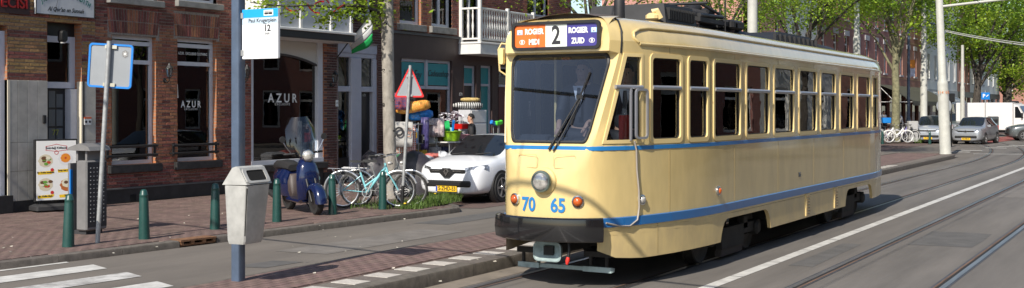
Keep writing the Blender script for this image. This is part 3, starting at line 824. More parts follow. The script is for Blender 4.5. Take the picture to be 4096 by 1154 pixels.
b = MB(); b.tube([(-.5, 3.5, 3.27), (-.35, 4.85, 3.33)], .03, 8); b.tube([(.5, 3.5, 3.27), (.35, 4.85, 3.33)], .03, 8); b.tube([(-.3, 4.85, 3.38), (-.5, 3.6, 3.42)], .022, 8); b.tube([(.3, 4.85, 3.38), (.5, 3.6, 3.42)], .022, 8); b.tube([(-.6, 3.55, 3.43), (.6, 3.55, 3.43)], .02, 8); b.build('folded_arm', roof_eq, pan, smooth=60)
b = MB(); b.tube([(.2, 3.6, 3.3), (.2, 4.7, 3.3)], .09, 12)
for k in range(14): b.lathe([(.1, -.015), (.112, 0), (.1, .015)], 12, T(.2, 3.7+.07*k, 3.3) @ RX(PI/2), cap=False)
b.build('spring', roof_eq, pan, smooth=50)
b = MB(); b.tube([(.1, 4.1, 3.36), (.15, 4.3, 3.44)], .1, 10); b.box((.15, 4.55, 3.36), (.3, .3, .16), RZ(.0), .03); b.build('motor', roof_eq, pan, smooth=40)
b = MB(); b.box((.3, 5.0, 3.22), (.5, .5, .14), None, .03); b.build('junction_box', roof_eq, tram, smooth=40)
b = MB(); rings = []
for (a, wd, z) in ((4.3, .9, 3.07), (4.8, 1.1, 3.16), (5.6, 1.2, 3.15), (6.6, 1.2, 3.12)): rings.append([(-wd/2, a, 3.06), (wd/2, a, 3.045), (wd/2-.1, a, z), (-wd/2+.1, a, z)])
b.loft(rings, True, True); b.build('roof_fairing', roof_eq, tram, smooth=30)
ribbox('ventilator_box', 7.0, 9.7, .9, 3.07, 3.27, 10, .45)
b = MB(); rings = []
for (a, k) in ((10.05, .3), (10.15, .75), (10.4, 1), (11.2, 1), (11.45, .75), (11.55, .3)): rings.append([(.4*k*math.cos(t*PI/8), a, 3.07+.17*k*math.sin(t*PI/8)) for t in range(9)])
b.loft(rings, True, True); b.build('rear_ventilator', roof_eq, tram, smooth=50)
b = MB(); b.tube([(.5, 4.55, 3.05), (.5, 4.55, 3.6)], .008, 5); b.build('antenna', roof_eq, tram)
# interior
for k in range(8):
    for x in (-.62, .58):
        a = 4.0 + 1.05*k; st = link('seat', None, tram)
        b = MB(T(x, a, 0)); b.box((0, 0, 1.25), (.75 if x < 0 else .45, .42, .1), None, .03); b.build('seat_cushion', seat_m, st, smooth=40)
        b = MB(T(x, a+.2, 0) @ RX(R(-8))); b.box((0, 0, 1.55), (.75 if x < 0 else .45, .07, .55), None, .03); b.build('seat_back', seat_m, st, smooth=40)
        b = MB(T(x, a+.17, 0)); b.tube([(-.2, 0, 1.8), (-.2, -.02, 1.87), (.2, -.02, 1.87), (.2, 0, 1.8)], .014, 6); b.box((0, -.15, 1.03), (.1, .1, .38)); b.build('seat_frame', chrome, st, smooth=50)
for (x, a) in ((-.3, 2.6), (.35, 2.9), (-.3, 4.6), (.3, 6.1), (-.3, 7.6), (.3, 9.1), (-.3, 10.6), (-.35, .95)):
    b = MB(); b.tube([(x, a, .85), (x, a, 2.72)], .017, 8); b.build('grab_pole', chrome if a > 1 else cream_l, tram, smooth=60)
b = MB(); b.box((0, .42, 1.3), (1.15, .3, .75), None, .04); b.box((-.27, .32, 1.66), (.36, .16, .1), None, .02); b.build('dashboard', int_dk, tram, smooth=40)
b = MB(); b.box((.66, .72, 1.68), (.05, .24, .5)); b.build('red_screen', redp, tram)
b = MB(); b.box((.55, 1.42, 1.85), (.35, .3, .75), None, .03); b.build('ticket_machine', red_dk, tram, smooth=40)
b = MB(); b.box((.4, 1.95, 1.4), (.7, .04, 1.1)); b.build('partition', red_dk, tram)
b = MB(); b.lathe([(.05, 0), (.06, .03), (.03, .06)], 12, T(.0, .55, 2.56)); b.build('cab_lamp', amber, tram, smooth=50)
# ------------------------------------------------------------------ houses on the left side
FP = -18.65                                             # facade plane (world x)
br_red = mat('brick_dark_red', (.19, .065, .05), .85, var=.3, vscale=30, bump=.4, bscale=160, isl=.42)
br_yel = mat('brick_yellow', (.33, .19, .08), .85, var=.25, vscale=30, bump=.4, bscale=160, isl=.25)
br_ora = mat('brick_orange', (.31, .125, .07), .85, var=.22, vscale=30, bump=.4, bscale=160, isl=.22)
br_dk = mat('brick_brown_purple', (.115, .05, .042), .85, var=.3, vscale=30, bump=.4, bscale=160, isl=.35)
mortar = mat('mortar_grey', (.29, .245, .215), .95, var=.3, vscale=20)
stone_tile = mat('grey_stone_tile', (.44, .415, .37), .55, var=.16, vscale=3, isl=.08, bump=.05)
plinth_m = mat('black_plinth_paint', (.022, .021, .022), .6, var=.35, vscale=4, bump=.2)
sill_m = mat('dark_stone_sill', (.035, .034, .034), .5, var=.4, vscale=7)
frame_w = mat('white_window_paint', (.6, .61, .66), .4, var=.06, vscale=4)
frame_g = mat('pale_grey_door_paint', (.46, .46, .52), .45, var=.06, vscale=4)
trim_w = mat('white_trim_paint', (.72, .71, .69), .5, var=.06, vscale=5)
trim_sh = mat('bay_panel_grey', (.5, .51, .54), .45, var=.05, vscale=3)
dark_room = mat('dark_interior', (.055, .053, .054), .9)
door_dk = mat('black_door_paint', (.016, .016, .018), .35)
brown_p = mat('brown_painted_wall', (.052, .03, .028), .55, var=.12, vscale=2)
teal = mat('teal_panel', (.02, .25, .28), .5, var=.08, vscale=3)
teal_d = mat('teal_door', (.015, .22, .23), .4)
iron = mat('black_iron', (.012, .012, .013), .45)
shopglass = glass('shop_glass', (.62, .66, .66), 1.0, 0, 1.75, wav=.015)
housglass = glass('house_window_glass', (.5, .54, .54), 1.0, 0, 1.6, wav=.015)
def wall_brick(name, c1, c2, cm):
    m = brick_sheet(name, c1, c2, cm, .22, .066); n = m.node_tree.nodes; l = m.node_tree.links
    b = [x for x in n if x.type == 'TEX_BRICK'][0]; tc = [x for x in n if x.type == 'TEX_COORD'][0]
    for lk in list(b.inputs['Vector'].links): l.remove(lk)
    sp = n.new('ShaderNodeSeparateXYZ'); cb = n.new('ShaderNodeCombineXYZ'); ad = n.new('ShaderNodeMath'); ad.operation = 'ADD'
    l.new(tc.outputs['Object'], sp.inputs[0]); l.new(sp.outputs[0], ad.inputs[0]); l.new(sp.outputs[1], ad.inputs[1])
    l.new(ad.outputs[0], cb.inputs[0]); l.new(sp.outputs[2], cb.inputs[1]); l.new(cb.outputs[0], b.inputs['Vector'])
    b.inputs['Mortar Size'].default_value = .008
    return m
wb_red = wall_brick('brick_wall_red', (.2, .065, .042), (.13, .045, .034), (.19, .16, .14))
wb_ora = wall_brick('brick_reveal_orange', (.43, .17, .075), (.33, .13, .06), (.25, .2, .16))
def fac(x, y, v=0.0):
    p = onx(x, y, FP - v); return p.y, p.z
def hole_px(xl, yt, xr, yb=None):
    s0, zt = fac(xl, yt); s1, _ = fac(xr, yt); zb = .1 if yb is None else fac(xl, yb)[1]
    return [s0, s1, zb, zt]
def house(name, label, s0):
    return thing(name, label, 'house', (FP, s0, 0), R(90))
def wall_panels(H, s0, s1, z0, z1, holes, m, y=0.0, depth=.22, reveal=None, name='wall'):
    ss = sorted(set([s0, s1] + [h[0] for h in holes if s0 < h[0] < s1] + [h[1] for h in holes if s0 < h[1] < s1]))
    zs = sorted(set([z0, z1] + [h[2] for h in holes if z0 < h[2] < z1] + [h[3] for h in holes if z0 < h[3] < z1]))
    b = MB(T(-H.location.y)); vs = [(s, y, z) for z in zs for s in ss]; n = len(ss); fs = []
    for i in range(len(zs)-1):
        for j in range(n-1):
            cs, cz = (ss[j]+ss[j+1])/2, (zs[i]+zs[i+1])/2
            if any(h[0] < cs < h[1] and h[2] < cz < h[3] for h in holes): continue
            fs.append((i*n+j, i*n+j+1, (i+1)*n+j+1, (i+1)*n+j))
    b.add(vs, fs); w = b.build(name, m, H, recalc=False)
    for h in holes:
        if h[0] < s0 or h[1] > s1 or h[2] < z0-.01 or h[3] > z1+.01: continue
        b = MB(T(-H.location.y)); a0, a1, c0, c1 = h[0], h[1], h[2], h[3]; y0, y1 = y-.012, y+depth
        b.quad((a1, y0, c0), (a1, y1, c0), (a1, y1, c1), (a1, y0, c1)); b.quad((a0, y0, c0), (a0, y0, c1), (a0, y1, c1), (a0, y1, c0))
        b.quad((a0, y0, c1), (a1, y0, c1), (a1, y1, c1), (a0, y1, c1)); b.quad((a0, y0, c0), (a0, y1, c0), (a1, y1, c0), (a1, y0, c0))
        b.build('reveal', reveal or m, H, recalc=False)
    return w
def brick_mesh(name, L, Hh, m, D=.02):
    b = MB(); a, c, e = L/2, Hh/2, .003
    b.add([(-a, D, -c), (a, D, -c), (a, D, c), (-a, D, c), (-a+e, 0, -c+e), (a-e, 0, -c+e), (a-e, 0, c-e), (-a+e, 0, c-e)],
          [(4, 5, 6, 7), (0, 1, 5, 4), (1, 2, 6, 5), (2, 3, 7, 6), (3, 0, 4, 7)])
    me = bpy.data.meshes.new(name); me.from_pydata(b.v, [], b.f); me.materials.append(m); return me
def lay_bricks(H, s0, s1, z0, z1, holes, matfn, extra=(), limit=300, seed=1):
    rnd = random.Random(seed); items = []; CH, L = .066, .22
    k = 0; z = z0
    while z + CH <= z1 + .001:
        zc = z + CH/2; blocks = sorted([(h[0], h[1]) for h in holes if h[2]-.02 < zc < h[3]+.02])
        free = []; a = s0
        for (l, r) in blocks:
            if l > a: free.append((a, l))
            a = max(a, r)
        if a < s1: free.append((a, s1))
        off = (.5 if k % 2 else 0)*L
        for (l, r) in free:
            i = math.floor((l - s0 - off)/L); x = s0 + off + i*L
            while x < r:
                q0, q1 = max(x, l)+.005, min(x+L, r)-.005
                if q1-q0 > .03: items.append(((q0+q1)/2, zc, q1-q0, CH-.011, 0.0, matfn((q0+q1)/2, zc, k, i)))
                x += L; i += 1
        z += CH; k += 1
    items += list(extra)
    def key(it):
        v = inview((FP, it[0], it[1])); full = abs(it[2]-.21) < .002 and it[4] == 0
        return v[2] if (v and full) else 999
    items.sort(key=key)
    ms = []; cache = {}
    n = 0; rest = []
    for it in items:
        if n < limit and key(it) < 900:
            m = it[5]
            if m.name not in cache: cache[m.name] = brick_mesh('brick', .21, CH-.011, m)
            o = link('brick', cache[m.name], H); o.location = (it[0]-H.location.y, -.012+rnd.uniform(-.003, .002), it[1]); n += 1
        else: rest.append(it)
    b = MB(); V = []; Fc = []; MI = []
    for (s, z, L_, h_, ang, m) in rest:
        if m not in ms: ms.append(m)
        a, c, e, D = L_/2, h_/2, .003, .02; y = -.012 + rnd.uniform(-.003, .003); o = len(V)
        pts = [(-a, D, -c), (a, D, -c), (a, D, c), (-a, D, c), (-a+e, 0, -c+e), (a-e, 0, -c+e), (a-e, 0, c-e), (-a+e, 0, c-e)]
        ca, sa = math.cos(ang), math.sin(ang)
        V += [(s-H.location.y+p[0]*ca-p[2]*sa, y+p[1], z+p[0]*sa+p[2]*ca) for p in pts]
        for f in [(4, 5, 6, 7), (0, 1, 5, 4), (1, 2, 6, 5), (2, 3, 7, 6), (3, 0, 4, 7)]: Fc.append(tuple(i+o for i in f)); MI.append(ms.index(m))
    me = bpy.data.meshes.new('brickwork'); me.from_pydata(V, [], Fc)
    for m in ms: me.materials.append(m)
    me.polygons.foreach_set('material_index', MI)
    link('brickwork', me, H, {'kind': 'stuff'})
def arch_bricks(h, rise=.5, spread=.16, ora_every=6, seed=2):
    s0, s1, z = h[0]-.05, h[1]+.05, h[3]+.02; n = int((s1-s0)/.066); out = []
    for k in range(n):
        u = (k+.5)/n*2-1; ang = -u*spread
        for (j, L_) in ((0, .24), (1, .24)):
            r = .14 + j*.25
            s = (s0+s1)/2 + u*(s1-s0)/2 - math.sin(ang)*r; zz = z + math.cos(ang)*r
            m = br_ora if (k % 8 in (0, 7) or abs(k-n/2) < 1.2) else br_red
            out.append((s, zz, .235, .054, PI/2+ang, m))
    return out
def rect_minus(h, d): return [h[0]+d, h[1]-d, h[2]+d, h[3]-d]
def window(H, h, transoms=(), mullions=(), fm=None, gm=None, v=.1, fw=.07, name='window', room=True, depth=1.3, rm=None, panes=True):
    fm = fm or frame_w; gm = gm or housglass
    o = H.location.y; s0, s1, z0, z1 = h[0]-o, h[1]-o, h[2], h[3]
    W = link(name, None, H)
    b = MB(); fd = .08
    b.box(((s0+s1)/2, v+fd/2, z1-fw/2), (s1-s0, fd, fw)); b.box(((s0+s1)/2, v+fd/2, z0+fw/2), (s1-s0, fd, fw))
    b.box((s0+fw/2, v+fd/2, (z0+z1)/2), (fw, fd, z1-z0-2*fw)); b.box((s1-fw/2, v+fd/2, (z0+z1)/2), (fw, fd, z1-z0-2*fw))
    b.build('frame', fm, W)
    zs = [z0+fw] + sorted(transoms) + [z1-fw]; xs_ = [s0+fw] + [m-o for m in sorted(mullions)] + [s1-fw]
    for t in transoms: b = MB(); b.box(((s0+s1)/2, v+fd/2-.01, t), (s1-s0-2*fw, fd, fw*1.1)); b.build('transom', fm, W)
    for m in mullions: b = MB(); b.box((m-o, v+fd/2-.014, (z0+z1)/2), (fw*.8, fd, z1-z0-2*fw)); b.build('mullion', fm, W)
    if panes:
        for i in range(len(zs)-1):
            for j in range(len(xs_)-1):
                b = MB(); a0, a1, c0, c1 = xs_[j], xs_[j+1], zs[i], zs[i+1]; b.box(((a0+a1)/2, v+.04, (c0+c1)/2), (a1-a0, .008, c1-c0)); b.build('pane', gm, W)
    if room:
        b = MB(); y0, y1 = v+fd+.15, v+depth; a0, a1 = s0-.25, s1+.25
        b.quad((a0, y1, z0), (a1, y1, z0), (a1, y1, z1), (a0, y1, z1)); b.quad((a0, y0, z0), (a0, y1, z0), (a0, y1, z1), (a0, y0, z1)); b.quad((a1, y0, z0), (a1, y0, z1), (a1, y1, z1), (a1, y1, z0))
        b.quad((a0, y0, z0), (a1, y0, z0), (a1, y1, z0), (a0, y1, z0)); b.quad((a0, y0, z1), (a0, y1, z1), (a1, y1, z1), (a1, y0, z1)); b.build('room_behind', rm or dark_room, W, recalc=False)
    return W
def mbox(name, H, m, s0, s1, y0, y1, z0, z1, ch=0.0, smooth=0):
    o = H.location.y; b = MB(); b.box(((s0+s1)/2-o, (y0+y1)/2, (z0+z1)/2), (s1-s0, y1-y0, z1-z0), None, ch); return b.build(name, m, H, smooth=smooth)
def shellbox(H, s0, s1, top, m, deep=8.0):                # hidden back, ends and flat roof so the house is a solid
    o = H.location.y; b = MB()
    b.quad((s0-o, deep, 0), (s0-o, deep, top), (s1-o, deep, top), (s1-o, deep, 0)); b.quad((s0-o, .25, 0), (s0-o, .25, top), (s0-o, deep, top), (s0-o, deep, 0)); b.quad((s1-o, .25, 0), (s1-o, deep, 0), (s1-o, deep, top), (s1-o, .25, top)); b.quad((s0-o, 0, top), (s1-o, 0, top), (s1-o, deep, top), (s0-o, deep, top))
    b.build('outer_shell', m, H, recalc=False)
FX = R(90)
def on_wall(H, s, z, v): return T(s-H.location.y, v, z) @ RX(R(90))     # text frame on the facade (x right, y up, z towards street)
def wtext(name, body, size, m, H, x, y, v=-.006, **k):
    s, z = fac(x, y, v); return text(name, body, size, m, H, on_wall(H, s, z, v), **k)

# ---- house A: yellow and red brick, tiled base, mosque doorway
A0, A1 = 8.0, fac(380, 400)[0]
HA = house('brick_house', 'yellow and dark red brick house with grey stone tiled base and a white framed doorway', A0)
hA_door = hole_px(187, 85, 325); hA_left = hole_px(-420, 72, 27); hA_up = hole_px(-60, -420, 100, -110)
holesA = [hA_door, hA_left, hA_up]
zt = fac(100, 322)[1]; zp = fac(60, 806)[1]
wall_panels(HA, A0, A1, .08, 5.2, holesA, mortar, reveal=wb_ora)
o_ = MB(T(-A0)); wall_panels(HA, A0, A1, 5.2, 9.0, [], wb_red, name='upper_wall'); shellbox(HA, A0, A1, 9.0, wb_red)
piers = [(hA_left[1], hA_door[0]), (hA_door[1], A1)]
def matA(s, z, k, i):
    for (l, r) in piers:
        if l-.01 < s < r+.01:
            d = min(s-l, r-s)/(r-l)
            if r-l < 1: return br_yel if (k//2) % 3 else br_red
            e = .2 + (.1 if (k//2) % 2 else 0)
            if d < e: return br_yel
            return br_red if (k//5) % 4 else (br_red if i % 2 else br_yel)
    return br_red if z > 3.9 else br_yel
lay_bricks(HA, A0, A1, zt, 5.2, holesA, matA, seed=11)
for (l, r, n) in ((piers[0][0], piers[0][1], 4), (piers[1][0], A1, 1), (A0, hA_left[0], 2)):    # stone tiles
    zs = [zp, fac(60, 500)[1] if True else 0, zt]
    zs = [zp, zp+.55, zp+1.08, zt]
    for j in range(len(zs)-1):
        for k in range(n):
            w = (r-l)/n; b = MB(); b.box((l+w*(k+.5)-A0, -.012, (zs[j]+zs[j+1])/2), (w-.006, .03, zs[j+1]-zs[j]-.006), None, .003); b.build('stone_tile', stone_tile, HA)
    mbox('plinth', HA, plinth_m, l, r, -.03, .02, .1, zp-.004)
W = window(HA, [hA_door[0], hA_door[1], fac(187, 352)[1], fac(187, 140)[1]], fm=frame_w, v=.18, fw=.12, name='transom_window')
mbox('dark_panel', HA, door_dk, hA_door[0], hA_door[1], .2, .24, fac(187, 140)[1], hA_door[3])
dz = fac(187, 355)[1]; DR = link('door', None, HA)
mbox('jamb', HA, frame_w, hA_door[1]-.17, hA_door[1]-.02, .1, .26, .1, dz).parent = DR
mbox('jamb', HA, frame_w, hA_door[0], hA_door[0]+.03, .18, .26, .1, dz).parent = DR
mbox('leaf', HA, door_dk, hA_door[0]+.03, hA_door[1]-.17, .26, .3, .1, dz).parent = DR
dw = (hA_door[1]-.17-hA_door[0]-.1)/3
for k in range(3):
    for j in range(4):
        s0_ = hA_door[0]+.07+dw*k; z0_ = .95+.36*j; mbox('door_pane', HA, MATS.get('door_pane_grey') or mat('door_pane_grey', (.13, .145, .15), .15), s0_, s0_+dw-.03, .252, .262, z0_, z0_+.32-(.06 if j == 3 and k != 1 else 0)).parent = DR
mbox('door_bottom_rail', HA, door_dk, hA_door[0]+.05, hA_door[1]-.19, .25, .262, .2, .85).parent = DR
wtext('number_sticker', '77', .16, mat('faded_yellow', (.32, .34, .05), .6), HA, 222, 532, .245)
window(HA, [hA_left[0], hA_left[1], .3, fac(27, 125)[1]], transoms=(fac(27, 165)[1],), fm=frame_w, v=.06, fw=.1, name='shop_window', depth=2.2)
mbox('plinth', HA, plinth_m, hA_left[0]-.1, hA_left[1]+.06, -.1, .05, .1, .42)
window(HA, hA_up, transoms=(), v=.1)
for (x, y, w, h_) in ((1840/2576*0+172, 478, .075, .16),):
    s, z = fac(x, y); q = tag(mbox('door_intercom', HA, iron, s-w/2, s+w/2, -.06, -.025, z-h_/2, z+h_/2, .01), 'small black and white intercom on the grey stone tiles', 'intercom'); wm = q.matrix_world.copy(); q.parent = None; q.location = (FP, A0, 0); q.rotation_euler = (0, 0, R(90))
def detach(o, label, cat, H=HA, group=None):
    o.parent = None; o.location = H.location; o.rotation_euler = H.rotation_euler; return tag(o, label, cat, group)
s, z = fac(346, 488); lbx = thing('letter_panel', 'white plate with orange top edge and two symbols on the narrow tiled pier', 'plate', (FP+.03, s, z), R(90))
b = MB(); b.box((0, 0, 0), (.17, .02, .12)); b.build('plate', wht, lbx); b = MB(); b.box((0, -.004, .075), (.17, .022, .03)); b.build('top_edge', mat('orange_red', (.6, .1, .02), .5), lbx)
for dx in (-.045, .045): b = MB(); b.lathe([(.026, 0), (.026, .004)], 12, T(dx, -.012, 0) @ RX(R(90))); b.build('symbol', blk, lbx)
mbox('downpipe_strip', HA, plinth_m, hA_door[1]+.02, hA_door[1]+.055, -.03, .0, .1, zt)
mbox('corner_trim', HA, mat('cream_trim', (.62, .56, .44), .6), hA_door[1]-.02, hA_door[1]+.012, -.03, .1, .1, zt)
mbox('corner_trim', HA, MATS['cream_trim'], hA_left[1]+.0, hA_left[1]+.05, -.03, .1, .1, zt)
# mosque sign (stands off the wall)
s0_, _ = fac(143, 60, -.08); s1_, _ = fac(377, 70, -.08); zb_ = fac(143, 55, -.08)[1]
SB = thing('wall_sign', 'white and grey sign JAMIATAHL AL HADITH above the doorway', 'sign', (FP+.08, (s0_+s1_)/2, zb_), R(90))
b = MB(); b.box((0, .02, .33), (s1_-s0_, .05, .66)); b.build('board', mat('sign_board_pale', (.56, .57, .58), .5, var=.08, vscale=3), SB)
b = MB(); b.ring2([((s1_-s0_)/2*a, .33+.33*c) for a, c in ((1, 1), (-1, 1), (-1, -1), (1, -1))], [((s1_-s0_)/2*a*.985, .33+.33*c*.97) for a, c in ((1, 1), (-1, 1), (-1, -1), (1, -1))], RX(R(90)), -.004, .012); b.build('board_edge', iron, SB)
green_l = mat('lettering_green', (.01, .16, .13), .5); t_ = 'JAMIATAHL AL HADITH'
wds = 1.12/len(t_)
for k, ch in enumerate(t_):
    if ch == ' ': continue
    u = (k+.5)/len(t_)*2-1; xx = u*.58; zz = .40 - .17*u*u; ang = -u*.42
    text('letter', ch, .125, green_l, SB, T(xx, -.008, zz) @ RX(R(90)) @ RZ(ang), bold=.003, sx=.72)
text('letter', "Al Qur'an en Sunnah", .115, blk, SB, T(0, -.008, .11) @ RX(R(90)), shear=.35, sx=.86, bold=.002)
# red letters of the grill house sign
RL = thing('shop_sign', 'dark red raised letters ECISI on a dark fascia at the top left', 'sign', (FP+.06, fac(60, 20)[0], fac(60, 20)[1]), R(90))
b = MB(); b.box((-.5, .03, .0), (1.55, .05, .34)); b.build('fascia', mat('fascia_dark', (.05, .022, .02), .6), RL)
text('letter', 'ECISI', .27, mat('lettering_red', (.3, .01, .012), .4), RL, T(.23, -.01, .02) @ RX(R(90)), align='RIGHT', ext=.012, bold=.004)
# black wall lamp over the door
s, z = fac(250, 146, -.05); q = thing('bulkhead_lamp', 'black oval lamp over the white doorway below the mosque sign', 'lamp', (FP+.0, s, z), R(90))
b = MB(); b.loft([[(x*.9, -.0, y) for x, y in rrect(.16, .24, .06)], [(x, -.06, y) for x, y in rrect(.16, .24, .06)], [(x*.8, -.12, y*.85) for x, y in rrect(.16, .24, .06)]], True, True); b.build('lamp_body', iron, q, smooth=40)
b = MB(); b.lathe([(.05, 0), (.04, -.02)], 12, T(0, -.06, -.115)); b.build('lens', wht, q)

# ---- house B: red brick, two tall windows, shop front under a white bay
B0, B1 = A1, fac(1347, 400)[0]
HB = house('brick_house', 'dark red brick house with two tall windows and a shop front under a white bay', B0)
w1 = hole_px(445, 138, 622, 662); w2 = hole_px(708, 152, 864, 648)
shop = hole_px(1003, 160, 1292, 664); shop[3] = fac(1292, 150)[1]
bu1 = hole_px(440, -330, 628, -14); bu2 = hole_px(712, -330, 866, 2)
holesB = [w1, w2, shop, bu1, bu2]
wall_panels(HB, B0, B1, .08, 5.2, holesB, mortar, reveal=wb_ora); wall_panels(HB, B0, B1, 5.2, 9.2, [], wb_red, name='upper_wall'); shellbox(HB, B0, B1, 9.2, wb_red)
zpB = fac(420, 763)[1]
mbox('plinth', HB, plinth_m, B0, shop[0]-.02, -.04, .02, .1, zpB); mbox('plinth_cap', HB, mat('plinth_cap_grey', (.1, .1, .1), .7), B0, shop[0]-.02, -.06, .02, zpB+.002, zpB+.03)
mbox('plinth', HB, plinth_m, shop[1], B1, -.04, .02, .1, fac(1320, 690)[1])
s, z = fac(527, 790); mbox('vent_grille', HB, black_m, s-.08, s+.08, -.046, .0, z-.08, z+.06)
arcs = [(h[0]-.1, h[1]+.1, h[3], h[3]+.54) for h in (w1, w2)]
def matB(s, z, k, i):
    for h in (w1, w2):
        for (e, sg) in ((h[0], -1), (h[1], 1)):
            d = (s-e)*sg
            if 0 <= d < (.24 if (k//1) % 2 else .13) and h[2] < z < h[3]+.1: return br_ora
            if z > 2.25 and 0 <= d < .36 and (k//3) % 3 == 1 and z < h[3]+.15: return br_ora
    if 3.42 < z < 3.56: return br_ora
    if s > shop[1]: return br_ora if (s-shop[1] < .12) else br_dk
    return br_red
arch_h = [[a[0], a[1], a[2]-.01, a[3]] for a in arcs]
lay_bricks(HB, B0, B1, zpB+.03, 5.2, holesB + arch_h, matB, extra=arch_bricks(w1)+arch_bricks(w2), seed=12)
for (h, tr, v) in ((w1, 245, .1), (w2, 254, .1)):
    xl = 445 if h is w1 else 708
    window(HB, h, transoms=(fac(xl, tr, .1)[1], h[3]-.15), fw=.075, v=v, gm=shopglass, depth=1.6)
for (h, y0, y1) in ((w1, 668, 700), (w2, 655, 685)):
    mbox('sill', HB, sill_m, h[0]-.1, h[1]+.12, -.1, .14, h[2]-.17, h[2]-.01, .012, 30)
for (h, nm) in ((bu1, 0), (bu2, 1)):
    window(HB, h, transoms=(), mullions=((h[0]+h[1])/2,), v=.1); mbox('sill', HB, mat('grey_sill', (.24, .235, .22), .7, var=.2, vscale=6) if 'grey_sill' not in MATS else MATS['grey_sill'], h[0]-.1, h[1]+.12, -.12, .1, h[2]-.14, h[2]-.005, .01)
for (xl, xr, ys) in ((425, 632, (590, 628)), (690, 876, (583, 615))):   # window guard rails
    g = thing('window_guard', 'black two bar rail across the left tall window of the red brick house' if xl == 425 else 'black two bar rail across the window lettered AZUR', 'rail', (FP+.14, fac(xl, 600)[0], fac(xl, 600)[1]), R(90))
    a_, c_ = fac(xl, 600, -.14)[0]-g.location.y, fac(xr, 600, -.14)[0]-g.location.y
    for y in ys:
        z = fac(xl, y, -.14)[1]-g.location.z; b = MB(); b.box(((a_+c_)/2, 0, z), (c_-a_, .05, .055), None, .012); b.build('bar', iron, g, smooth=30)
    zz = [fac(xl, y, -.14)[1]-g.location.z for y in ys]
    for x in (a_+.06, c_-.06): b = MB(); b.box((x, .035, (zz[0]+zz[1])/2), (.05, .03, zz[0]-zz[1]+.1)); b.box((x, .09, zz[1]), (.04, .1, .04)); b.build('bracket', iron, g)
wtext('window_lettering', 'AZUR.  EXCLUSIVE CLOTHING', .085, wht, HB, 772, 217, .125, sx=.75)
wtext('window_lettering', 'A Z U R', .2, wht, HB, 764, 419, .125, sx=.85, bold=.004); wtext('window_lettering', 'E X C L U S I V E', .06, wht, HB, 764, 438, .125, sx=.9)
b = MB(on_wall(HB, fac(722, 365)[0], fac(722, 365)[1], .135)); b.box((0, 0, 0), (.12, .3, .004), RZ(.08)); b.build('window_poster', wht, HB)
# shop front
SF = link('shop_front', None, HB); o = B0
zb_, zt_ = shop[2], shop[3]; s0_, s1_ = shop[0], shop[1]
zarch = fac(1105, 216)[1]; zspr = fac(1265, 262)[1]
def sfbox(name, m, *a, **k): q = mbox(name, HB, m, *a, **k); q.parent = SF; return q
sfbox('jamb', frame_w, s1_-.2, s1_-.0, .0, .16, zb_+.1, zt_, ch=.01); sfbox('jamb', frame_w, s0_, s0_+.1, .0, .16, zb_+.1, zt_, ch=.01)
sfbox('bottom_rail', frame_w, s0_, s1_, -.02, .16, zb_, zb_+.1); sfbox('stall_riser', plinth_m, s0_, s1_, -.02, .1, .1, zb_-.004); sfbox('riser_cap', sill_m, s0_-.03, s1_+.06, -.12, .1, zb_-.16, zb_-.01, ch=.01)
b = MB(T(-o)); n = 16; up, lo = [], []
for k in range(n+1):
    s = s0_+.1+(s1_-s0_-.3)*k/n; u = (k/n-.25)/.75; zz = zarch - (zarch-zspr)*max(0, u)**2.4; up.append((s, zt_)); lo.append((s, zz))
vs = [(s, .05, z) for s, z in lo] + [(s, .05, z) for s, z in up] + [(s, .12, z) for s, z in lo]
b.add(vs, [(k, k+1, n+2+k, n+1+k) for k in range(n)] + [(2*n+2+k, 2*n+3+k, k+1, k) for k in range(n)]); b.build('arched_fascia', mat('fascia_cream', (.58, .56, .52), .5), SF, recalc=False)
b = MB(T(-o)); b.tube([(s, .045, z) for s, z in lo], .03, 6); b.build('arch_moulding', mat('moulding_dark', (.06, .06, .065), .5), SF, smooth=50)
b = MB(T(-o)); b.box(((s0_+s1_)/2-.05, .1, (zb_+zt_)/2), (s1_-s0_-.3, .008, zt_-zb_-.2)); b.build('pane', shopglass, SF)
b = MB(T(-o)); y0, y1 = .22, 2.6; a0, a1 = s0_-.6, s1_+.1
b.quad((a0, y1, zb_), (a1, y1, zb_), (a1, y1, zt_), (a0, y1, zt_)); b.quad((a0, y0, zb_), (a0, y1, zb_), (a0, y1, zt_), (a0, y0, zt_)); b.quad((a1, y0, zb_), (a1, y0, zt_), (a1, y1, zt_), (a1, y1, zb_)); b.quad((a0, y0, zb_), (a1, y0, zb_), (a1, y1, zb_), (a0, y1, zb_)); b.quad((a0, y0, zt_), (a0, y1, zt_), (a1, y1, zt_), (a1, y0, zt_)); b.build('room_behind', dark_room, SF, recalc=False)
wtext('window_lettering', 'A Z U R', .3, wht, HB, 1131, 395, .085, sx=1.0, bold=.005); wtext('window_lettering', 'E X C L U S I V E', .085, wht, HB, 1130, 418, .085, sx=.9)
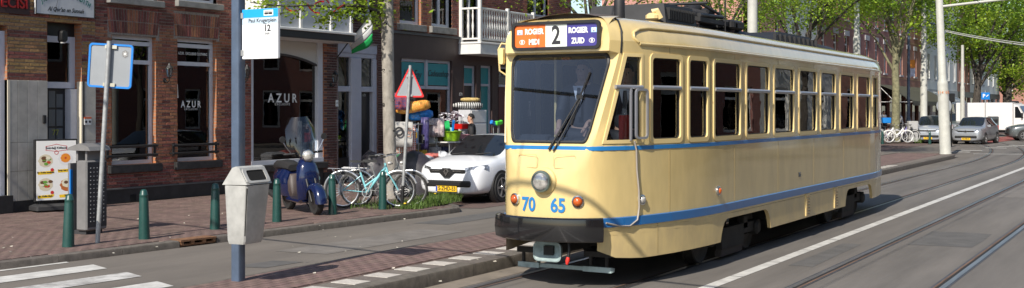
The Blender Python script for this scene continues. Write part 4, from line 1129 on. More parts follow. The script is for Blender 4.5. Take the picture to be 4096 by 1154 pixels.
# white bay
bs0, bs1, bz = 20.25, 23.5, 3.86; bv = -.72
BW = link('bay_window', None, HB)
def bay(name, m, *a, **k): q = mbox(name, HB, m, *a, **k); q.parent = BW; return q
bay('bay_beam', mat('bay_beam_dark', (.025, .023, .024), .55), bs0-.02, bs1+.03, bv-.05, 0, bz-.2, bz-.03, ch=.01); bay('bay_sill', trim_w, bs0-.05, bs1+.05, bv-.09, 0, bz-.03, bz+.03, ch=.01)
bay('bay_soffit', trim_w, bs0, bs1, bv, 0, bz-.215, bz-.2)
cols = [bs0+.05] + [onx(x, 90, FP-bv).y for x in (1115, 1203, 1324, 1404)]
for c in cols: bay('bay_post', trim_w, c-.05, c+.05, bv-.03, bv+.07, bz+.03, bz+2.9, ch=.012)
for l, r in zip(cols, cols[1:]):
    bay('bay_panel', trim_sh, l+.05, r-.05, bv+.005, bv+.04, bz+.03, bz+.86); bay('bay_rail', trim_w, l+.05, r-.05, bv-.045, bv+.06, bz+.86, bz+.95, ch=.01)
    bay('bay_pane', housglass, l+.05, r-.05, bv+.02, bv+.03, bz+.95, bz+2.7)
bay('bay_top', trim_w, bs0-.05, bs1+.05, bv-.08, 0, bz+2.75, bz+3.0, ch=.01); bay('bay_end', trim_w, bs0, bs0+.05, bv+.02, 0, bz+.03, bz+2.75); bay('bay_end', trim_w, bs1-.05, bs1, bv+.02, 0, bz+.03, bz+2.75)
bay('bay_inside', dark_room, bs0+.06, bs1-.06, -.02, -.005, bz+.03, bz+2.75)

# ---- house C: two pale framed doors
C0, C1 = B1, fac(1545, 400)[0]
HC = house('brick_house', 'narrow brown brick house front with two tall pale grey framed doors', C0)
dC = hole_px(1350, 170, 1511); cu = hole_px(1408, -300, 1490, 58)
wall_panels(HC, C0, C1, .08, 5.2, [dC, cu], mortar, reveal=wb_red); wall_panels(HC, C0, C1, 5.2, 9.0, [], wb_red, name='upper_wall'); shellbox(HC, C0, C1, 9.0, wb_red)
lay_bricks(HC, C0, C1, .1, 5.2, [dC, cu], lambda s, z, k, i: br_dk, limit=120, seed=13)
window(HC, cu, v=.1); mbox('sill', HC, sill_m, cu[0]-.08, cu[1]+.08, -.1, .1, cu[2]-.12, cu[2]-.004)
DC = link('door_frame', None, HC)
def dcb(name, m, *a, **k): q = mbox(name, HC, m, *a, **k); q.parent = DC; return q
sA, sB, sC_, sD = [fac(x, 400, .06)[0] for x in (1398, 1440, 1488, 1508)]; zL = fac(1350, 212, .06)[1]; zTr = fac(1350, 356, .06)[1]
dcb('fascia', frame_g, dC[0], dC[1], .02, .1, zL+.02, dC[3]); dcb('head', frame_g, dC[0], dC[1], .04, .14, zL-.1, zL+.02, ch=.01)
dcb('post', frame_g, sA, sB, .0, .16, .1, zL-.1, ch=.02); dcb('post', frame_g, sC_, dC[1], .02, .16, .1, zL-.1, ch=.02); dcb('post', frame_g, dC[0], dC[0]+.05, .02, .16, .1, zL-.1)
dcb('transom', frame_g, dC[0]+.05, sA, .02, .13, zTr-.07, zTr+.07, ch=.01); dcb('transom', frame_g, sB, sC_, .02, .13, zTr-.07, zTr+.07, ch=.01)
dcb('pane', shopglass, dC[0]+.05, sA, .09, .1, zTr+.07, zL-.1); dcb('pane', shopglass, sB, sC_, .09, .1, zTr+.07, zL-.1); dcb('pane', shopglass, dC[0]+.05, sA, .09, .1, .75, zTr-.07)
dcb('door_panel', door_dk, dC[0]+.05, sA, .08, .12, .1, .75); dcb('door_leaf', door_dk, sB, sC_, .14, .18, .1, zTr-.07); dcb('door_kick_plate', frame_g, dC[0]+.1, sA-.06, .07, .08, .2, .42)
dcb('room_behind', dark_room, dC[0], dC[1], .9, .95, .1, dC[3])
wtext('house_number', '173', .09, wht, HC, 1456, 382, .12)

# ---- house D: brown painted shop with teal panels and balcony
D0, D1 = C1, 37.0
HD = house('brick_house', 'red brick house with dark brown painted shop front, teal panels and white balcony', D0)
zc = fac(1580, 133)[1]
dw_ = hole_px(1603, 232, 1806, 640); dd1 = hole_px(1853, 262, 1902); dd2 = hole_px(1920, 262, 1966); dd3 = hole_px(1992, 266, 2060)
du1 = hole_px(1597, -190, 1683, 92); du2 = hole_px(1725, -180, 1806, 105); du3 = hole_px(1850, -200, 1925, 168); du4 = hole_px(2108, -200, 2192, 60)
wall_panels(HD, D0, D1, .08, zc, [dw_, dd1, dd2, dd3], brown_p, y=-.014, depth=.16, name='painted_wall')
upH = [du1, du2, [du3[0], du3[1], zc+.001, du3[3]], du4]
wall_panels(HD, D0, D1, zc, 6.4, upH, mortar, reveal=wb_ora); wall_panels(HD, D0, D1, 6.4, 10, [], wb_red, name='upper_wall'); shellbox(HD, D0, D1, 10, wb_red)
def matD(s, z, k, i):
    for h in (du1, du2, du3, du4):
        for (e, sg) in ((h[0], -1), (h[1], 1)):
            if 0 <= (s-e)*sg < (.24 if k % 2 else .13): return br_ora
    return br_red
lay_bricks(HD, D0, D1, zc+.07, 6.4, upH, matD, limit=300, seed=14)
mbox('string_course', HD, MATS['plinth_cap_grey'], D0, D1, -.06, .01, zc-.005, zc+.07)
window(HD, dw_, transoms=(fac(1603, 348, .1)[1],), mullions=(), fw=.08, v=.06, gm=shopglass, name='shop_window', depth=2.0, fm=frame_g)
ztp = fac(1603, 348, .08)[1]; mid = fac(1700, 300, .08)[0]
b = MB(T(-D0)); b.box((mid, .08, (ztp+dw_[3])/2), (.1, .12, dw_[3]-ztp)); b.build('mullion', frame_g, HD)
for (l, r) in ((dw_[0]+.09, mid-.07), (mid+.07, dw_[1]-.09)): mbox('teal_panel', HD, teal, l, r, .07, .095, ztp+.07, dw_[3]-.1)
wtext('shop_lettering', 'Hey Fay', .36, blk, HD, 1648, 300, .06, shear=.4, sx=.75); wtext('shop_lettering', 'Cadeaushop', .26, blk, HD, 1752, 296, .06, shear=.4, sx=.85)
for (h, lf) in ((dd1, door_dk), (dd2, teal_d), (dd3, mat('dark_red_door', (.08, .015, .015), .45))):
    zz = fac(1853, 343)[1]
    d_ = link('door', None, HD)
    fr = window(HD, [h[0], h[1], zz, h[3]], fw=.07, v=.05, name='fanlight', gm=teal if h is not dd3 else housglass, room=False, fm=frame_g)
    for (a0_, a1_) in ((h[0], h[0]+.07), (h[1]-.07, h[1])): q = mbox('jamb', HD, frame_g, a0_, a1_, .05, .13, .1, zz); q.parent = d_
    q = mbox('leaf', HD, lf, h[0]+.07, h[1]-.07, .1, .14, .1, zz); q.parent = d_
wtext('house_number', '171', .14, wht, HD, 1843, 379, -.02)
for h in (du1, du2): window(HD, h, transoms=(h[2]+1.55,) if h is du1 else (), mullions=() if h is du1 else ((h[0]+h[1])/2,), v=.1, fw=.09); mbox('sill', HD, MATS['grey_sill'], h[0]-.12, h[1]+.14, -.12, .1, h[2]-.2, h[2]-.01, .012)
window(HD, upH[2], transoms=(), mullions=((du3[0]+du3[1])/2,), v=.1, name='balcony_door'); window(HD, du4, mullions=((du4[0]+du4[1])/2,), v=.1)
# balcony
bv = -.77; sL = onx(1922, 190, FP-bv).y; sR = sL+3.4; zS = onx(1922, 171, FP-bv).z; zSb = onx(1922, 217, FP-bv).z
BC = link('balcony', None, HD)
def bal(name, m, *a, **k): q = mbox(name, HD, m, *a, **k); q.parent = BC; return q
bal('slab', mat('balcony_white', (.66, .66, .66), .6, var=.08, vscale=3), sL, sR, bv, 0, zSb, zS-.03, ch=.012); bal('slab_edge', trim_w, sL-.02, sR+.02, bv-.02, 0, zS-.03, zS+.03, ch=.01)
zr = onx(1922, 32, FP-bv).z
for (s, y) in ((sL+.06, bv+.06), (sR-.06, bv+.06), (sL+.06, -.06), ((sL+sR)/2, bv+.06)): bal('post', trim_w, s-.05, s+.05, y-.05, y+.05, zS+.03, zr+2.2 if y > bv+.1 or s < sL+.1 else zr+.1, ch=.01)
bal('top_rail', trim_w, sL, sR, bv+.025, bv+.095, zr-.03, zr+.03, ch=.01); bal('bottom_rail', trim_w, sL, sR, bv+.035, bv+.085, zS+.1, zS+.15); bal('top_rail', trim_w, sL+.025, sL+.095, bv+.1, -.02, zr-.03, zr+.03, ch=.01); bal('bottom_rail', trim_w, sL+.035, sL+.085, bv+.1, -.02, zS+.1, zS+.15)
bl_b = MB(); hh = zr-zS-.18
bl_b.lathe([(.025, 0), (.03, .05*hh), (.018, .12*hh), (.032, .3*hh), (.04, .42*hh), (.02, .6*hh), (.032, .78*hh), (.02, .9*hh), (.028, hh)], 8)
blm = None
pts = [(sL+.2+.14*k, bv+.06) for k in range(24)] + [(sL+.06, bv+.3), (sL+.06, bv+.46)]
for (s, y) in pts:
    if blm is None: q = bl_b.build('baluster', trim_w, BC, smooth=50); blm = q.data
    else: q = link('baluster', blm, BC)
    q.location = (s-D0, y, zS+.15)
# ---- wall lamps and flag
def wall_lamp(x, y, label, v=0.0):
    s, z = fac(x, y, -.15); L = thing('wall_lantern', label, 'lamp', (FP, s, z), R(90), 'black wall lanterns on the brick fronts')
    b = MB(); b.lathe([(.05, 0), (.05, .02), (.03, .03)], 12, T(0, -.005, -.12) @ RX(R(90))); b.tube([(0, -.02, -.12), (0, -.1, -.16), (0, -.15, -.12), (0, -.15, -.06)], .012, 6); b.build('bracket', iron, L, smooth=50)
    b = MB(T(0, -.15, -.06)); b.lathe([(.03, 0), (.045, .01), (.045, .02)], 6); b.lathe([(.085, .2), (.03, .27), (.012, .3), (.014, .33)], 6)
    for k in range(6): a = k*PI/3; b.tube([(.045*math.cos(a), .045*math.sin(a), .015), (.08*math.cos(a), .08*math.sin(a), .2)], .006, 4)
    b.build('lantern_cage', iron, L); b = MB(T(0, -.15, -.06)); b.lathe([(.038, .02), (.07, .198)], 6); b.build('lantern_glass', housglass, L)
wall_lamp(677, 300, 'black lantern on brick between the two tall windows'); wall_lamp(988, 302, 'black lantern at the left edge of the arched shop window'); wall_lamp(1340, 322, 'black lantern on the brick pier right of the arched shop window')
FL = thing('flag', 'white and green flag hanging from a black pole on the brick pier', 'flag', (FP, fac(1350, 232, -.05)[0], fac(1350, 232, -.05)[1]), R(90))
pb = Vector((0, -.03, 0)); tip = onx(1482, 52, FP+1.0); tip = Vector((tip.y-FL.location.y, -1.0, tip.z-FL.location.z))
b = MB(); b.tube([pb, tip], .016, 8); b.build('flag_pole', iron, FL, smooth=60)
fb = MB()
d_ = (pb-tip)
cols_ = [[], [], []]
N = 10
def fpt(i, j):
    u, w_ = i/N, j/N                                       # along pole, hanging
    p = tip + d_*(.62*u) + Vector((.03*math.sin(5*w_+4*u), .07*math.sin(6*u+2)*w_, -.72*w_*(1-.55*u))) + Vector((.28*w_*(1-u*.2), .05*w_, 0)); return tuple(p)
for (k, (lo_, hi_, m_)) in enumerate(((0, 4, wht), (4, 7, mat('flag_grey_white', (.5, .52, .53), .8)), (7, 10, mat('flag_green', (.01, .35, .09), .7)))):
    q = MB(); vs = [fpt(i, j) for j in range(lo_, hi_+1) for i in range(N+1)]; q.add(vs, [(a*(N+1)+c, a*(N+1)+c+1, (a+1)*(N+1)+c+1, (a+1)*(N+1)+c) for a in range(hi_-lo_) for c in range(N)])
    o2 = q.build('flag_cloth', m_, FL, smooth=80, recalc=False); o2.modifiers.new('thickness', 'SOLIDIFY').thickness = .004
s, z = fac(1344, 414); q = thing('number_plate', 'small white plate numbered 171 on the brick pier', 'plate', (FP+.0, s, z), R(90)); b = MB(); b.box((0, -.03, 0), (.1, .012, .16)); b.build('plate', wht, q); text('number', '171', .06, blk, q, T(0, -.038, 0) @ RX(R(90)))
# ------------------------------------------------------------------ street furniture
green_b = mat('bollard_green', (.012, .06, .052), .38, var=.12, vscale=6, coat=.2)
galv = mat('galvanised_steel', (.4, .41, .41), .5, metal=.4, var=.18, vscale=12)
zinc_lt = mat('sign_back_grey', (.27, .29, .31), .55, var=.05, vscale=4)
sblue = mat('sign_blue', (.01, .2, .62), .4)
plas_w = mat('bin_plastic_grey_white', (.42, .42, .4), .45, var=.16, vscale=5)
bin_grey = mat('bin_grey_steel', (.17, .167, .167), .5, var=.12, vscale=4)
bin_dk = mat('bin_dark_panel', (.035, .035, .038), .6)
pole_b = mat('blue_grey_pole', (.07, .1, .155), .4, coat=.2, var=.15, vscale=5)
bm = MB(); bm.lathe([(.082, 0), (.08, .05), (.064, .6), (.06, .63), (.063, .635), (.063, .65), (.056, .66), (.05, .7), (.035, .722), (.01, .73)], 18)
b0 = None
for i, (x, y, lab) in enumerate(((273, 988, 'dark green bollard in front of the grey perforated litter bin'), (577, 957, 'dark green bollard right of the blue edged sign post'), (860, 918, 'dark green bollard just left of the blue grey stop pole'),
                                 (1108, 888, 'dark green bollard between the white litter bin and the blue scooter'), (1331, 859, 'dark green bollard between the scooter and the bicycles'), (1531, 838, 'dark green bollard in front of the pale blue bicycle'))):
    if b0 is None: o = bm.build('bollard', green_b, smooth=40); b0 = o.data
    else: o = link('bollard', b0)
    p = gp(x, y, .1); o.location = (p.x, p.y, .1); o.rotation_euler = (R((-1.2, .8, .3, -.6, 1.4, -.4)[i]), R((.6, -.9, 1.1, -.3, .5, -1.2)[i]), i*1.1); tag(o, lab, 'bollard', 'bollards along the kerb')
# litter bin (tall, perforated)
p = gp(352, 934, .1); LB = thing('litter_bin', 'tall grey litter bin with perforated side and hood beside the menu board', 'litter bin', (p.x+.02, p.y, .1), R(3))
b = MB(); b.box((0.06, 0, .59), (.22, .42, 1.06), None, .02); b.build('body', bin_grey, LB, smooth=30)
b = MB(); b.box((.163, 0, .6), (.02, .38, .98)); b.build('perforated_panel', bin_dk, LB)
pm_ = mat('perforation_light', (.4, .4, .4), .6); vs = MB()
for j in range(14):
    for k in range(5): vs.box((.175, -.13+.065*k, .2+.062*j), (.005, .014, .014))
q = vs.build('perforation', pm_, LB); q['kind'] = 'stuff'
b = MB(); b.box((-.02, 0, .03), (.26, .32, .06)); b.build('foot', bin_dk, LB)
b = MB(); b.box((-.2, -.02, .55), (.05, .36, 1.05)); b.build('ad_door', bin_grey, LB); b = MB(); b.box((-.172, -.19, .78), (.02, .04, .4)); b.build('blue_sticker', sblue, LB)
b = MB(); b.box((-.09, 0, 1.2), (.04, .3, .18)); b.box((.1, 0, 1.2), (.04, .3, .18)); b.build('hood_post', bin_grey, LB)
b = MB(); b.loft([[(-.24, -.21, 1.27), (.24, -.21, 1.27), (.2, -.21, 1.33), (.02, -.21, 1.38), (-.2, -.21, 1.32)], [(-.24, .21, 1.27), (.24, .21, 1.27), (.2, .21, 1.33), (.02, .21, 1.38), (-.2, .21, 1.32)]], True, True); b.build('hood', bin_grey, LB)
# blue edged traffic sign seen from behind, on a leaning post
p = gp(390, 972, .1); top = at(437, 165, p.length); top = at(437, 165, -ST*p.x+CT*p.y)
TS_ = thing('traffic_sign', 'back of a blue edged square traffic sign on a leaning grey post', 'traffic sign', (p.x, p.y, .1))
b = MB(); b.tube([(0, 0, 0), tuple(top-p)], .033, 12); b.build('post', galv, TS_, smooth=60)
d_ = (top-p).normalized(); ctr = at(437, 264, -ST*p.x+CT*p.y) - p
ax = Vector((CT, ST, 0)) - d_*d_.dot(Vector((CT, ST, 0))); M = frame(ctr + Vector((ST, -CT, 0))*(-.05), ax, d_)
b = MB(M); b.ring2(rrect(.63, .63, .05), rrect(.575, .575, .03), None, -.02, .012); b.build('blue_edge', sblue, TS_, smooth=40)
b = MB(M); b.prism(rrect(.58, .58, .03), .012, None, -.012); b.build('panel', zinc_lt, TS_)
for dz in (-.27, .27): b = MB(M); b.box((0, dz, .02), (.17, .05, .02)); b.build('clamp', chrome, TS_)
b = MB(M); b.prism([(.2+.05*math.cos(R(60*k+30)), .18+.058*math.sin(R(60*k+30))) for k in range(6)], .002, None, .001); b.build('sticker', mat('sticker_grey', (.2, .2, .2), .6), TS_)
for a in (90, 210, 330, 270, 30, 150): b = MB(M); b.prism([(.2+.006*math.cos(R(a+90)), .18+.006*math.sin(R(a+90))), (.2+.04*math.cos(R(a)), .18+.045*math.sin(R(a))), (.2-.006*math.cos(R(a+90)), .18-.006*math.sin(R(a+90)))], .002, None, .004); b.build('sticker_petal', wht, TS_)
# menu board on wheeled base
p = gp(190, 845, .1); MBD = thing('menu_board', 'illuminated white menu board with food pictures on a wheeled black base', 'menu board', (p.x+.1, p.y+.1, .1), R(72))
b = MB(); b.box((0, 0, .76), (.8, .07, 1.16), None, .01); b.build('frame', iron, MBD)
b = MB(); b.box((0, -.037, .76), (.74, .006, 1.1)); b.build('poster', mat('poster_white', (.78, .78, .76), .35), MBD)
b = MB(); b.loft([[(x, y, .03) for x, y in rrect(.86, .42, .05)], [(x, y, .1) for x, y in rrect(.86, .42, .05)], [(x*.85, y*.6, .14) for x, y in rrect(.86, .42, .05)]], True, True); b.build('base', mat('base_black', (.03, .03, .032), .6), MBD, smooth=30)
for x in (-.3, .3): b = MB(); b.tube([(x, 0, .12), (x, 0, .2)], .02, 8); b.build('stem', iron, MBD)
for x in (-.32, .32):
    b = MB(); b.lathe([(.03, -.03), (.03, .03)], 10, T(x, .15, .03) @ RY(PI/2)); b.build('castor', rubber, MBD)
def mpt(x, z, o=.0): return T(x, -.0405-o, z) @ RX(R(90))
lr = mat('logo_red', (.55, .03, .03), .5); ylw = mat('menu_yellow', (.85, .55, .02), .5)
b = MB(mpt(0, 1.18)); b.ring2([(-.2, -.05), (-.2, .03), (-.1, .045), (0, .07), (.1, .045), (.2, .03), (.2, -.05), (.1, -.06), (0, -.075), (-.1, -.06)], [(-.188, -.043), (-.188, .022), (-.1, .037), (0, .06), (.1, .037), (.188, .022), (.188, -.043), (.1, -.052), (0, -.066), (-.1, -.052)], None, 0, .001); b.build('logo_frame', lr, MBD)
text('menu_lettering', 'Emirdağ Köftecisi', .056, blk, MBD, mpt(0, 1.175, .001), bold=.001)
b = MB(mpt(0, 1.09)); b.ring2(circ(.04, 14), circ(.03, 14), None, 0, .001); b.build('logo_wreath', lr, MBD)
for (x, z, kind, cap) in ((-.2, .94, 0, 'Br. Kofte medium'), (.17, .97, 1, 'Soep van de dag'), (-.2, .5, 2, 'Br. Kofte klein'), (.2, .5, 3, 'Sütlaç')):
    fp_ = link('food_picture', None, MBD); rnd = random.Random(kind)
    def disc(c, r, m, o, sx=1.0): q = MB(mpt(x+c[0], z+c[1], o)); q.prism([(r*sx*math.cos(t*PI/9)*(1+.08*math.sin(3*t)), r*math.sin(t*PI/9)) for t in range(18)], .0006); q.build('food', m, fp_)
    F_ = lambda n, c: MATS.get(n) or mat(n, c, .6)
    if kind in (0, 2):
        disc((0, 0), .12, F_('flatbread', (.62, .55, .4)), 0, 1.1)
        for k in range(9): disc((rnd.uniform(-.07, .09), rnd.uniform(-.07, .06)), rnd.uniform(.018, .035), F_(*(('salad_green', (.13, .32, .04)), ('kebab_brown', (.13, .06, .025)), ('tomato', (.5, .06, .02)), ('cream_sauce', (.7, .66, .5)))[k % 4]), .001+.0003*k, 1.5)
    elif kind == 1: disc((0, 0), .12, F_('plate_white', (.7, .7, .7)), 0, 1.15); disc((0, .015), .085, F_('soup_orange', (.75, .25, .02)), .001, 1.1); disc((0, .015), .02, F_('tomato', (.5, .06, .02)), .002)
    else: disc((0, -.02), .12, F_('clay_bowl', (.45, .13, .03)), 0, 1.1); disc((0, .02), .085, F_('cream_sauce', (.7, .66, .5)), .001, 1.2); disc((-.02, .03), .03, F_('kebab_brown', (.13, .06, .025)), .002, 1.3)
    if kind in (0, 2): disc((.12, -.17 if kind == 0 else -.15), .032, lr, .002)
    q = MB(mpt(x, z-.22 if kind < 2 else z-.22, .0004)); q.prism([(-.15, .02), (.16, .035), (.15, .0), (.1, -.03), (-.14, -.035)], .0006); q.build('yellow_stroke', ylw, fp_)
    text('menu_lettering', cap, .043, blk, fp_, mpt(x, z-.215, .002), bold=.0012)
# tram stop pole with panel, and plastic bin
p = gp(953, 1124, .15); SP = thing('stop_pole', 'blue grey tram stop pole with white panel Paul Krugerplein 12', 'stop sign', (p.x, p.y, .15))
b = MB(); b.prism(rrect(.115, .115, .02, 3), 3.75); b.build('pole', pole_b, SP, smooth=40)
pw, ph, pz = .5, .53, 2.65; M = T(.07+pw/2, -.0, pz) @ RX(R(90))
b = MB(M); b.prism(rrect(pw, ph, .012), .03, None, -.015); b.build('panel', mat('panel_white', (.74, .75, .76), .35), SP)
b = MB(M); b.prism(rrect(pw-.002, .09, .006, 4, 0, ph/2-.046), .034, None, -.017); b.build('blue_band', mat('stop_blue', (.01, .34, .82), .4), SP)
b = MB(M); b.prism(rrect(pw-.004, .07, .004, 4, 0, ph/2-.128), .0325, None, -.01625); b.build('pale_band', mat('stop_pale_blue', (.5, .62, .74), .4), SP)
for z in (-.2, .2): b = MB(M); b.box((-pw/2-.01, z, 0), (.06, .06, .05)); b.build('clamp', galv, SP)
b = MB(M); b.box((.12, ph/2-.046, .018), (.13, .06, .003)); b.build('tram_pictogram_field', wht, SP)
pg = link('tram_pictogram', None, SP)
for dx in (-.028, .028): b = MB(M); b.box((.12+dx, ph/2-.052, .0205), (.05, .022, .003)); b.build('tram_car_symbol', blk, pg)
b = MB(M); b.box((.122, ph/2-.031, .0205), (.11, .004, .003)); b.build('wire_symbol', blk, pg)
text('stop_name', 'Paul Krugerplein', .058, blk, SP, M @ T(.035, ph/2-.125, .0175), bold=.0006); text('line_number', '12', .095, blk, SP, M @ T(.1, .055, .0165), bold=.002)
text('small_print', 'Tram', .02, blk, SP, M @ T(.07, .105, .0165)); text('small_print', 'Markenseplein\nDen Haag HS', .012, blk, SP, M @ T(.1, -.0, .0165))
b = MB(M); b.ring2(rrect(.1, .16, .002, 1, .1, .03), rrect(.097, .157, .002, 1, .1, .03), None, .015, .0165); b.build('line_box', zinc_lt, SP)
BN = thing('plastic_bin', 'grey white plastic litter bin with gabled top hung on the stop pole', 'litter bin', (p.x+.22, p.y-.1, .15), R(5))
def binring(z, kx, ky, sh=0): return [(x*kx+sh, y*ky, z) for x, y in rrect(.31, .42, .05, 3)]
b = MB(); b.loft([binring(.43, .7, .74, -.03), binring(.47, .78, .8, -.025), binring(1.05, 1, 1, 0)], True, True); b.build('body', plas_w, BN, smooth=20)
b = MB(); e = .16; f_ = .215
prof = [(-e, 1.055), (-.03, 1.235), (.02, 1.25), (.06, 1.235), (e, 1.06)]
b.loft([[(x, y, z) for x, z in prof] for y in (-f_, f_)], True, True); b.build('hood', plas_w, BN, smooth=25)
sl = Vector((e-.06, 0, 1.06-1.235)); M2 = frame(Vector((.06+.0, 0, 1.235)) + sl*.5, sl, (0, 1, 0))
b = MB(M2); n_ = sl.length; b.prism(rrect(n_*.62, .3, .03, 3), .004, None, .0005); b.build('opening', black_m, BN)
b = MB(M2); b.ring2(rrect(n_*.86, .4, .04, 3), rrect(n_*.62, .3, .03, 3), None, 0, .012); b.build('opening_rim', plas_w, BN, smooth=30)
b = MB(); b.box((.09, -.195, .78), (.006, .012, .5), RY(R(3)) ); b.build('door_joint', iron, BN)
b = MB(); b.box((-.14, .1, .8), (.1, .1, .5)); b.build('bracket', iron, BN)
# triangular sign seen from behind
p = gp(1607, 835, .1); Yp = -ST*p.x+CT*p.y; TR = thing('warning_sign', 'back of a red edged triangular warning sign on a slim grey post', 'traffic sign', (p.x, p.y, .1))
top = at(1641, 262, Yp)-p
b = MB(); b.tube([(0, 0, 0), tuple(top)], .03, 10); b.build('post', galv, TR, smooth=60); b = MB(); b.tube([(0, 0, 0), tuple(top*.16)], .034, 10); b.build('post_base', iron, TR, smooth=60)
pts = [at(x, y, Yp+.05)-p for x, y in ((1641, 266), (1580, 388), (1694, 388))]; M = frame((pts[0]+pts[1]+pts[2])/3, Vector((CT, ST, 0)), top)
Mi = M.inverted(); loc = [(Mi @ q) for q in pts]
def rtri(k): 
    out = []
    for q in loc:
        a0 = math.atan2(q.y, q.x)
        for t in (-.9, -.3, .3, .9): out.append((q.x*k*.93+.025*math.cos(a0+t), q.y*k*.93+.025*math.sin(a0+t)))
    return out
b = MB(M); b.ring2(rtri(1), rtri(.84), None, -.012, .012); b.build('red_edge', mat('sign_red', (.68, .02, .02), .4), TR, smooth=40)
b = MB(M); b.prism(rtri(.86), .01, None, -.005); b.build('panel', zinc_lt, TR)
for (k, w) in ((.2, .12), (-.17, .12)): b = MB(M); b.box((0, k, .02), (w, .04, .02)); b.build('clamp', galv, TR)

# ------------------------------------------------------------------ bicycles
tyre_m = mat('tyre_rubber', (.02, .02, .02), .75); rim_m = mat('rim_silver', (.55, .55, .55), .3, metal=.8); white_t = mat('white_tyre', (.55, .55, .53), .6); spoke_m = mat('spoke_steel', (.5, .5, .5), .35, metal=.8)
def bike(name, label, loc, rz, col, group, rack=True, tyre=None, lean=.06, frame_r=.019, detail=True, cat='bicycle'):
    B = thing(name, label, cat, loc, 0, group, rot=(lean, 0, rz)); n = 20 if detail else 14
    fm = col
    for (cx, nm) in ((0, 'rear_wheel'), (1.06, 'front_wheel')):
        W = link(nm, None, B); M = T(cx, 0, .345) @ RX(R(90))
        pts = [(.325*math.cos(2*PI*k/n), .325*math.sin(2*PI*k/n), 0) for k in range(n)]
        q = MB(M); q.tube(pts, .021, 6, closed=True); q.build('tyre', tyre or tyre_m, W, smooth=60)
        q = MB(M); q.tube([(x*.925, y*.925, 0) for x, y, _ in pts], .013, 5, closed=True); q.build('rim', rim_m, W, smooth=60)
        q = MB(M)
        for k in range(18 if detail else 10): a = 2*PI*k/(18 if detail else 10); q.tube([(.02*math.cos(a+1.2), .02*math.sin(a+1.2), .02*(-1)**k), (.3*math.cos(a), .3*math.sin(a), 0)], .0028, 3, cap=False)
        q.lathe([(.028, -.04), (.028, .04)], 10); o = q.build('spokes', spoke_m, W)
        q = MB(T(cx, 0, .345) @ RX(R(90))); a0, a1 = (25, 200) if cx == 0 else (20, 165)
        q.tube([(.365*math.cos(R(a0+(a1-a0)*k/14)), .365*math.sin(R(a0+(a1-a0)*k/14)), 0) for k in range(15)], .02, 6, flat=.4); q.build('mudguard', rim_m if detail else fm, W, smooth=60)
    q = MB()
    head_b, head_t, bbk, seat = (.86, 0, .66), (.80, 0, .86), (.46, 0, .3), (.33, 0, .68)
    q.tube([head_t, head_b], frame_r*1.2, 8); q.tube([(.82, 0, .8), bbk], frame_r*1.5, 8); q.tube([(.84, 0, .72), (.42, 0, .42)], frame_r, 8); q.tube([bbk, seat], frame_r, 8)
    for y in (-.06, .06): q.tube([bbk, (0, y, .345)], .011, 6); q.tube([(.345, 0, .62), (0, y, .345)], .01, 6); q.tube([(.87, y*.9, .64), (.9, y*.9, .62), (1.06, y*.9, .345)], .013, 6)
    q.box((.872, 0, .64), (.04, .13, .03)); q.build('frame', fm, B, smooth=60)
    q = MB(); q.tube([seat, (.29, 0, .84)], .013, 6); q.build('seat_post', rim_m, B, smooth=60)
    q = MB(T(.26, 0, .86)); q.loft([[(-.12, -.09, .02), (-.12, .09, .02), (-.12, .07, .06), (-.12, -.07, .06)], [(-.05, -.09, .01), (-.05, .09, .01), (-.05, .07, .055), (-.05, -.07, .055)], [(.05, -.04, .01), (.05, .04, .01), (.05, .03, .05), (.05, -.03, .05)], [(.15, -.018, .015), (.15, .018, .015), (.15, .012, .04), (.15, -.012, .04)]], True, True); q.build('saddle', tyre_m, B, smooth=60)
    q = MB(); q.tube([head_t, (.77, 0, 1.0)], .013, 6); q.tube([(.62, -.3, 1.0), (.72, -.27, 1.03), (.79, -.12, 1.02), (.79, .12, 1.02), (.72, .27, 1.03), (.62, .3, 1.0)], .012, 6); q.build('handlebar', rim_m, B, smooth=60)
    for y in (-.3, .3): q = MB(); q.tube([(.64, y, 1.005), (.53, y*1.02, .985)], .017, 6); q.build('grip', tyre_m, B, smooth=60)
    q = MB(T(.46, 0, .3) @ RX(R(90))); q.ring2(circ(.095, 20), circ(.08, 20), None, .05, .056); q.box((0, 0, .0), (.03, .03, .14)); q.build('chainring', rim_m, B)
    for (sy, a) in ((-1, R(-60)), (1, R(120))):
        q = MB(T(.46, sy*.08, .3) @ RY(a)); q.box((.085, 0, 0), (.18, .015, .022)); q.box((.17, sy*.06, 0), (.09, .1, .022)); q.build('crank', tyre_m if not detail else rim_m, B)
    if rack:
        q = MB()
        for y in (-.07, .07): q.tube([(-.28, y, .76), (.26, y, .74)], .008, 5); q.tube([(-.2, y*1.3, .75), (0, y*1.3, .36)], .007, 5); q.tube([(-.05, y*1.3, .75), (.0, y*1.3, .36)], .007, 5)
        for x in (-.28, -.14, .0, .14): q.tube([(x, -.08, .755), (x, .08, .755)], .007, 5)
        q.build('rack', rim_m, B, smooth=60)
    q = MB(); q.lathe([(.03, 0), (.04, .04), (.02, .07)], 10, T(.86, 0, .86) @ RY(R(90))); q.build('lamp', clear_l, B, smooth=50)
    if detail: q = MB(); q.tube([(.35, .06, .28), (.3, .16, .02)], .009, 5); q.build('kick_stand', rim_m, B)
    return B
def bike_between(rear_px, front_px, z, *a, **k): pass
pr_, pf_ = gp(1372, 833, .1), gp(1587, 833, .1)
lblue = mat('bike_pale_blue', (.22, .55, .6), .3, coat=.5); bike_bk = mat('bike_black', (.015, .015, .016), .35, coat=.4); bike_wh = mat('bike_white', (.72, .72, .7), .35, coat=.4); bike_pur = mat('bike_violet', (.15, .13, .35), .4)
ang = math.atan2(pf_.y-pr_.y, pf_.x-pr_.x)
bike('bicycle', 'pale blue city bicycle with silver rear rack parked by the tree', (pr_.x, pr_.y, .1), ang, lblue, 'bicycles at the tree', lean=-.05)
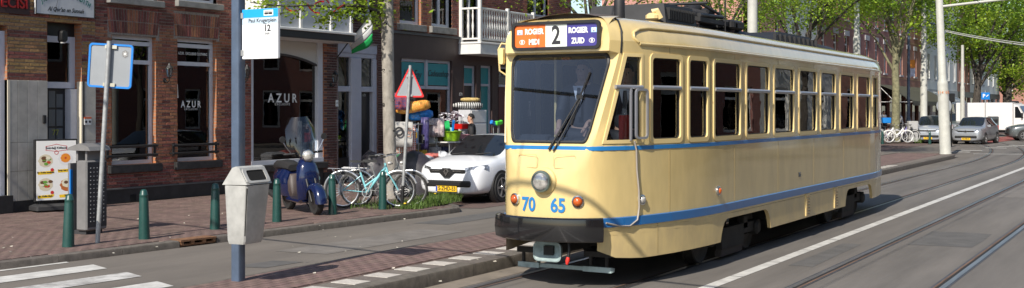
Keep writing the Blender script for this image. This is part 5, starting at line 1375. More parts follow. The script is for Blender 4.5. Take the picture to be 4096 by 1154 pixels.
bike('bicycle', 'dark grey bicycle behind the pale blue one against the tree', (pr_.x+.02, pr_.y+.42, .1), ang-.1, mat('bike_grey', (.3, .31, .31), .35, metal=.5), 'bicycles at the tree', lean=.05)
# covered moped behind the bikes (dark tarpaulin)
p = gp(1752, 782, .1); TP = thing('covered_moped', 'moped under a black and grey tarpaulin behind the bicycles', 'moped', (p.x-.55*math.cos(ang), p.y-.55*math.sin(ang), .1), ang)
tarp = mat('tarpaulin_black', (.03, .026, .032), .38, var=.3, vscale=6, bump=.35, bscale=8); tarp2 = mat('tarpaulin_silver', (.33, .33, .33), .4, var=.15, vscale=6, bump=.3, bscale=8)
rings = []; rn = random.Random(5)
for (x, hz, w) in ((-1.2, .25, .2), (-1.1, .85, .24), (-.95, 1.0, .25), (-.75, .92, .25), (-.5, .7, .25), (-.25, .92, .3), (.0, 1.0, .32), (.2, .95, .32), (.42, .75, .3), (.6, .25, .25)):
    rings.append([(x+rn.uniform(-.03, .03), w*1.15*c*(1+rn.uniform(-.12, .12)), hz*s_) for c, s_ in ((-1.15, .03), (-1.1, .35), (-.95, .7), (-.6, .95), (0, 1.0), (.6, .95), (.95, .7), (1.1, .35), (1.15, .03))])
b = MB(); b.loft(rings[:9], False, False); b.loft([[q for q in rings[0]], [(rings[0][4][0]-.02, 0, .05)]*9], False, False); b.build('tarpaulin', tarp, TP, smooth=70)
b = MB(); b.loft(rings[8:], False, False); b.loft([rings[-1], [(rings[-1][4][0]+.03, 0, .03)]*9], False, False); b.build('tarpaulin_end', tarp2, TP, smooth=70)
for x in (-.8, .25): b = MB(); b.lathe([(.22, -.05), (.24, 0), (.22, .05)], 16, T(x, 0, .24) @ RX(R(90))); b.build('wheel', tyre_m, TP, smooth=50)

# ------------------------------------------------------------------ scooter
sc_blue = mat('scooter_blue', (.004, .011, .055), .18, coat=1.0); sc_dk = mat('scooter_black', (.02, .02, .021), .5); sc_br = mat('scooter_brown_grey', (.06, .045, .042), .55)
p = gp(1268, 860, .1); hd = Vector((.52*CT - (-.85)*ST, .52*ST + (-.85)*CT)); hd.normalize(); az = math.atan2(hd.y, hd.x)
SCO = thing('scooter', 'dark blue retro scooter with clear windshield parked on the pavement', 'scooter', (p.x-hd.x*1.22*1.1, p.y-hd.y*1.22*1.1, .1), 0, rot=(R(4), 0, az)); SCO.scale = (1.1, 1.1, 1.1)
def wheel2(cx, r, w, par, nm):
    Wh = link(nm, None, par); M = T(cx, 0, r) @ RX(R(90))
    q = MB(M); q.lathe([(r*.62, -w*.4), (r*.9, -w*.5), (r, -w*.25), (r, w*.25), (r*.9, w*.5), (r*.62, w*.4)], 24, cap=False); q.build('tyre', tyre_m, Wh, smooth=40)
    q = MB(M); q.lathe([(r*.63, -w*.38), (r*.55, -w*.1), (r*.2, -w*.3), (r*.2, w*.3), (r*.55, w*.1), (r*.63, w*.38)], 20); q.build('rim', sc_dk, Wh, smooth=40)
wheel2(0, .22, .11, SCO, 'rear_wheel'); wheel2(1.22, .22, .11, SCO, 'front_wheel')
def sect(x, w, z0, z1, k=.75): return [(x, -w*k, z0), (x, w*k, z0), (x, w, z0+(z1-z0)*.35), (x, w*.95, z0+(z1-z0)*.7), (x, w*.6, z1), (x, -w*.6, z1), (x, -w*.95, z0+(z1-z0)*.7), (x, -w, z0+(z1-z0)*.35)]
b = MB(); b.loft([sect(-.38, .08, .5, .64), sect(-.28, .17, .36, .7), sect(-.05, .22, .28, .72), sect(.2, .21, .26, .72), sect(.34, .15, .26, .68)], True, True); b.build('rear_body', sc_blue, SCO, smooth=60)
b = MB(); b.loft([sect(-.4, .1, .7, .8), sect(-.2, .17, .7, .85), sect(.05, .18, .71, .84), sect(.36, .12, .69, .79)], True, True); b.build('seat', sc_dk, SCO, smooth=50)
b = MB(); b.loft([sect(.3, .15, .24, .66), sect(.4, .13, .22, .6), sect(.46, .12, .22, .36)], True, True); b.build('seat_front_panel', sc_br, SCO, smooth=50)
b = MB(); b.loft([sect(.3, .17, .18, .27), sect(.85, .17, .17, .27), sect(.93, .15, .2, .34)], True, True); b.build('floorboard', sc_blue, SCO, smooth=50)
b = MB()
rings = []
for (z, x, w, t) in ((.24, .9, .16, .1), (.4, .97, .2, .11), (.6, .98, .2, .12), (.78, .95, .17, .13), (.9, .91, .1, .1)): rings.append([(x+t*math.cos(a)*.7-(.06 if abs(math.sin(a)) > .9 else 0), w*math.sin(a), z) for a in [2*PI*k/12 for k in range(12)]])
b.loft(rings, True, True); b.build('leg_shield', sc_blue, SCO, smooth=60)
b = MB(); rings = []
for k in range(9): a = R(-5+170*k/8); rings.append([(1.22+(.27+d)*math.cos(a), y, .22+(.27+d)*math.sin(a)) for y, d in ((-.1, -.06), (-.09, .0), (-.04, .035), (.04, .035), (.09, .0), (.1, -.06))])
b.loft(rings, False, False); b.build('front_mudguard', sc_blue, SCO, smooth=60)
b = MB()
for y in (-.075, .075): b.tube([(1.02, y, .62), (1.22, y, .22)], .02, 8)
b.build('fork', sc_dk, SCO, smooth=60)
b = MB(); b.loft([sect(.82, .09, .88, 1.04), sect(.92, .11, .86, 1.06), sect(1.0, .08, .88, 1.03)], True, True); b.build('headset', sc_blue, SCO, smooth=60)
b = MB(); b.lathe([(.09, 0), (.085, .03), (.05, .055), (.01, .06)], 20, T(.99, 0, .96) @ RY(R(90))); b.build('headlight', clear_l, SCO, smooth=60)
b = MB(); b.lathe([(.1, -.02), (.1, .02), (.088, .028)], 20, T(.985, 0, .96) @ RY(R(90)), cap=False); b.build('headlight_ring', chrome, SCO, smooth=50)
b = MB(); b.tube([(.78, -.34, 1.0), (.87, -.12, 1.0), (.87, .12, 1.0), (.78, .34, 1.0)], .018, 8); b.build('handlebar', sc_dk, SCO, smooth=60)
for y in (-.28, .28):
    mr_ = link('mirror', None, SCO); b = MB(); b.tube([(.84, y*.8, 1.0), (.84, y*1.1, 1.12), (.84, y*1.25, 1.2)], .008, 6); b.build('mirror_stem', chrome, mr_)
    b = MB(); b.lathe([(.01, -.012), (.055, 0), (.05, .012)], 16, T(.84, y*1.3, 1.25) @ RY(R(90))); b.build('mirror_head', sc_dk, mr_, smooth=50)
rings = []
for (z, x, w) in ((.95, 1.0, .2), (1.15, .95, .27), (1.4, .88, .26), (1.6, .82, .17)): rings.append([(x-.18*abs(u)**2, w*u, z) for u in (-1, -.7, -.35, 0, .35, .7, 1)])
b = MB(); b.loft(rings, False, False); b.build('windshield', glass('windshield_plastic', (.62, .72, .85), 1, .03, 1.7), SCO, smooth=70)
b = MB(); b.tube([(.35, .12, .2), (.42, .22, .0)], .012, 6); b.build('stand', sc_dk, SCO); b = MB(); b.tube([(-.1, -.18, .2), (-.4, -.2, .3)], [.04, .055], 10); b.build('exhaust', sc_dk, SCO, smooth=50)
b = MB(); b.box((-.42, 0, .5), (.02, .1, .12)); b.build('registration_plate', mat('plate_yellow', (.8, .5, .02), .45), SCO)

# ------------------------------------------------------------------ goods outside the gift shop
def prop_px(x, y, p=-17.3): return onx(x, y, p)
GS = 25.95
def pillow(name, label, x0, y0, x1, y1, m, p=-17.4, th=.28, cat='bag', tilt=0.0, extra=None):
    c = onx((x0+x1)/2, (y0+y1)/2, p); Yc = -ST*c.x+CT*c.y; w, h = (x1-x0)*Yc/F*1.25, (y1-y0)*Yc/F*.88
    o = thing(name, label, cat, tuple(c), 0, rot=(0, tilt, TH+.15))
    b = MB(); rings = []
    for k in range(9):
        t = -1+k/4; s_ = (1-abs(t)**3.2)**.5 if abs(t) < 1 else .12; s_ = max(s_, .12)
        rings.append([(w/2*t, math.cos(q)*th/2*s_*(1 if abs(math.cos(q)) < .8 else .95), math.sin(q)*h/2*(.45+.55*s_)*(1+.05*math.sin(5*t+q*2))) for q in [2*PI*j/14 for j in range(14)]])
    b.loft(rings, True, True); b.build('plastic_bag' if cat == 'bag' else 'bundle', m, o, smooth=70)
    return o
def stripe_mat(name, c1, c2, scale, rough=.4, rot=(0, 0, 0), dist=2.0):
    m = mat(name, c1, rough); n = m.node_tree.nodes; l = m.node_tree.links; tc = n.new('ShaderNodeTexCoord'); mp = n.new('ShaderNodeMapping'); mp.inputs['Rotation'].default_value = rot
    w = n.new('ShaderNodeTexWave'); w.inputs['Scale'].default_value = scale; w.inputs['Distortion'].default_value = dist; cr = n.new('ShaderNodeValToRGB'); cr.color_ramp.elements[0].color = (*c1, 1); cr.color_ramp.elements[1].color = (*c2, 1); cr.color_ramp.interpolation = 'CONSTANT'; cr.color_ramp.elements[1].position = .5
    l.new(tc.outputs['Object'], mp.inputs[0]); l.new(mp.outputs[0], w.inputs[0]); l.new(w.outputs['Fac'], cr.inputs[0]); l.new(cr.outputs[0], n['Principled BSDF'].inputs['Base Color']); return m
pillow('duvet_bag', 'orange and yellow duvet bag on top of the shop rack', 1596, 403, 1708, 455, stripe_mat('bag_orange', (.7, .13, .02), (.72, .5, .1), 9, dist=14), tilt=-.16)
pillow('duvet_bag', 'bright blue duvet bag under the orange one', 1640, 438, 1722, 484, mat('bag_blue', (.02, .2, .6), .3, var=.5, vscale=9, bump=.6, bscale=14), tilt=-.1)
pillow('blanket_pack', 'black and white patterned blanket pack on the white drawers', 1824, 408, 1919, 438, stripe_mat('blanket_bw', (.03, .03, .03), (.6, .6, .58), 5), th=.4, cat='bundle')
pillow('straw_bundle', 'straw coloured bundle on top of the blanket pack', 1850, 390, 1912, 409, mat('straw', (.5, .36, .14), .8, var=.4, vscale=25), th=.25, cat='bundle')
def hung(name, label, x0, y0, x1, y1, m, p, cat, waves=3, amp=.03, th=.02):
    c = onx((x0+x1)/2, (y0+y1)/2, p); Yc = -ST*c.x+CT*c.y; w, h = (x1-x0)*Yc/F, (y1-y0)*Yc/F; o = thing(name, label, cat, (c.x, c.y, c.z-h/2), TH+.15); b = MB(); N = 16
    vs = [(w*(i/N-.5), amp*math.sin(waves*2*PI*i/N)*(1-.6*j/4), h*j/4) for j in range(5) for i in range(N+1)]
    b.add(vs, [(j*(N+1)+i, j*(N+1)+i+1, (j+1)*(N+1)+i+1, (j+1)*(N+1)+i) for j in range(4) for i in range(N)]); q = b.build('cloth', m, o, smooth=80, recalc=False); q.modifiers.new('thickness', 'SOLIDIFY').thickness = th
    return o, w, h
def check_mat(name, c1, c2, sc):
    m = mat(name, c1, .8); n = m.node_tree.nodes; l = m.node_tree.links; tc = n.new('ShaderNodeTexCoord'); sp = n.new('ShaderNodeSeparateXYZ'); cb = n.new('ShaderNodeCombineXYZ'); b = n.new('ShaderNodeTexBrick')
    b.offset = 0; b.inputs['Color1'].default_value = (*c1, 1); b.inputs['Color2'].default_value = (*[x*.8 for x in c1], 1); b.inputs['Mortar'].default_value = (*c2, 1); b.inputs['Scale'].default_value = sc; b.inputs['Brick Width'].default_value = .5; b.inputs['Row Height'].default_value = .5; b.inputs['Mortar Size'].default_value = .07
    l.new(tc.outputs['Object'], sp.inputs[0]); l.new(sp.outputs[0], cb.inputs[0]); l.new(sp.outputs[2], cb.inputs[1]); l.new(cb.outputs[0], b.inputs[0]); l.new(b.outputs[0], n['Principled BSDF'].inputs[0]); return m
hung('floor_mat', 'pink and white checked mat hanging from the shop rack', 1582, 500, 1664, 632, check_mat('mat_checked', (.5, .16, .12), (.7, .68, .64), 9), -17.15, 'mat', 1, .02)
o, w, h = hung('floor_mat', 'grey mat with black ring and letters LET hanging by the tree', 1580, 488, 1652, 590, mat('mat_grey', (.45, .44, .42), .9, var=.1, vscale=20), -17.05, 'mat', 1, .015)
text('mat_lettering', 'LET', .17, mat('lettering_rust', (.4, .15, .08), .8), o, T(w*.28, -.05, h*.6) @ RX(R(90)) @ RZ(R(80))); b = MB(T(-w*.28, -.05, h*.62) @ RX(R(90))); b.ring2(circ(.12, 18), circ(.07, 18), None, 0, .004); b.build('mat_ring', blk, o)
hung('towel', 'white and grey printed towel hanging over the middle of the shop rack', 1716, 474, 1778, 548, mat('towel_print', (.62, .56, .54), .9, var=.5, vscale=9, col2=(.36, .26, .27)), -17.1, 'towel', 3, .025)
hung('shopping_bag', 'dark purple bag hanging from the shop rack', 1688, 470, 1716, 600, mat('bag_purple', (.06, .05, .16), .45, var=.3, vscale=10), -17.1, 'bag', 1, .04, .05)
hung('patterned_cloth', 'red blue and black patterned cloth hanging beside the tree trunk', 1578, 372, 1640, 440, mat('cloth_multi', (.3, .05, .05), .8, var=.6, vscale=30, col2=(.03, .05, .16), det=1), -17.5, 'cloth', 2, .02)
RK = thing('display_rack', 'grey metal rack carrying the shop goods on the pavement', 'rack', (-17.35, onx(1650, 560, -17.35).y, .1), R(90))
for x in (-.85, .0, .85, 1.7):
    for y in (-.18, .18): b = MB(); b.tube([(x, y, 0), (x, y, 1.55)], .014, 6); b.build('rack_post', galv, RK)
for z in (.5, 1.0, 1.5): b = MB(); b.box((.43, 0, z), (2.6, .38, .025)); b.build('shelf', galv, RK)
def bucket(label, x0, y0, x1, y1, m, p=-16.95, cat='bucket', nm='bucket'):
    a, c = onx(x0, y1, p), onx(x1, y0, p); r = (c.y-a.y)/2; h = c.z-a.z; o = thing(nm, label, cat, (p, (a.y+c.y)/2, a.z)); b = MB(); b.lathe([(r*.68, 0), (r*.97, h*.93), (r*1.05, h*.93), (r*1.05, h), (r*.93, h), (r*.66, .03)], 20, cap=False); b.lathe([(r*.68, 0.002), (r*.6, .004)], 20); b.build('tub', m, o, smooth=40); return o, r, h
gbk, r, h = bucket('lime green bucket with brushes on the shop table', 1782, 524, 1828, 566, mat('lime_plastic', (.3, .55, .02), .35))
for (dx, m_, ln) in ((-.08, mat('brush_green', (.02, .45, .12), .5), .3), (.05, MATS['bag_blue'], .32), (.0, mat('brush_aqua', (.4, .65, .6), .5), .12)):
    b = MB(T(dx, -.02, h*.9) @ RY(dx*2.5)); b.box((0, 0, ln/2), (.16 if dx < 0 else .08, .03, ln), None, .012); b.build('brush', m_, gbk)
bucket('pale pink basin beside the lime green bucket', 1824, 538, 1862, 556, mat('pink_plastic', (.6, .32, .38), .4), nm='basin', cat='basin')
a = onx(1845, 505, -17.05); o = thing('plastic_tray', 'red plastic tray stacked above the pink basin', 'tray', (a.x, a.y, a.z-.08)); b = MB(); b.loft([[(x*.85, y*.85, 0) for x, y in rrect(.3, .42, .04)], [(x, y, .14) for x, y in rrect(.3, .42, .04)]], True, True); b.build('tray', mat('red_plastic', (.6, .01, .01), .35), o, smooth=40)
a = onx(1800, 600, -16.95); tb = thing('goods_table', 'white table under the buckets outside the gift shop', 'table', (-17.0, a.y+.25, .1)); zt_ = onx(1800, 566, -16.95).z-.1
b = MB(); b.box((0, 0, zt_-.02), (.45, 1.1, .03)); b.build('table_top', trim_w, tb)
for dx in (-.19, .19):
    for dy in (-.5, .5): b = MB(); b.tube([(dx, dy, 0), (dx, dy, zt_-.03)], .014, 6); b.build('leg', galv, tb)
a, c = onx(1858, 500, -17.35), onx(1922, 440, -17.35); dr = thing('drawer_unit', 'white plastic drawer unit under the blanket pack', 'drawers', (-17.35, (a.y+c.y)/2, .1), R(90)); hD_ = c.z-.1
b = MB(); b.box((0, 0, hD_/2), (c.y-a.y, .4, hD_)); b.build('cabinet', trim_sh, dr)
for k in range(5): b = MB(); b.box((0, -.205, hD_*(k+.5)/5), ((c.y-a.y)-.06, .02, hD_/5-.04), None, .006); b.build('drawer', trim_w, dr)
a = onx(1812, 466, -17.3); fl = thing('artificial_flowers', 'bunch of white artificial flowers above the buckets', 'flowers', (-17.35, a.y, .1)); b = MB(); b.box((0, 0, .65), (.3, .7, 1.3), None, .02); b.build('stand', trim_sh, fl); rn = random.Random(8)
flw = mat('petal_white', (.7, .68, .72), .7)
b = MB()
for k in range(60):
    c = Vector((rn.uniform(-.15, .15), rn.uniform(-.45, .45), a.z-.1+rn.uniform(-.18, .12))); 
    for j in range(4): 
        t = rn.uniform(0, 6.28); e1 = Vector((math.cos(t), math.sin(t), rn.uniform(-.5, .5)))*.05; e2 = Vector((-math.sin(t), math.cos(t), rn.uniform(.2, .9)))*.04; b.add([tuple(c), tuple(c+e1), tuple(c+e1+e2), tuple(c+e2)], [(0, 1, 2, 3)])
q = b.build('petals', flw, fl, recalc=False); q['kind'] = 'stuff'
BR = thing('broom_bin', 'green and blue brooms standing in a box beside the tram', 'brooms', (-17.0, onx(1990, 560, -17.0).y, .1)); b = MB(); b.box((0, 0, .35), (.35, .35, .7)); b.build('box', mat('cardboard', (.3, .2, .1), .9), BR)
for k, (dx, dy, m_) in enumerate(((0, -.25, MATS['bag_blue']), (.05, -.05, mat('neon_green', (.1, .7, .05), .5)), (0, .12, MATS['neon_green']))):
    b = MB(); b.tube([(0, dy*.4, .1), (dx, dy, 1.45)], .012, 6); b.build('handle', galv, BR); b = MB(T(dx, dy, 1.5) @ RX(R(15*(k-1)))); b.box((0, 0, 0), (.09, .26, .12), None, .02); b.build('broom_head', m_, BR)
for (x0, y0, x1, y1, m_, lab) in ((1648, 620, 1712, 652, trim_sh, 'grey lidded box on the pavement by the moped cover'), (1706, 612, 1754, 650, mat('salmon_plastic', (.6, .16, .13), .4), 'salmon red lidded box on the pavement by the moped cover')):
    a, c = onx(x0, y1, -16.4), onx(x1, y0, -16.4); o = thing('storage_box', lab, 'box', (-16.4, (a.y+c.y)/2, .1), R(90)); w = c.y-a.y; zt_ = c.z-.1
    b = MB(); b.loft([[(x*.9, y*.9, 0) for x, y in rrect(w, .4, .05)], [(x, y, zt_-.13) for x, y in rrect(w, .4, .05)]], True, True); b.build('box', trim_sh, o, smooth=40); b = MB(); b.loft([[(x*1.04, y*1.04, zt_-.13) for x, y in rrect(w, .4, .05)], [(x*1.02, y*1.02, zt_-.06) for x, y in rrect(w, .4, .05)], [(x*.6, y*.5, zt_) for x, y in rrect(w, .4, .05)]], True, True); b.build('lid', m_, o, smooth=40)

# small packages filling the rack
pk = [('red', (.5, .03, .03)), ('pale blue', (.25, .4, .6)), ('black', (.03, .03, .03)), ('white', (.62, .6, .58)), ('brown', (.25, .14, .07)), ('dark green', (.03, .16, .07)), ('pink', (.6, .25, .32)), ('yellow', (.65, .45, .04)), ('silver', (.4, .4, .42)), ('navy', (.03, .05, .16))]
rn = random.Random(21); i = 0
for (zs_, nm_) in ((1.025, 'middle'), (.525, 'lower')):
    for k in range(5):
        cn, cc = pk[i]; i += 1; h_ = rn.uniform(.22, .42); w_ = rn.uniform(.2, .32)
        o = thing('goods_carton', '%s carton on the %s shelf of the display rack' % (cn, nm_), 'carton', (-17.3+rn.uniform(-.05, .08), RK.location.y-.7+.5*k+rn.uniform(-.08, .08), .1+zs_-.01), rn.uniform(-.3, .3), 'cartons on the display rack')
        b = MB(); b.box((0, 0, h_/2), (.28, w_, h_), None, .008); b.build('carton', mat('carton_'+cn.replace(' ', '_'), cc, .5, var=.3, vscale=12), o)
        b = MB(); b.box((.143, 0, h_*.55), (.004, w_*.7, h_*.4)); b.build('carton_label', (wht, blk, ylw)[i % 3], o)
# bits of paper and leaf litter lying along the kerb and platform
V = []; Fc = []
for k in range(46):
    if k < 30: x, y, z = rn.uniform(0, 1800), 0, .106; p = gp(x, 1046-.117*x+rn.uniform(-120, 26), .104)
    elif k < 38: p = gp(rn.uniform(1100, 2000), rn.uniform(1000, 1130), .156)
    else: p = gp(rn.uniform(900, 2000), rn.uniform(930, 1010), .008)
    a = rn.uniform(0, 3.1); s_ = rn.uniform(.008, .02); d = Vector((math.cos(a), math.sin(a), 0))*s_; e = Vector((-d.y, d.x, .004))*.7; o = len(V); V += [tuple(p-d-e), tuple(p+d-e), tuple(p+d+e+Vector((0, 0, .006))), tuple(p-d+e)]; Fc.append((o, o+1, o+2, o+3))
me = bpy.data.meshes.new('litter'); me.from_pydata(V, [], Fc); me.materials.append(mat('paper_litter', (.4, .37, .31), .8, isl=.6)); o = link('litter', me, None, {'kind': 'stuff'}); o['label'] = 'small bits of paper and dry leaf lying on the paving'; o['category'] = 'litter'
# ------------------------------------------------------------------ cars
car_glass = mat('car_glass', (.012, .015, .018), .04, spec=.9, coat=.5); blk_pl = mat('car_black_plastic', (.014, .014, .015), .5); car_lamp = mat('car_headlamp', (.3, .31, .33), .08, metal=.6, coat=1, var=.85, vscale=14)
alloy = mat('alloy_wheel', (.42, .42, .43), .3, metal=.8); tail_red = mat('tail_lamp', (.4, .01, .01), .2, coat=1); plate_y = MATS['plate_yellow']; eu_blue = mat('plate_blue', (.02, .06, .4), .5)
def car(name, label, paint, loc, rz, L, Wd, Hh, hood_z, cowl, roof0, roof1, tail, front_wheel, wb, plate='', group=None, cat='car', belt=None, wr=.32, grille='bar', nose_r=.12, simple=False):
    C = thing(name, label, cat, loc, rz, group)                       # local: x forward (front at x=L/2), z up
    w = Wd/2; belt = belt or hood_z+.02
    def ringp(x, zb, wm, zs, wt, zt, ztc): # bottom, sill, mid, shoulder, top edge, top centre
        return [(x, 0, zb), (x, wm*.86, zb), (x, wm*.97, zb+.12), (x, wm, zb+(zs-zb)*.55), (x, wm*.965, zs), (x, wt, zt), (x, wt*.55, ztc-.012), (x, 0, ztc)]
    X = L/2
    def lerp(a, b, t): return a+(b-a)*t
    st = [(X, .24, w*.62, .52, w*.45, .56, .58), (X-.03, .2, w*.8, hood_z-.26, w*.62, hood_z-.2, hood_z-.18), (X-nose_r-.05, .18, w*.93, hood_z-.14, w*.75, hood_z-.07, hood_z-.05), (X-.5, .17, w*.99, hood_z-.07, w*.78, hood_z-.01, hood_z+.03),
          (X-cowl+.25, .17, w, hood_z-.02, w*.8, hood_z+.04, hood_z+.09), (X-cowl, .17, w, belt-.04, w*.82, belt+.0, belt+.04),
          (X-roof0, .17, w, belt, w*.7, Hh-.06, Hh-.02), (X-lerp(roof0, roof1, .5), .17, w, belt+.02, w*.7, Hh-.035, Hh), (X-roof1, .17, w, belt+.05, w*.67, Hh-.07, Hh-.03),
          (X-tail, .18, w*.97, belt+.06, w*.74, belt+.12, belt+.14), (X-L+.06, .22, w*.9, belt-.02, w*.7, belt+.03, belt+.04), (X-L, .3, w*.8, belt-.2, w*.6, belt-.14, belt-.12)]
    rings = [ringp(*s_) for s_ in st]; n = len(rings[0]); me = bpy.data.meshes.new('body'); vs = []; fs = []; mi = []
    for sgn in (1, -1):
        o = len(vs); vs += [(p[0], p[1]*sgn, p[2]) for r in rings for p in r]
        for i in range(len(rings)-1):
            for j in range(n-1):
                f = (o+i*n+j, o+i*n+j+1, o+(i+1)*n+j+1, o+(i+1)*n+j); fs.append(f if sgn < 0 else f[::-1])
                g = 0
                if i == 5 and j >= 5: g = 1
                if i in (6, 7) and j == 4: g = 2
                if i == 8 and j >= 5: g = 3
                if i == 8 and j == 4 and not simple: g = 2
                mi.append(g)
        fs.append(tuple(o+j for j in range(n))[::1 if sgn > 0 else -1]); mi.append(0)
    me.from_pydata(vs, [], fs); me.polygons.foreach_set('material_index', mi)
    bm = bmesh.new(); bm.from_mesh(me); bmesh.ops.remove_doubles(bm, verts=bm.verts, dist=1e-4); bmesh.ops.recalc_face_normals(bm, faces=bm.faces)
    lay = bm.edges.layers.float.get('crease_edge') or bm.edges.layers.float.new('crease_edge')
    for e in bm.edges:
        ms = {f.material_index for f in e.link_faces}
        if len(ms) > 1: e[lay] = .75
    bm.to_mesh(me); bm.free()
    for m_ in (paint, car_glass, car_glass, car_glass): me.materials.append(m_)
    tmp = bpy.data.objects.new('tmp', me); COL.objects.link(tmp); tmp.modifiers.new('s', 'SUBSURF').levels = 2; apply_mods(tmp); me = tmp.data
    for (k, nm, m_) in ((0, 'body', paint), (1, 'windscreen', car_glass), (2, 'side_window', car_glass), (3, 'rear_window', car_glass)):
        sides = (0,) if k != 2 else (1, -1)
        for sd in sides:
            q = MB(); ids = {}
            for p in me.polygons:
                if p.material_index != k: continue
                if sd and p.center.y*sd < 0: continue
                f = []
                for vi in p.vertices:
                    if vi not in ids: ids[vi] = len(q.v); q.v.append(tuple(me.vertices[vi].co))
                    f.append(ids[vi])
                q.f.append(tuple(f)); q.m.append(0)
            if q.f: q.build(nm, m_, C, smooth=40, recalc=False)
    bpy.data.objects.remove(tmp)
    for sd in (1, -1):
        for wx in (X-front_wheel, X-front_wheel-wb):
            q = MB(T(wx, sd*(w-.006), wr) @ RX(R(-90*sd))); q.lathe([(wr+.05, -.12), (wr+.05, .008), (wr-.02, .01)], 24); q.build('wheel_arch', blk_pl, C, smooth=40)
            Wh = link('wheel', None, C); M = T(wx, sd*(w-.09), wr) @ RX(R(-90*sd))
            q = MB(M); q.lathe([(wr*.66, .08), (wr*.7, .11), (wr*.94, .11), (wr, .085), (wr, -.09), (wr*.9, -.11)], 26); q.build('tyre', tyre_m, Wh, smooth=40)
            q = MB(M); q.ring2(circ(wr*.68, 24), circ(wr*.6, 24), None, .09, .112)
            for k in range(5): a = 2*PI*k/5; q.box((wr*.33, 0, .105), (wr*.6, .045, .018), RZ(a)); 
            q.lathe([(.06, .09), (.05, .122)], 12); q.build('rim', alloy, Wh, smooth=30)
        M = T(X-cowl-.25, sd*(w+.06), belt+.04)
        q = MB(M); q.loft([[(-.05, -.09*sd, y*.5) for y in (-.05, .05)] + [(.0, -.09*sd, y*.5) for y in (.05, -.05)], [(-.06, .0, -.06), (-.06, .0, .07), (.05, .0, .07), (.05, .0, -.06)], [(-.05, .1*sd, -.06), (-.05, .1*sd, .07), (.03, .1*sd, .06), (.03, .1*sd, -.05)]], True, True); q.build('mirror', paint, C, smooth=40)
        hx = X-.18
        q = MB(); zz = hood_z-.25; q.loft([[(X-.02, sd*w*.5, zz-.02), (X-.03, sd*w*.5, zz+.09), (X-.05, sd*w*.5, zz+.08), (X-.06, sd*w*.5, zz-.02)], [(X-.06, sd*w*.72, zz-.02), (X-.09, sd*w*.72, zz+.12), (X-.2, sd*w*.7, zz+.1), (X-.2, sd*w*.7, zz)], [(X-.3, sd*w*.955, zz+.07), (X-.36, sd*w*.93, zz+.15), (X-.4, sd*w*.85, zz+.12), (X-.4, sd*w*.85, zz+.05)]], True, True); q.build('headlight', car_lamp, C, smooth=40)
        q = MB(); q.box((X-L+.06, sd*w*.82, belt-.1), (.1, .16, .26), None, .02); q.build('tail_light', tail_red, C, smooth=40)
        q = MB(); q.lathe([(.05, 0), (.045, .02)], 12, T(X-.07, sd*w*.72, .36) @ RY(R(90))); q.build('fog_lamp', car_lamp, C)
    q = MB(); q.box((X-.005, 0, .42), (.09, w*1.35, .13), None, .03); q.build('lower_grille', blk_pl, C, smooth=40)
    q = MB(); q.box((X-.015, 0, hood_z-.24), (.06, w*1.02, .08), None, .02); q.build('upper_grille', blk_pl, C, smooth=40)
    q = MB(); q.box((X-.0, 0, hood_z-.235), (.055, w*.85, .014)); q.build('grille_bar', chrome, C)
    if grille == 'diamond':
        M = frame((X+.025, 0, hood_z-.25), (0, 1, 0), (0, 0, 1)); q = MB(M); q.prism([(-.19, .0), (-.09, .075), (.09, .075), (.19, 0), (.06, -.12), (-.06, -.12)], .02, None, -.01); q.build('badge_field', blk_pl, C)
        q = MB(M); q.ring2([(0, .09), (.062, 0), (0, -.09), (-.062, 0)], [(0, .05), (.03, 0), (0, -.05), (-.03, 0)], None, .01, .025); q.build('badge', chrome, C)
    else:
        M = frame((X+.03, 0, hood_z-.24), (0, 1, 0), (0, 0, 1)); q = MB(M); q.ring2(circ(.06, 16), circ(.048, 16), None, -.01, .012); q.box((0, 0, 0), (.13, .014, .012)); q.build('badge', chrome, C)
    if plate is not None:
        q = MB(); q.box((X+.02, 0, .31), (.03, .52, .115)); P_ = q.build('registration_plate', plate_y, C); q = MB(); q.box((X+.036, -.238, .31), (.004, .04, .11)); q.build('plate_band', eu_blue, P_)
        if plate: text('plate_lettering', plate, .12, blk, P_, frame((X+.0362, .02, .312), (0, 1, 0), (0, 0, 1)), sx=.85, bold=.003)
    q = MB(); q.box((0, 0, .3), (L*.8, Wd*.82, .3)); q.build('underbody', blk_pl, C)
    q = MB(); q.tube([(X-cowl+.02, -.5, belt+.06), (X-cowl-.2, .0, belt+.11)], .008, 5); q.tube([(X-cowl+.02, .1, belt+.07), (X-cowl-.2, .55, belt+.11)], .008, 5); q.build('wiper', blk_pl, C)
    return C
white_p = mat('car_white_paint', (.7, .72, .76), .3, coat=.8); silver_p = mat('car_silver_paint', (.36, .38, .41), .3, metal=.5, coat=.8); silver2 = mat('car_silver_blue_paint', (.4, .43, .48), .28, metal=.4, coat=.8); dgrey_p = mat('car_dark_grey_paint', (.1, .115, .12), .3, metal=.3, coat=.8)
wl = gp(2008, 811, 0)                                    # front street side wheel of the white car
ca = R(-90) + R(0)
car('parked_car', 'white hatchback with diamond badge parked behind the tram front', white_p, (wl.x-.87, wl.y+1.21, .006), R(-90), 4.06, 1.73, 1.45, .92, 1.02, 1.75, 3.1, 3.75, .82, 2.59, '5-ZHD-53', grille='diamond')
def at_ground(x, y, z=0): p = gp(x, y, z); return p
p = at_ground(3880, 579); car('moving_car', 'silver crossover car coming along the street beside the pole', silver_p, (p.x, p.y+2.0, .004), R(-90-6), 4.2, 1.77, 1.56, .98, 1.05, 1.75, 3.3, 3.95, .85, 2.6, 'PJ-938-N')
p = at_ground(3708, 575); car('parked_car', 'silver family car parked beside the white bicycles', silver2, (p.x, p.y+2.0, .006), R(-90+2), 4.6, 1.8, 1.62, .98, 1.1, 1.85, 3.6, 4.4, .9, 2.7, '17-XX-3')
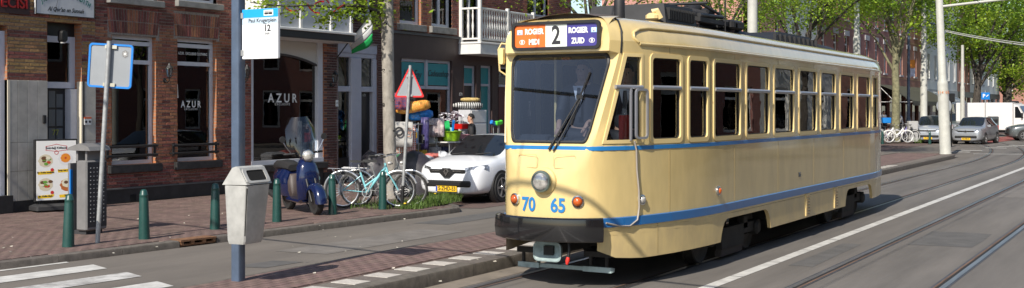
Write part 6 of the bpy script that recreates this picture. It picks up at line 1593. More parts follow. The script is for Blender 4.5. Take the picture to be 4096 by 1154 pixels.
p = at_ground(3815, 545); car('parked_car', 'grey car behind the two silver cars', dgrey_p, (p.x, p.y+2.0, .006), R(-88), 4.4, 1.8, 1.7, 1.05, 1.0, 1.7, 3.7, 4.2, .85, 2.7, None, simple=True)
p = at_ground(4037, 562); car('moving_car', 'dark grey car entering from the right edge', dgrey_p, (p.x+1.9, p.y+.3, .012), R(198), 4.2, 1.75, 1.48, .95, 1.1, 1.8, 3.3, 3.9, .85, 2.6, None, simple=True)
# white van
p = at_ground(4022, 546)
V = thing('delivery_van', 'white delivery van with box body standing under the trees', 'van', (p.x, p.y, .01), R(-12))
vg = mat('van_white', (.7, .7, .7), .4, coat=.3)
b = MB(); prof = [(2.6, .35), (2.62, .75), (2.5, 1.1), (1.75, 1.35), (1.2, 2.25), (.9, 2.35), (.9, .35)]
b.loft([[(x, y*k, z) for x, z in prof] for y, k in ((-.98, 1), (.98, 1))], True, True); b.build('cab', vg, V, smooth=20)
b = MB(); b.box((-1.2, 0, 1.45), (4.1, 2.1, 2.0), None, .03); b.build('box_body', vg, V, smooth=30)
b = MB(); b.quad((1.74, -.85, 1.4), (1.74, .85, 1.4), (1.245, .78, 2.2), (1.245, -.78, 2.2)); q = b.build('windscreen', car_glass, V, recalc=False); q.location = (.03, 0, .015)
for sd in (1, -1):
    b = MB(); b.add([(1.6, sd*.99, 1.35), (1.0, sd*.99, 1.35), (1.0, sd*.99, 2.15), (1.2, sd*.99, 2.15)], [(0, 1, 2, 3)]); b.build('side_window', car_glass, V, recalc=False)
    b = MB(); b.box((1.55, sd*1.15, 1.55), (.1, .2, .32), None, .03); b.build('mirror', blk_pl, V)
    b = MB(); b.box((2.5, sd*.75, .92), (.25, .3, .2), None, .05); b.build('headlight', car_lamp, V, smooth=40)
    for wx in (1.75, -2.0): b = MB(T(wx, sd*.92, .34) @ RX(R(90))); b.lathe([(.2, -.1), (.34, -.1), (.34, .1), (.2, .1)], 20); b.build('wheel', tyre_m, V, smooth=40)
b = MB(); b.box((2.58, 0, .7), (.12, 1.3, .28), None, .03); b.build('grille', blk_pl, V); b = MB(); b.box((.6, 0, 2.48), (.5, .8, .2), None, .05); b.build('roof_unit', blk_pl, V)
b = MB(); b.box((-.3, 0, .45), (5.2, 1.7, .25)); b.build('chassis', blk_pl, V)

# ------------------------------------------------------------------ people
skin = mat('skin', (.42, .25, .17), .55); hair_d = mat('dark_hair', (.012, .01, .009), .6); suit = mat('dark_suit', (.016, .018, .024), .7); shirt = mat('white_shirt', (.68, .7, .74), .7); coat_d = mat('dark_coat', (.02, .02, .022), .8); jean = mat('dark_trousers', (.03, .032, .04), .8); wshirt = mat('white_top', (.6, .6, .6), .8)
def skinned(name, verts, edges, rad, m, parent, lev=2, root=0):
    me = bpy.data.meshes.new(name); me.from_pydata(verts, edges, []); o = bpy.data.objects.new(name, me); COL.objects.link(o)
    sk = o.modifiers.new('skin', 'SKIN'); sk.use_smooth_shade = True
    for i, r in enumerate(rad): me.skin_vertices[0].data[i].radius = (r, r) if not isinstance(r, tuple) else r; me.skin_vertices[0].data[i].use_root = (i == root)
    o.modifiers.new('sub', 'SUBSURF').levels = lev
    apply_mods(o); o.data.materials.clear(); o.data.materials.append(m); o.parent = parent; o.data.polygons.foreach_set('use_smooth', [True]*len(o.data.polygons)); return o
def person(label, loc, rz, top_m, leg_m, h=1.75, sit=False, tie=False, arms=None, head_yaw=0.0, glasses=False, long_hair=False):
    P = thing('person', label, 'person', loc, rz); k = h/1.75        # faces local -y
    hip = .95 if not sit else .55; dz = hip-.95
    def j(x, y, z): return (x*k, y*k, (z+dz)*k)
    V = [j(0, 0, .95), j(0, .01, 1.12), j(0, .01, 1.32), j(0, 0, 1.46), j(0, -.01, 1.54), j(0, -.02, 1.62), j(0, -.02, 1.7)]
    Rr = [(.15*k, .11*k), (.14*k, .1*k), (.165*k, .11*k), (.1*k, .08*k), .055*k, .085*k, .07*k]; E = [(i, i+1) for i in range(6)]
    hands = []
    for s in (-1, 1):
        a = arms or ((.22, .01, 1.42), (.27, .03, 1.14), (.27, -.08, .9), (.265, -.11, .82))
        base = len(V); V += [j(s*p[0], p[1], p[2]) for p in a]; Rr += [.06*k, .046*k, .033*k, .036*k]; E += [(3, base), (base, base+1), (base+1, base+2), (base+2, base+3)]; hands.append(base+3)
        base = len(V)
        if sit: V += [j(s*.1, -.02, .93), j(s*.12, -.42, .95), j(s*.12, -.44, .52), j(s*.12, -.56, .46)]
        else: V += [j(s*.1, 0, .9), j(s*.11, -.01, .5), j(s*.11, .02, .08), j(s*.12, -.13, .03)]
        Rr += [.09*k, .062*k, .042*k, .04*k]; E += [(0, base), (base, base+1), (base+1, base+2), (base+2, base+3)]
    for (s, hi) in zip((-1, 1), hands):                              # five fingers
        hx, hy, hz = V[hi]
        for q in range(5):
            base = len(V); ox = s*(-.03+.015*q)*k if q else -s*.035*k; ln = (.05, .085, .095, .088, .07)[q]*k
            V += [(hx+ox*.6, hy-.01, hz-.03*k), (hx+ox, hy-.03*k, hz-.03*k-ln*.6), (hx+ox, hy-.045*k, hz-.03*k-ln)]; Rr += [.011*k, .01*k, .008*k]; E += [(hi, base), (base, base+1), (base+1, base+2)]
    body = skinned('body', V, E, Rr, skin, P)
    def grow(idx, f, nm, m):
        sel = idx; mp = {a: i for i, a in enumerate(sel)}; vs = [V[a] for a in sel]; es = [(mp[a], mp[b]) for a, b in E if a in mp and b in mp]
        rr = [tuple(x*f+.012 for x in (Rr[a] if isinstance(Rr[a], tuple) else (Rr[a], Rr[a]))) for a in sel]; return skinned(nm, vs, es, rr, m, P)
    grow([0, 1, 2, 3, 7, 8, 9, 15, 16, 17], 1.08, 'jacket', top_m); grow([0, 11, 12, 13, 19, 20, 21], 1.1, 'trousers', leg_m)
    for s in (0, 1):
        f = V[14 if s == 0 else 22]; q = MB(); q.loft([[(f[0]+x*.8, f[1]+y*1.0+.05, .0+(f[2]-.03*k)) for x, y in rrect(.09*k, .25*k, .04*k)], [(f[0]+x*.8, f[1]+y+.05, f[2]+.04*k) for x, y in rrect(.085*k, .22*k, .04*k)]], True, True); q.build('shoe', blk, P, smooth=50)
    hd = Vector(V[6]); hz = hd.z
    M = T(hd.x, hd.y, hz-.04*k) @ RZ(head_yaw)
    q = MB(M)
    rows = [(-.115, .035, -.02), (-.09, .055, -.02), (-.04, .068, -.01), (.02, .074, 0), (.07, .068, .005), (.105, .045, .005), (.122, .015, 0)]
    q.loft([[(r*k*math.cos(a)*.95, (yo+r*1.18*math.sin(a))*k, z*k) for a in [2*PI*t/16 for t in range(16)]] for z, r, yo in rows], True, True)
    q.build('head', skin, P, smooth=60)
    q = MB(M); q.loft([[(-.012*k, -.078*k, .015*k), (.012*k, -.078*k, .015*k), (0, -.07*k, .03*k)], [(-.017*k, -.09*k, -.02*k), (.017*k, -.09*k, -.02*k), (0, -.108*k, -.018*k)]], True, True); q.build('nose', skin, P)
    for s in (-1, 1):
        q = MB(M); q.loft([[(s*.07*k, y*k, z*k) for y, z in ((-.01, -.03), (.015, -.02), (.02, .025), (-.01, .02))], [(s*.088*k, y*k, z*k) for y, z in ((.0, -.03), (.025, -.02), (.03, .03), (0, .025))]], True, True); q.build('ear', skin, P)
        q = MB(M); q.lathe([(.012*k, 0), (.006*k, .006*k)], 8, T(s*.028*k, -.078*k, .012*k) @ RX(R(90))); q.build('eye', blk, P)
    q = MB(M); q.box((0, -.082*k, -.06*k), (.045*k, .01*k, .01*k)); q.build('mouth', mat('lips', (.3, .12, .1), .6) if 'lips' not in MATS else MATS['lips'], P)
    q = MB(M); rows = [(-.01 if not long_hair else -.16, .07, .03), (.03, .08, .018), (.075, .078, .01), (.11, .055, .005), (.132, .02, 0)]
    q.loft([[(r*k*math.cos(a), (yo+r*1.16*math.sin(a)*(1 if math.sin(a) > 0 else .62 if z < .06 else .98))*k, z*k) for a in [2*PI*t/16 for t in range(16)]] for z, r, yo in rows], True, True); q.build('hair', hair_d, P, smooth=60)
    if tie:
        c = Vector(V[2]); q = MB(); q.add([(-.075*k, -.135*k, c.z+.16*k), (.075*k, -.135*k, c.z+.16*k), (.0, -.152*k, c.z-.14*k)], [(0, 1, 2)]); o = q.build('shirt_front', shirt, P, recalc=False); o.modifiers.new('t', 'SOLIDIFY').thickness = .03
        q = MB(); q.loft([[(x, -.172*k, c.z+.14*k) for x in (-.018, .018)] + [(x, -.16*k, c.z+.14*k) for x in (.018, -.018)], [(x, -.185*k, c.z-.02*k) for x in (-.03, .03)] + [(x, -.17*k, c.z-.02*k) for x in (.03, -.03)], [(x, -.18*k, c.z-.2*k) for x in (-.03, .03)] + [(x, -.165*k, c.z-.2*k) for x in (.03, -.03)]], True, True); q.build('tie', suit, P)
    if glasses:
        q = MB(M)
        for s in (-1, 1): q.ring2(circ(.024*k, 12, s*.03*k, 0), circ(.02*k, 12, s*.03*k, 0), T(0, -.092*k, .012*k) @ RX(R(90)), 0, .004)
        q.box((0, -.094*k, .014*k), (.02*k, .004, .005)); q.build('glasses', iron, P)
    return P
p = onx(1886, 470, -16.9); person('man with short dark hair and black coat outside the gift shop', (-16.9, p.y, .1), R(-62), coat_d, jean, 1.74, glasses=True)
person('tram driver in dark suit, white shirt and tie behind the windscreen', (TX+.02, TS+.95, .78), R(8), suit, suit, 1.76, tie=True, arms=((.22, .01, 1.42), (.26, -.08, 1.16), (.18, -.34, 1.06), (.16, -.42, 1.02)))
person('second man in dark uniform and tie standing behind the driver', (TX+.47, TS+1.2, .78), R(15), suit, suit, 1.72, tie=True)
person('passenger in dark clothes seated beside a middle tram window', (TX+.55, TS+7.1, .86), R(180), mat('navy_cloth', (.03, .05, .12), .8), jean, 1.7, sit=True)
p = gp(3668, 548, .1); person('woman with long dark hair and white top on the far pavement', (p.x-1.2, p.y, .1), R(160), wshirt, jean, 1.68, long_hair=True)
p = gp(3618, 548, .1); person('person in white shirt beside the far tree trunk', (p.x-1.6, p.y+1, .1), R(60), wshirt, jean, 1.75)
p = gp(4075, 540, .1); person('person in dark clothes near the far van', (p.x-2, p.y+4, .1), R(-20), coat_d, jean, 1.75)
# ------------------------------------------------------------------ far row of houses
far_red = wall_brick('far_brick_red', (.34, .13, .11), (.26, .1, .085), (.26, .2, .18))
far_org = wall_brick('far_brick_orange', (.4, .17, .12), (.32, .13, .1), (.28, .22, .18))
pink_m = mat('pink_stucco', (.48, .24, .2), .8, var=.08, vscale=2)
white_st = mat('white_stucco', (.68, .68, .66), .7, var=.06, vscale=2)
grey_st = mat('grey_stucco', (.4, .4, .4), .7, var=.06, vscale=2)
lint_m = mat('grey_stone_lintel', (.42, .42, .44), .7, var=.2, vscale=6)
band_m = mat('pale_brick_band', (.4, .27, .16), .85)
curtain_m = mat('white_curtain', (.62, .61, .58), .8, var=.2, vscale=4, stretch=(8, 1, .3))
far_shop = mat('far_shop_dark', (.03, .03, .032), .5)
def far_house(label, s0, s1, top, m, ncol, rows, shop=3.7, fm=None, lint=True, bands=(), shopm=None, off=0.0):
    H = house('terraced_house', label, s0); H.location.x = FP+off; holes = []
    w = (s1-s0)/ncol
    for (z0, z1) in rows:
        for k in range(ncol): c = s0+w*(k+.5); holes.append([c-.5, c+.5, z0, z1])
    wall_panels(H, s0+.002, s1-.002, shop, top, holes, m, depth=.18)
    for h in holes:
        window(H, h, transoms=(h[3]-.55,), fw=.09, v=.1, fm=fm or trim_w, room=False)
        mbox('window_blind', H, curtain_m if (h[0]*7.3) % 3 < 1.2 else dark_room, h[0], h[1], .3, .31, h[2], h[3])
        mbox('sill', H, lint_m, h[0]-.1, h[1]+.1, -.08, .1, h[2]-.12, h[2]-.004)
        if lint: mbox('lintel', H, lint_m, h[0]-.12, h[1]+.12, -.05, .05, h[3]+.004, h[3]+.34)
    for z in bands: mbox('brick_band', H, band_m, s0, s1, -.012, .01, z, z+.07)
    mbox('cornice', H, trim_w, s0, s1, -.35, .05, top-.35, top+.02); mbox('shop_fascia', H, shopm or far_shop, s0, s1, -.06, .1, shop-.55, shop)
    b = MB(T(-s0)); n = max(2, ncol)
    for k in range(n+1): x = s0+.15+(s1-s0-.3)*k/n; mbox('shop_pier', H, m, x-.15, x+.15, -.02, .2, .1, shop-.55)
    for k in range(n): x0, x1 = s0+.3+(s1-s0-.3)*k/n, s0+(s1-s0-.3)*(k+1)/n; mbox('shop_pane', H, housglass, x0, x1, .12, .13, .1, shop-.55); mbox('shop_interior', H, MATS.get('far_shop_interior') or mat('far_shop_interior', (.16, .15, .14), .8, var=.6, vscale=2), x0, x1, .5, .52, .1, shop-.55)
    shellbox(H, s0+.01, s1-.01, top, m); return H
R1, R2, R3 = (4.6, 6.7), (7.75, 9.9), (10.9, 12.4)
PH = far_house('pink stucco house rising behind the tram roof', 56.5, 63, 11, pink_m, 2, (R1, R2), lint=False, shopm=white_st)
for (y0, y1, z0, z1) in ((1.2, 2.4, 4.7, 6.6), (3.6, 4.8, 4.7, 6.6), (1.2, 2.4, 7.7, 9.6), (3.6, 4.8, 7.7, 9.6)):
    W = link('end_window', None, PH); b = MB(); b.box((-.02, (y0+y1)/2, (z0+z1)/2), (.06, y1-y0, z1-z0)); b.build('frame', trim_w, W); b = MB(); b.box((-.04, (y0+y1)/2, (z0+z1)/2), (.04, y1-y0-.2, z1-z0-.2)); b.build('pane', car_glass, W)
b = MB(); b.box((-.06, 4.2, 1.8), (.12, 7.4, 3.4)); b.build('end_wall_base', white_st, PH)
far_house('white stucco house with white framed windows behind the tram', 63, 69.3, 10.6, white_st, 2, (R1, R2), lint=False, shopm=trim_w)
far_house('dark red brick terraced house with grey lintels nearest the pole', 69.3, 80.6, 13.2, far_red, 4, (R1, R2, R3), bands=(4.3, 7.2, 10.4))
far_house('dark red brick terraced house above the dark awning', 80.6, 92.0, 13.2, far_red, 4, (R1, R2, R3), bands=(4.3, 7.2, 10.4))
far_house('orange red brick terraced house right of the awning', 92.0, 103.0, 13.0, far_org, 4, (R1, R2, R3), bands=(4.3, 7.2))
far_house('white house far along the street', 103.0, 119.5, 11.5, white_st, 5, (R1, R2), lint=False, shopm=grey_st)
far_house('far brick house between two white houses', 119.5, 127.5, 12.5, far_org, 3, (R1, R2, R3))
far_house('farthest white house under the trees', 127.5, 150, 12, white_st, 6, (R1, R2), lint=False)
# houses closing the view where the street bends
def cross_house(label, x0, x1, y, m, top=11):
    H = thing('terraced_house', label, 'house', (x0, y, 0)); n = max(2, int((x1-x0)/2.8)); w = (x1-x0)/n
    b = MB(); b.box(((x1-x0)/2, 4, top/2), (x1-x0-.02, 8, top)); b.build('wall', m, H)
    for (z0, z1) in ((.6, 3.0), R1, R2):
        for k in range(n):
            W = link('window', None, H); c = w*(k+.5); b = MB(); b.box((c, -.01, (z0+z1)/2), (1.2, .06, z1-z0)); b.build('frame', trim_w, W); b = MB(); b.box((c, -.035, (z0+z1)/2), (1.0, .02, z1-z0-.2)); b.build('pane', car_glass, W)
    b = MB(); b.box(((x1-x0)/2, -.1, top+.1), (x1-x0, .5, .25)); b.build('cornice', trim_w, H)
for (i, (x0, x1, m, lab)) in enumerate(((-64, -50, far_org, 'orange brick house closing the far end of the street on the left'), (-50, -38, white_st, 'white house closing the far end of the street'), (-38, -26, far_red, 'red brick house closing the far end of the street'), (-26, -12, far_org, 'orange brick house closing the far end of the street on the right'))): cross_house(lab, x0, x1, 185, m)
# awning
aw = mat('awning_olive', (.06, .06, .042), .8, var=.1, vscale=3); s0_, s1_ = 85.3, 100.5
AW = thing('awning', 'dark olive awning over the far cafe terrace', 'awning', (FP, s0_, 0), R(90)); w = s1_-s0_
b = MB(); b.loft([[(0, -.02, 3.75), (w, -.02, 3.75)], [(0, -1.0, 3.35), (w, -1.0, 3.35)], [(0, -2.4, 2.55), (w, -2.4, 2.55)], [(0, -2.42, 2.25), (w, -2.42, 2.25)]], False, False); q = b.build('canvas', aw, AW, recalc=False); q.modifiers.new('t', 'SOLIDIFY').thickness = .02
for x in (0.02, w/2, w-.02): b = MB(); b.tube([(x, -.02, 2.5), (x, -2.35, 2.5)], .03, 6); b.tube([(x, -.02, 3.7), (x, -1.2, 2.5)], .02, 6); b.build('awning_arm', trim_w, AW)
AW2 = thing('market_awning', 'white shop canopy with produce beside the dark awning', 'awning', (FP, 103.5, 0), R(90)); b = MB(); b.loft([[(0, 0, 3.5), (9, 0, 3.5)], [(0, -1.8, 2.7), (9, -1.8, 2.7)], [(0, -1.82, 2.4), (9, -1.82, 2.4)]], False, False); q = b.build('canvas', white_st, AW2, recalc=False); q.modifiers.new('t', 'SOLIDIFY').thickness = .02
for x in (.1, 8.9): b = MB(); b.tube([(x, 0, 2.6), (x, -1.75, 2.6)], .03, 6); b.build('awning_arm', trim_w, AW2)

# ------------------------------------------------------------------ houses across the street (seen in the shop windows and the tram paint)
def right_house(label, s0, s1, m, top=9.0):
    H = thing('terraced_house', label, 'house', (9.6, s1, 0), R(-90)); o = H.location.y; n = max(2, int((s1-s0)/2.9)); w = (s1-s0)/n; holes = []
    for (z0, z1) in ((.9, 3.1), (4.3, 6.4), (7.0, 8.5)):
        for k in range(n): c = o + w*(k+.5); holes.append([c-.6, c+.6, z0, z1])
    wall_panels(H, o, o+(s1-s0), 0, top, holes, m, depth=.15)
    for h in holes: window(H, h, transoms=(h[3]-.6,), fw=.12, v=.08, fm=trim_w, room=False); mbox('window_blind', H, curtain_m if (h[0]*7.3) % 3 < 2 else dark_room, h[0], h[1], .3, .31, h[2], h[3])
    mbox('cornice', H, trim_w, o, o+(s1-s0), -.3, .05, top-.35, top); shellbox(H, o+.01, o+(s1-s0)-.01, top, m); return H
right_house('red brick house across the street, opposite the arched shop window', 6, 17, far_red); right_house('white house across the street, opposite the tram', 17, 27, white_st, 8.5); right_house('red brick house across the street, opposite the tram rear', 27, 40, far_org); right_house('dark red brick house across the street nearest the camera', -6, 6, far_org, 9.5); right_house('red brick house across the street, fifth along', 40, 52, far_red, 9.5)
RB = R(18)                                               # the street bends left here, so these fronts catch the sun
def bent(label, t0, t1, m, top): H = right_house(label, 0, t1-t0, m, top); H.location = (9.6-math.sin(RB)*t1, 52.2+math.cos(RB)*t1, 0); H.rotation_euler = (0, 0, R(-90)+RB)
bent('sunlit red brick house across the bend, first after the bend', 0, 5, far_red, 10); bent('sunlit white house across the bend, second after the bend', 5, 12, white_st, 9.0); bent('sunlit orange brick house across the bend, third after the bend', 12, 18, far_org, 10); bent('sunlit white house across the bend, fourth after the bend', 18, 26, white_st, 9.5); bent('sunlit red brick house across the bend, fifth after the bend', 26, 50, far_red, 10)

# ------------------------------------------------------------------ trees
leaf_m = mat('young_leaf', (.29, .41, .035), .5, isl=.3, trans=.45); leaf_d = mat('older_leaf', (.18, .3, .03), .5, isl=.3, trans=.42)
bark_p = mat('plane_bark', (.3, .275, .24), .85, var=.3, vscale=7, bump=.5, bscale=25, stretch=(1, 1, .5)); bark_d = mat('dark_bark', (.07, .06, .05), .9, var=.4, vscale=10, bump=.6, bscale=30, stretch=(1, 1, .35)); bark_k = mat('bark_knot', (.035, .03, .027), .9)
def leaf_cloud(pts, size, rnd, sq=.55):
    V = []; Fc = []
    for c in pts:
        a = Vector((rnd.gauss(0, 1), rnd.gauss(0, 1), rnd.gauss(0, .5))).normalized(); n = Vector((rnd.gauss(0, .6), rnd.gauss(0, .6), 1)).normalized(); b = n.cross(a).normalized(); s = size*rnd.uniform(.6, 1.25); o = len(V)
        d = n*(-.2*s)
        V += [tuple(c), tuple(c+a*s*.5+b*s*sq*.5+d*.3), tuple(c+a*s+d), tuple(c+a*s*.5-b*s*sq*.5+d*.3)]; Fc.append((o, o+1, o+2, o+3))
    return V, Fc
def tree(label, base, trunk_h, trunk_r, cz, rad, nclump, per, lsize, leafs, bark, seed, lean=(0, 0), group='street trees on the left side', clump_r=.55, low=-1.0):
    rnd = random.Random(seed); Tt = thing('street_tree', label, 'tree', base, 0, group)
    top = Vector((lean[0], lean[1], trunk_h)); pts = [Vector((0, 0, -.05))]; rr = [trunk_r*1.25]
    for k in range(1, 9): t = k/8; pts.append(Vector((lean[0]*t+rnd.uniform(-.03, .03), lean[1]*t+rnd.uniform(-.03, .03), trunk_h*t))); rr.append(trunk_r*(1.05-.35*t))
    b = MB(); b.tube(pts, rr, 14); b.build('trunk', bark, Tt, smooth=70)
    C = Vector((lean[0], lean[1], cz)); cl = []
    for k in range(nclump):
        while True:
            v = Vector((rnd.uniform(-1, 1), rnd.uniform(-1, 1), rnd.uniform(low, 1)))
            if .12 < v.length < 1: break
        v = v*(v.length**-.35); v = Vector((v.x*rad[0], v.y*rad[1], v.z*rad[2])); cl.append(C+v)
    for k in range(9):
        tgt = cl[rnd.randrange(len(cl))]; st = pts[rnd.randrange(5, 9)]; mid = (st+tgt)/2 + Vector((0, 0, .3)); b = MB(); b.tube([st, mid, tgt], [trunk_r*.4, trunk_r*.25, .02], 7); b.build('limb', bark, Tt, smooth=70)
    b = MB()
    lp = [[], []]
    for i, c in enumerate(cl):
        for _ in range(int(per*1.9)): lp[i % 2].append(c + Vector((rnd.gauss(0, clump_r), rnd.gauss(0, clump_r), rnd.gauss(0, clump_r*.6))))
    V = []; Fc = []; MI = []
    for g in (0, 1):
        v, f = leaf_cloud(lp[g], lsize*.74, rnd, .7); o = len(V); V += v; Fc += [tuple(i+o for i in q) for q in f]; MI += [g]*len(f)
    me = bpy.data.meshes.new('crown'); me.from_pydata(V, [], Fc); me.materials.append(leafs[0]); me.materials.append(leafs[1]); me.polygons.foreach_set('material_index', MI); link('crown', me, Tt, {'kind': 'stuff'})
    return Tt
LM = (leaf_m, leaf_d)
tree('street tree at the tram front, leaves showing above its roof', (-14.4, 30, .1), 4.6, .15, 6.6, (2.6, 2.6, 2.0), 75, 55, .13, LM, bark_d, 31)
tree('street tree behind the tram with leaves beside the thick pole', (-14.4, 41, .1), 4.6, .16, 6.7, (3.0, 3.0, 2.3), 115, 60, .15, LM, bark_d, 32)
tree('leafy street tree above the rear tram roof', (-14.0, 50.5, .1), 5.2, .17, 8.5, (4.4, 3.4, 3.0), 150, 75, .19, LM, bark_d, 33)
tree('street tree with bright leaves above the white bicycles', (-14.6, 71.5, .1), 6.4, .24, 10.2, (3.9, 3.6, 3.9), 120, 80, .24, LM, mat('mossy_bark', (.2, .19, .11), .9, var=.4, vscale=5, bump=.4), 34)
tree('dark trunked street tree beyond the silver cars', (-14.6, 101, .1), 5.5, .32, 11.0, (5.6, 5, 5.0), 150, 65, .32, (leaf_d, leaf_m), bark_d, 35, lean=(.6, 0))
tree('far street tree standing over the white van', (-14.8, 126, .1), 5.0, .35, 10, (7, 6, 5.6), 160, 65, .36, LM, bark_d, 36)
tree('far tree at the right edge beyond the dark car', (-18, 150, .1), 5.5, .35, 9.5, (8, 6, 6.5), 170, 60, .42, (leaf_d, leaf_m), bark_d, 37)
tree('farthest tree at the end of the street', (-33, 165, .1), 4, .3, 8, (8, 6, 5.5), 160, 50, .45, (leaf_d, leaf_m), bark_d, 38)
for (k, (s_, lab)) in enumerate(((14, 'street tree across the street, first along'), (27, 'street tree across the street, second along'), (40, 'street tree across the street, third along'), (56, 'street tree across the street, fourth along'))):
    tree(lab, (5.6, s_, .0), 4.6, .16, 7.0, (2.4, 2.8, 2.2), 50, 30, .26, LM, bark_d, 60+k, group='street trees across the street')
# near plane tree beside the bicycles
b0_ = gp(1568, 797, .1); rnd = random.Random(40)
NT = thing('street_tree', 'pale grey trunked tree by the bicycles with red ribbons in its branches', 'tree', (b0_.x, b0_.y, .1), 0, 'street trees on the left side')
Yt = -ST*b0_.x+CT*b0_.y
path = [at(x, y, Yt)-Vector((b0_.x, b0_.y, .1)) for x, y in ((1568, 800), (1562, 700), (1558, 560), (1555, 420), (1552, 280), (1550, 140), (1549, 0), (1556, -160), (1570, -340))]
b = MB(); b.tube(path, [.165, .14, .133, .13, .128, .132, .125, .11, .08], 18); q = b.build('trunk', bark_p, NT, smooth=70)
for k in range(16):
    t = rnd.uniform(.5, 6.2); i = int(t); p = path[i].lerp(path[i+1], t-i); a = rnd.uniform(-2.6, -.2)+TH; n = Vector((math.cos(a), math.sin(a), 0)); b = MB(frame(p+n*.118, Vector((-n.y, n.x, 0)), (0, 0, 1))); s_ = rnd.uniform(.6, 1.2); b.lathe([(.045*s_, -.01), (.04*s_, .014), (.022*s_, .018), (.015*s_, .006)], 10, SC(1, .7, 1)); b.build('knot', bark_k if k % 2 else bark_p, NT, smooth=50)
cl = []; 
def O(x, y, Y): return at(x, y, Y)-Vector((b0_.x, b0_.y, .1))
brs = [[O(1549, 70, Yt), O(1500, 40, Yt-.3), O(1430, 20, Yt-.7), O(1340, 30, Yt-1.1), O(1250, 22, Yt-1.5), O(1150, 26, Yt-1.9), O(1060, 20, Yt-2.2), O(1000, 10, Yt-2.5)],
       [O(1430, 20, Yt-.7), O(1390, 50, Yt-.8), O(1330, 52, Yt-1.0), O(1290, 72, Yt-1.1)], [O(1549, 10, Yt), O(1480, -40, Yt-.4), O(1350, -30, Yt-1), O(1200, -25, Yt-1.5), O(1050, -20, Yt-2)], [O(1549, 60, Yt), O(1520, 62, Yt+.2), O(1497, 85, Yt+.3)]]
lp = []
for br in brs:
    b = MB(); b.tube(br, [.04*(1-.8*i/(len(br)-1)) for i in range(len(br))], 7); b.build('limb', bark_d, NT, smooth=70)
    for i in range(len(br)-1):
        for _ in range(75 if br is not brs[3] else 45):
            c = br[i].lerp(br[i+1], rnd.random()); lp.append(c + Vector((rnd.gauss(0, .12), rnd.gauss(0, .16), rnd.gauss(0, .1) - .03)))
hang = [O(1085, 45, Yt-2.1), O(1180, 60, Yt-1.7), O(1290, 95, Yt-1.1), O(1350, 62, Yt-1), O(1420, 55, Yt-.7), O(1475, 70, Yt-.3), O(1515, 108, Yt+.3), O(1515, 40, Yt-.1)]
for c in hang:
    for _ in range(26): lp.append(c + Vector((rnd.gauss(0, .1), rnd.gauss(0, .1), rnd.gauss(0, .07))))
V, Fc = leaf_cloud(lp, .085, rnd, .8); me = bpy.data.meshes.new('leaf_spray'); me.from_pydata(V, [], Fc); me.materials.append(leaf_m); link('leaf_spray', me, NT, {'kind': 'stuff'})
up = [Vector((rnd.gauss(-.2, 1.2), rnd.gauss(-.2, 1.2), 6.3+rnd.gauss(0, .8))) for _ in range(2600)]
V, Fc = leaf_cloud(up, .14, rnd, .8); me = bpy.data.meshes.new('crown'); me.from_pydata(V, [], Fc); me.materials.append(leaf_m); link('crown', me, NT, {'kind': 'stuff'})
rib = mat('ribbon_red', (.6, .02, .03), .6)
for k, (x, y) in enumerate(((1168, 32), (1185, 45), (1250, 38), (1268, 25), (1302, 8), (1448, 10), (1360, 38))):
    c = O(x, y, Yt-2.4+ (x-1000)/550*2.2 - .1); b = MB(); w_ = .03
    pts = [c + Vector((.05*math.sin(2.2*t+k), .16*(t-1)*(1 if k % 2 else -1), -.09*math.sin(t*1.5+k*.7))) for t in (0, .5, 1, 1.5, 2)]
    b.loft([[tuple(p), tuple(p+Vector((.01, 0, w_)))] for p in pts], False, False); q = b.build('ribbon', rib, NT, recalc=False); q.modifiers.new('t', 'SOLIDIFY').thickness = .003
    q.parent = None; q.location = NT.location; tag(q, ('red ribbon strip tied in the tree branch, %s' % ('leftmost one', 'second from the left', 'third from the left', 'fourth from the left', 'fifth from the left', 'nearest the trunk', 'second nearest the trunk')[k]), 'ribbon', 'red ribbons in the near tree')
# grass around the tree
gr_m = mat('grass_blade', (.1, .17, .03), .6, isl=.4, trans=.3); soil = mat('soil', (.09, .07, .05), .95, var=.3, vscale=12, bump=.5)
quad = [gp(1450, 835, .1), gp(1660, 838, .1), gp(1850, 808, .1), gp(1690, 782, .1), gp(1480, 800, .1)]
sheet('tree_pit', [(p.x, p.y) for p in quad], .112, soil)
V = []; Fc = []
def blade(c, h, rnd):
    a = rnd.uniform(0, 6.28); d = Vector((math.cos(a), math.sin(a), 0)); w = d*.006; l = Vector((rnd.gauss(0, .35), rnd.gauss(0, .35), 1))*h; o = len(V); V.extend([tuple(c-w), tuple(c+w), tuple(c+l*.6+w*.7+Vector((0, 0, .02*h))), tuple(c+l)]); Fc.append((o, o+1, o+2)); Fc.append((o, o+2, o+3))
n_ = 0
while n_ < 2600:
    x = rnd.uniform(1400, 1845); y = rnd.uniform(780, 840)
    edge = 838 - max(0, x-1680)*.19
    if y > edge or y < 812-max(0, x-1640)*.17: continue
    dens = .25 if x < 1600 else 1
    if rnd.random() > dens: continue
    p = gp(x, y, .11); blade(p, rnd.uniform(.05, .2 if x > 1640 else .12), rnd); n_ += 1
for (x, y, n2) in ((3672, 572, 60),):
    for _ in range(n2): p = gp(x+rnd.uniform(-14, 14), y+rnd.uniform(-3, 2), .1); blade(p, rnd.uniform(.15, .4), rnd)
me = bpy.data.meshes.new('grass'); me.from_pydata(V, [], Fc); me.materials.append(gr_m); g = link('grass', me, None, {'kind': 'stuff'}); g['label'] = 'green grass and weeds round the foot of the near tree'; g['category'] = 'grass'
dan = mat('dandelion', (.75, .5, .01), .7)
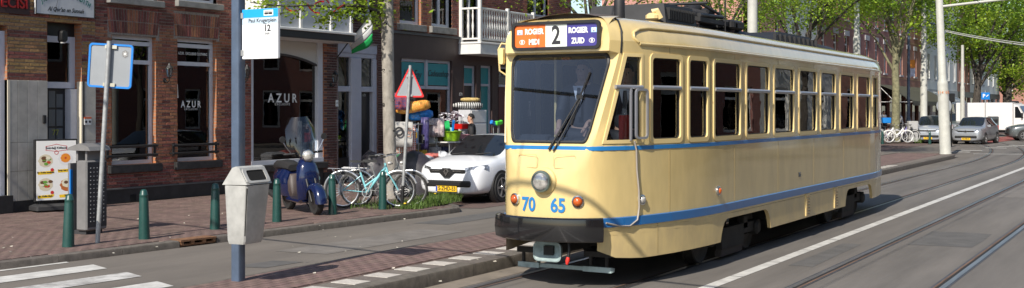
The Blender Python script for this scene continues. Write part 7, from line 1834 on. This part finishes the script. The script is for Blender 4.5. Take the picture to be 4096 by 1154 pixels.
for k, (x, y) in enumerate(((1629, 818), (1690, 812), (1741, 783), (1620, 825))):
    p = gp(x, y+14, .1); o = thing('dandelion', 'yellow dandelion in the grass, %s' % ('beside the slim sign post', 'second from the right', 'nearest the white car', 'at the foot of the slim sign post')[k], 'flower', (p.x, p.y, .11), 0, 'dandelions in the grass'); b = MB(); b.lathe([(.008, .09), (.028, .1), (.022, .115), (.005, .12)], 10); b.build('flower_head', dan, o, smooth=50); b = MB(); b.tube([(0, 0, 0), (0, 0, .1)], .004, 5); b.build('stem', gr_m, o)

# ------------------------------------------------------------------ poles, lamps, wires
pole_w = mat('pole_grey_white', (.46, .46, .42), .6, var=.1, vscale=4)
def catpole(label, loc, r0, r1, step, h, arm=None):
    P = thing('catenary_pole', label, 'pole', loc, 0, 'grey white overhead line poles'); b = MB(); b.lathe([(r0*1.12, 0), (r0*1.05, .05), (r0, step-.1), (r0*.97, step), (r1, step+.12), (r1*.85, h)], 16); b.build('pole_shaft', pole_w, P, smooth=30); return P
p = gp(3782, 617, .15); Yp = -ST*p.x+CT*p.y; zst = 2+(HY-330)*Yp/F-.15
CP = catpole('thick grey white pole standing on the platform end right of the tram', (p.x, p.y, .15), .215, .16, zst, 8.5); CP.rotation_euler = (0, R(-2.2), 0)
za = 2+(HY-22)*Yp/F-.15; b = MB(); b.tube([(.0, 0, za-.05), (5.8, .6, za+.25)], .055, 8); b.build('bracket_arm', pole_w, CP, smooth=60); b = MB(); b.tube([(0, 0, za+1.4), (4.5, .5, za+.22)], .012, 5); b.build('stay_wire', iron, CP)
text('pole_number', '114565', .16, mat('orange_print', (.6, .2, .05), .6), CP, frame(Vector((.05, -.214, 2+(HY-337)*Yp/F-.15-.35)), (CT, ST, 0), (0, 0, 1)))
q = onx(3010, 100, -8.45); catpole('grey white pole rising behind the middle of the tram', (-8.45, q.y, .15), .13, .115, 3.2, 8.5)
q = onx(3427, 100, -13.2); catpole('slim grey white pole rising behind the rear of the tram', (-13.2, q.y, .1), .17, .13, 2+(HY-160)*55/F, 8.8)
q = onx(3695, 100, -13.4); catpole('slim grey white pole just left of the thick one', (-13.4, q.y, .1), .2, .16, 4.2, 9)
q = onx(3850, 300, -13.6); catpole('far grey white pole between the traffic light and dark tree', (-13.6, q.y, .1), .15, .12, 3.5, 6.5)
q = onx(3634, 300, -14.9); LP = thing('lamp_post', 'dark blue grey lamp post beside the white bicycles', 'lamp post', (-14.9, q.y, .1)); b = MB(); b.lathe([(.16, 0), (.15, 1.2), (.1, 1.4), (.08, 7)], 12); b.build('post', pole_b, LP, smooth=40); b = MB(); b.tube([(0, 0, 6.9), (.8, 0, 7.2), (1.6, 0, 7.25)], .04, 8); b.build('arm', pole_b, LP, smooth=50); b = MB(); b.box((1.8, 0, 7.22), (.7, .22, .1), None, .03); b.build('lamp_head', pole_b, LP)
for (dz, m_) in ((4.75, mat('banner_orange', (.75, .25, .02), .6)), (4.2, mat('banner_pale', (.5, .52, .65), .6))): b = MB(); b.box((.22, -.12, dz), (.3, .02, .5), RZ(TH)); b.build('banner', m_, LP)
sil = mat('wire_dark', (.03, .03, .03), .6)
def wire(label, a, c, r=.012, sag=.1):
    o = thing('overhead_wire', label, 'wire', a); d = Vector(c)-Vector(a); b = MB(); b.tube([d*t/8 + Vector((0, 0, -sag*4*(t/8)*(1-t/8))) for t in range(9)], r, 5); b.build('wire', sil if r < .02 else pole_w, o)
a = at(3785, 128, 58); c = at(4130, 186, 47); wire('pale span wire right of the thick pole, the upper of two', a, c, .03, .05)
a = at(3782, 122, 60); c = at(4130, 178, 49); wire('pale span wire right of the thick pole, the lower of two', a, c, .022, .05)
wire('overhead contact wire above the tram track', (TX, -20, 5.75), (TX, 52, 5.75), .008, 0); wire('overhead contact wire above the right hand track', (-3.04, -20, 5.75), (-3.04, 60, 5.75), .008, 0)
wire('thick span cable between the houses in front of the tram', (-18.64, 8.3, 5.9), (9.5, 4.0, 5.9), .031, .25)
# far signs, cabinets and bikes
p = gp(3941, 530, .1); q = at(3941, 385, 84); PS = thing('parking_sign', 'blue parking sign with white P beyond the silver crossover', 'traffic sign', (q.x, q.y, .1), TH); b = MB(); b.box((0, -.05, q.z-.1), (.6, .02, .5)); b.build('panel', sblue, PS); text('sign_letter', 'P', .36, wht, PS, T(-.12, -.062, q.z-.1) @ RX(R(90)), bold=.01); b = MB(); b.tube([(.05, -.064, q.z-.15), (.2, -.064, q.z-.02)], .03, 6); b.build('charging_symbol', wht, PS); b = MB(); b.tube([(0, 0, 0), (0, 0, q.z+.3)], .035, 8); b.build('post', galv, PS)
q = at(3776, 425, 60); RS = thing('round_sign', 'grey back of a round traffic sign behind the thick pole', 'traffic sign', (q.x, q.y, .0), TH); b = MB(); b.lathe([(.39, -.01), (.39, .01)], 28, T(0, 0, q.z) @ RX(R(90))); b.build('panel', zinc_lt, RS); b = MB(); b.tube([(0, .04, 0), (0, .04, q.z+.4)], .035, 8); b.build('post', galv, RS)
q = at(3808, 392, 62); TL_ = thing('traffic_light', 'black traffic light seen from behind right of the thick pole', 'traffic light', (q.x, q.y, 0), TH); b = MB(); b.box((0, 0, q.z), (.26, .2, .46), None, .03); b.build('housing', iron, TL_); b = MB(); b.tube([(0, .1, 0), (0, .1, q.z)], .04, 8); b.build('post', iron, TL_)
q = at(3650, 530, 68); CB = thing('utility_cabinet', 'light grey utility cabinet between bicycles and silver car', 'cabinet', (q.x, q.y, .1), TH); b = MB(); b.box((0, 0, .6), (.55, .35, 1.2), None, .02); b.build('cabinet', mat('cabinet_grey', (.38, .38, .37), .6), CB); b = MB(); b.box((0, -.18, .6), (.45, .01, 1.0)); b.build('cabinet_door', grey_st, CB)
q = at(3972, 520, 78); CB = thing('recycling_bin', 'dark grey public bin beside the white van', 'bin', (q.x, q.y, .01), TH); b = MB(); b.box((0, 0, .75), (.6, .5, 1.5), None, .04); b.build('body', dgrey_p, CB, smooth=30); b = MB(); b.box((0, -.26, 1.2), (.4, .02, .2)); b.build('slot', blk_pl, CB)
o = link('bollard', b0); p = gp(3530, 577, .1); o.location = (p.x, p.y, .1); tag(o, 'small far green bollard in front of the white bicycles', 'bollard', 'far bollards')
o = link('bollard', b0); p = gp(3719, 577, .01); o.location = (p.x, p.y, .01); tag(o, 'small far green bollard in front of the silver family car', 'bollard', 'far bollards')
for i, (x, y, col, lab, ty, yaw) in enumerate(((3556, 571, bike_wh, 'white bicycle in front of the far row', white_t, 0), (3588, 569, bike_bk, 'black bicycle second in the far row', white_t, .15), (3570, 566, bike_pur, 'violet bicycle third in the far row', tyre_m, -.2), (3520, 570, bike_wh, 'white bicycle farthest left in the far row', white_t, .3), (3600, 564, bike_bk, 'black bicycle at the back of the far row', tyre_m, .1))):
    p = gp(x, y, .1); bike('bicycle', lab, (p.x, p.y, .1), TH+yaw, col, 'bicycles parked on the far pavement', rack=(i != 0), tyre=ty, lean=(.1 if i % 2 else -.1), frame_r=.03, detail=False)
p = at(3545, 482, 68); o = thing('bicycle_crate', 'bright blue plastic crate on a far bicycle', 'crate', (p.x, p.y, p.z-.15), TH); b = MB(); b.loft([[(x*.9, y*.9, 0) for x, y in rrect(.5, .36, .03)], [(x, y, .3) for x, y in rrect(.5, .36, .03)], [(x*.93, y*.93, .3) for x, y in rrect(.5, .36, .03)], [(x*.85, y*.85, .03) for x, y in rrect(.5, .36, .03)]], True, True); b.build('crate', mat('crate_blue', (.01, .2, .6), .45), o, smooth=40)
# mannequins in the shop window
for (x, y, lab, m_) in ((1240, 400, 'mannequin in dark jacket and striped trousers in the arched shop window', 0), (1025, 430, 'mannequin in pale trousers at the left of the arched shop window', 1)):
    s, z = fac(x, y, .4); o = thing('mannequin', lab, 'mannequin', (FP-.4, s, .95), R(90)); body_m = mat('mannequin_white', (.6, .6, .6), .5) if 'mannequin_white' not in MATS else MATS['mannequin_white']
    def el(z0, w, d): return [(w*math.cos(2*PI*t/14), d*math.sin(2*PI*t/14), z0) for t in range(14)]
    b = MB(); b.loft([el(.75, .15, .1), el(1.0, .14, .1), el(1.2, .18, .11), el(1.36, .17, .09), el(1.42, .06, .05), el(1.5, .05, .05)], True, True); b.build('jacket' if m_ == 0 else 'shirt', suit if m_ == 0 else shirt, o, smooth=60)
    b = MB(); b.loft([el(1.48, .05, .05), el(1.55, .075, .09), el(1.64, .08, .1), el(1.72, .05, .06)], True, True); b.build('head', body_m, o, smooth=60)
    for sx in (-1, 1):
        b = MB(); b.tube([(sx*.08, 0, .8), (sx*.1, 0, .4), (sx*.11, .02, .02)], [.085, .065, .05], 10); b.build('trouser_leg', shirt if m_ else mat('striped_cloth', (.3, .3, .3), .8) if 'striped_cloth' not in MATS else MATS['striped_cloth'], o, smooth=60)
        b = MB(); b.tube([(sx*.19, 0, 1.34), (sx*.24, .03, 1.05), (sx*.22, -.06, .8)], [.055, .045, .035], 10); b.build('sleeve', suit if m_ == 0 else shirt, o, smooth=60)
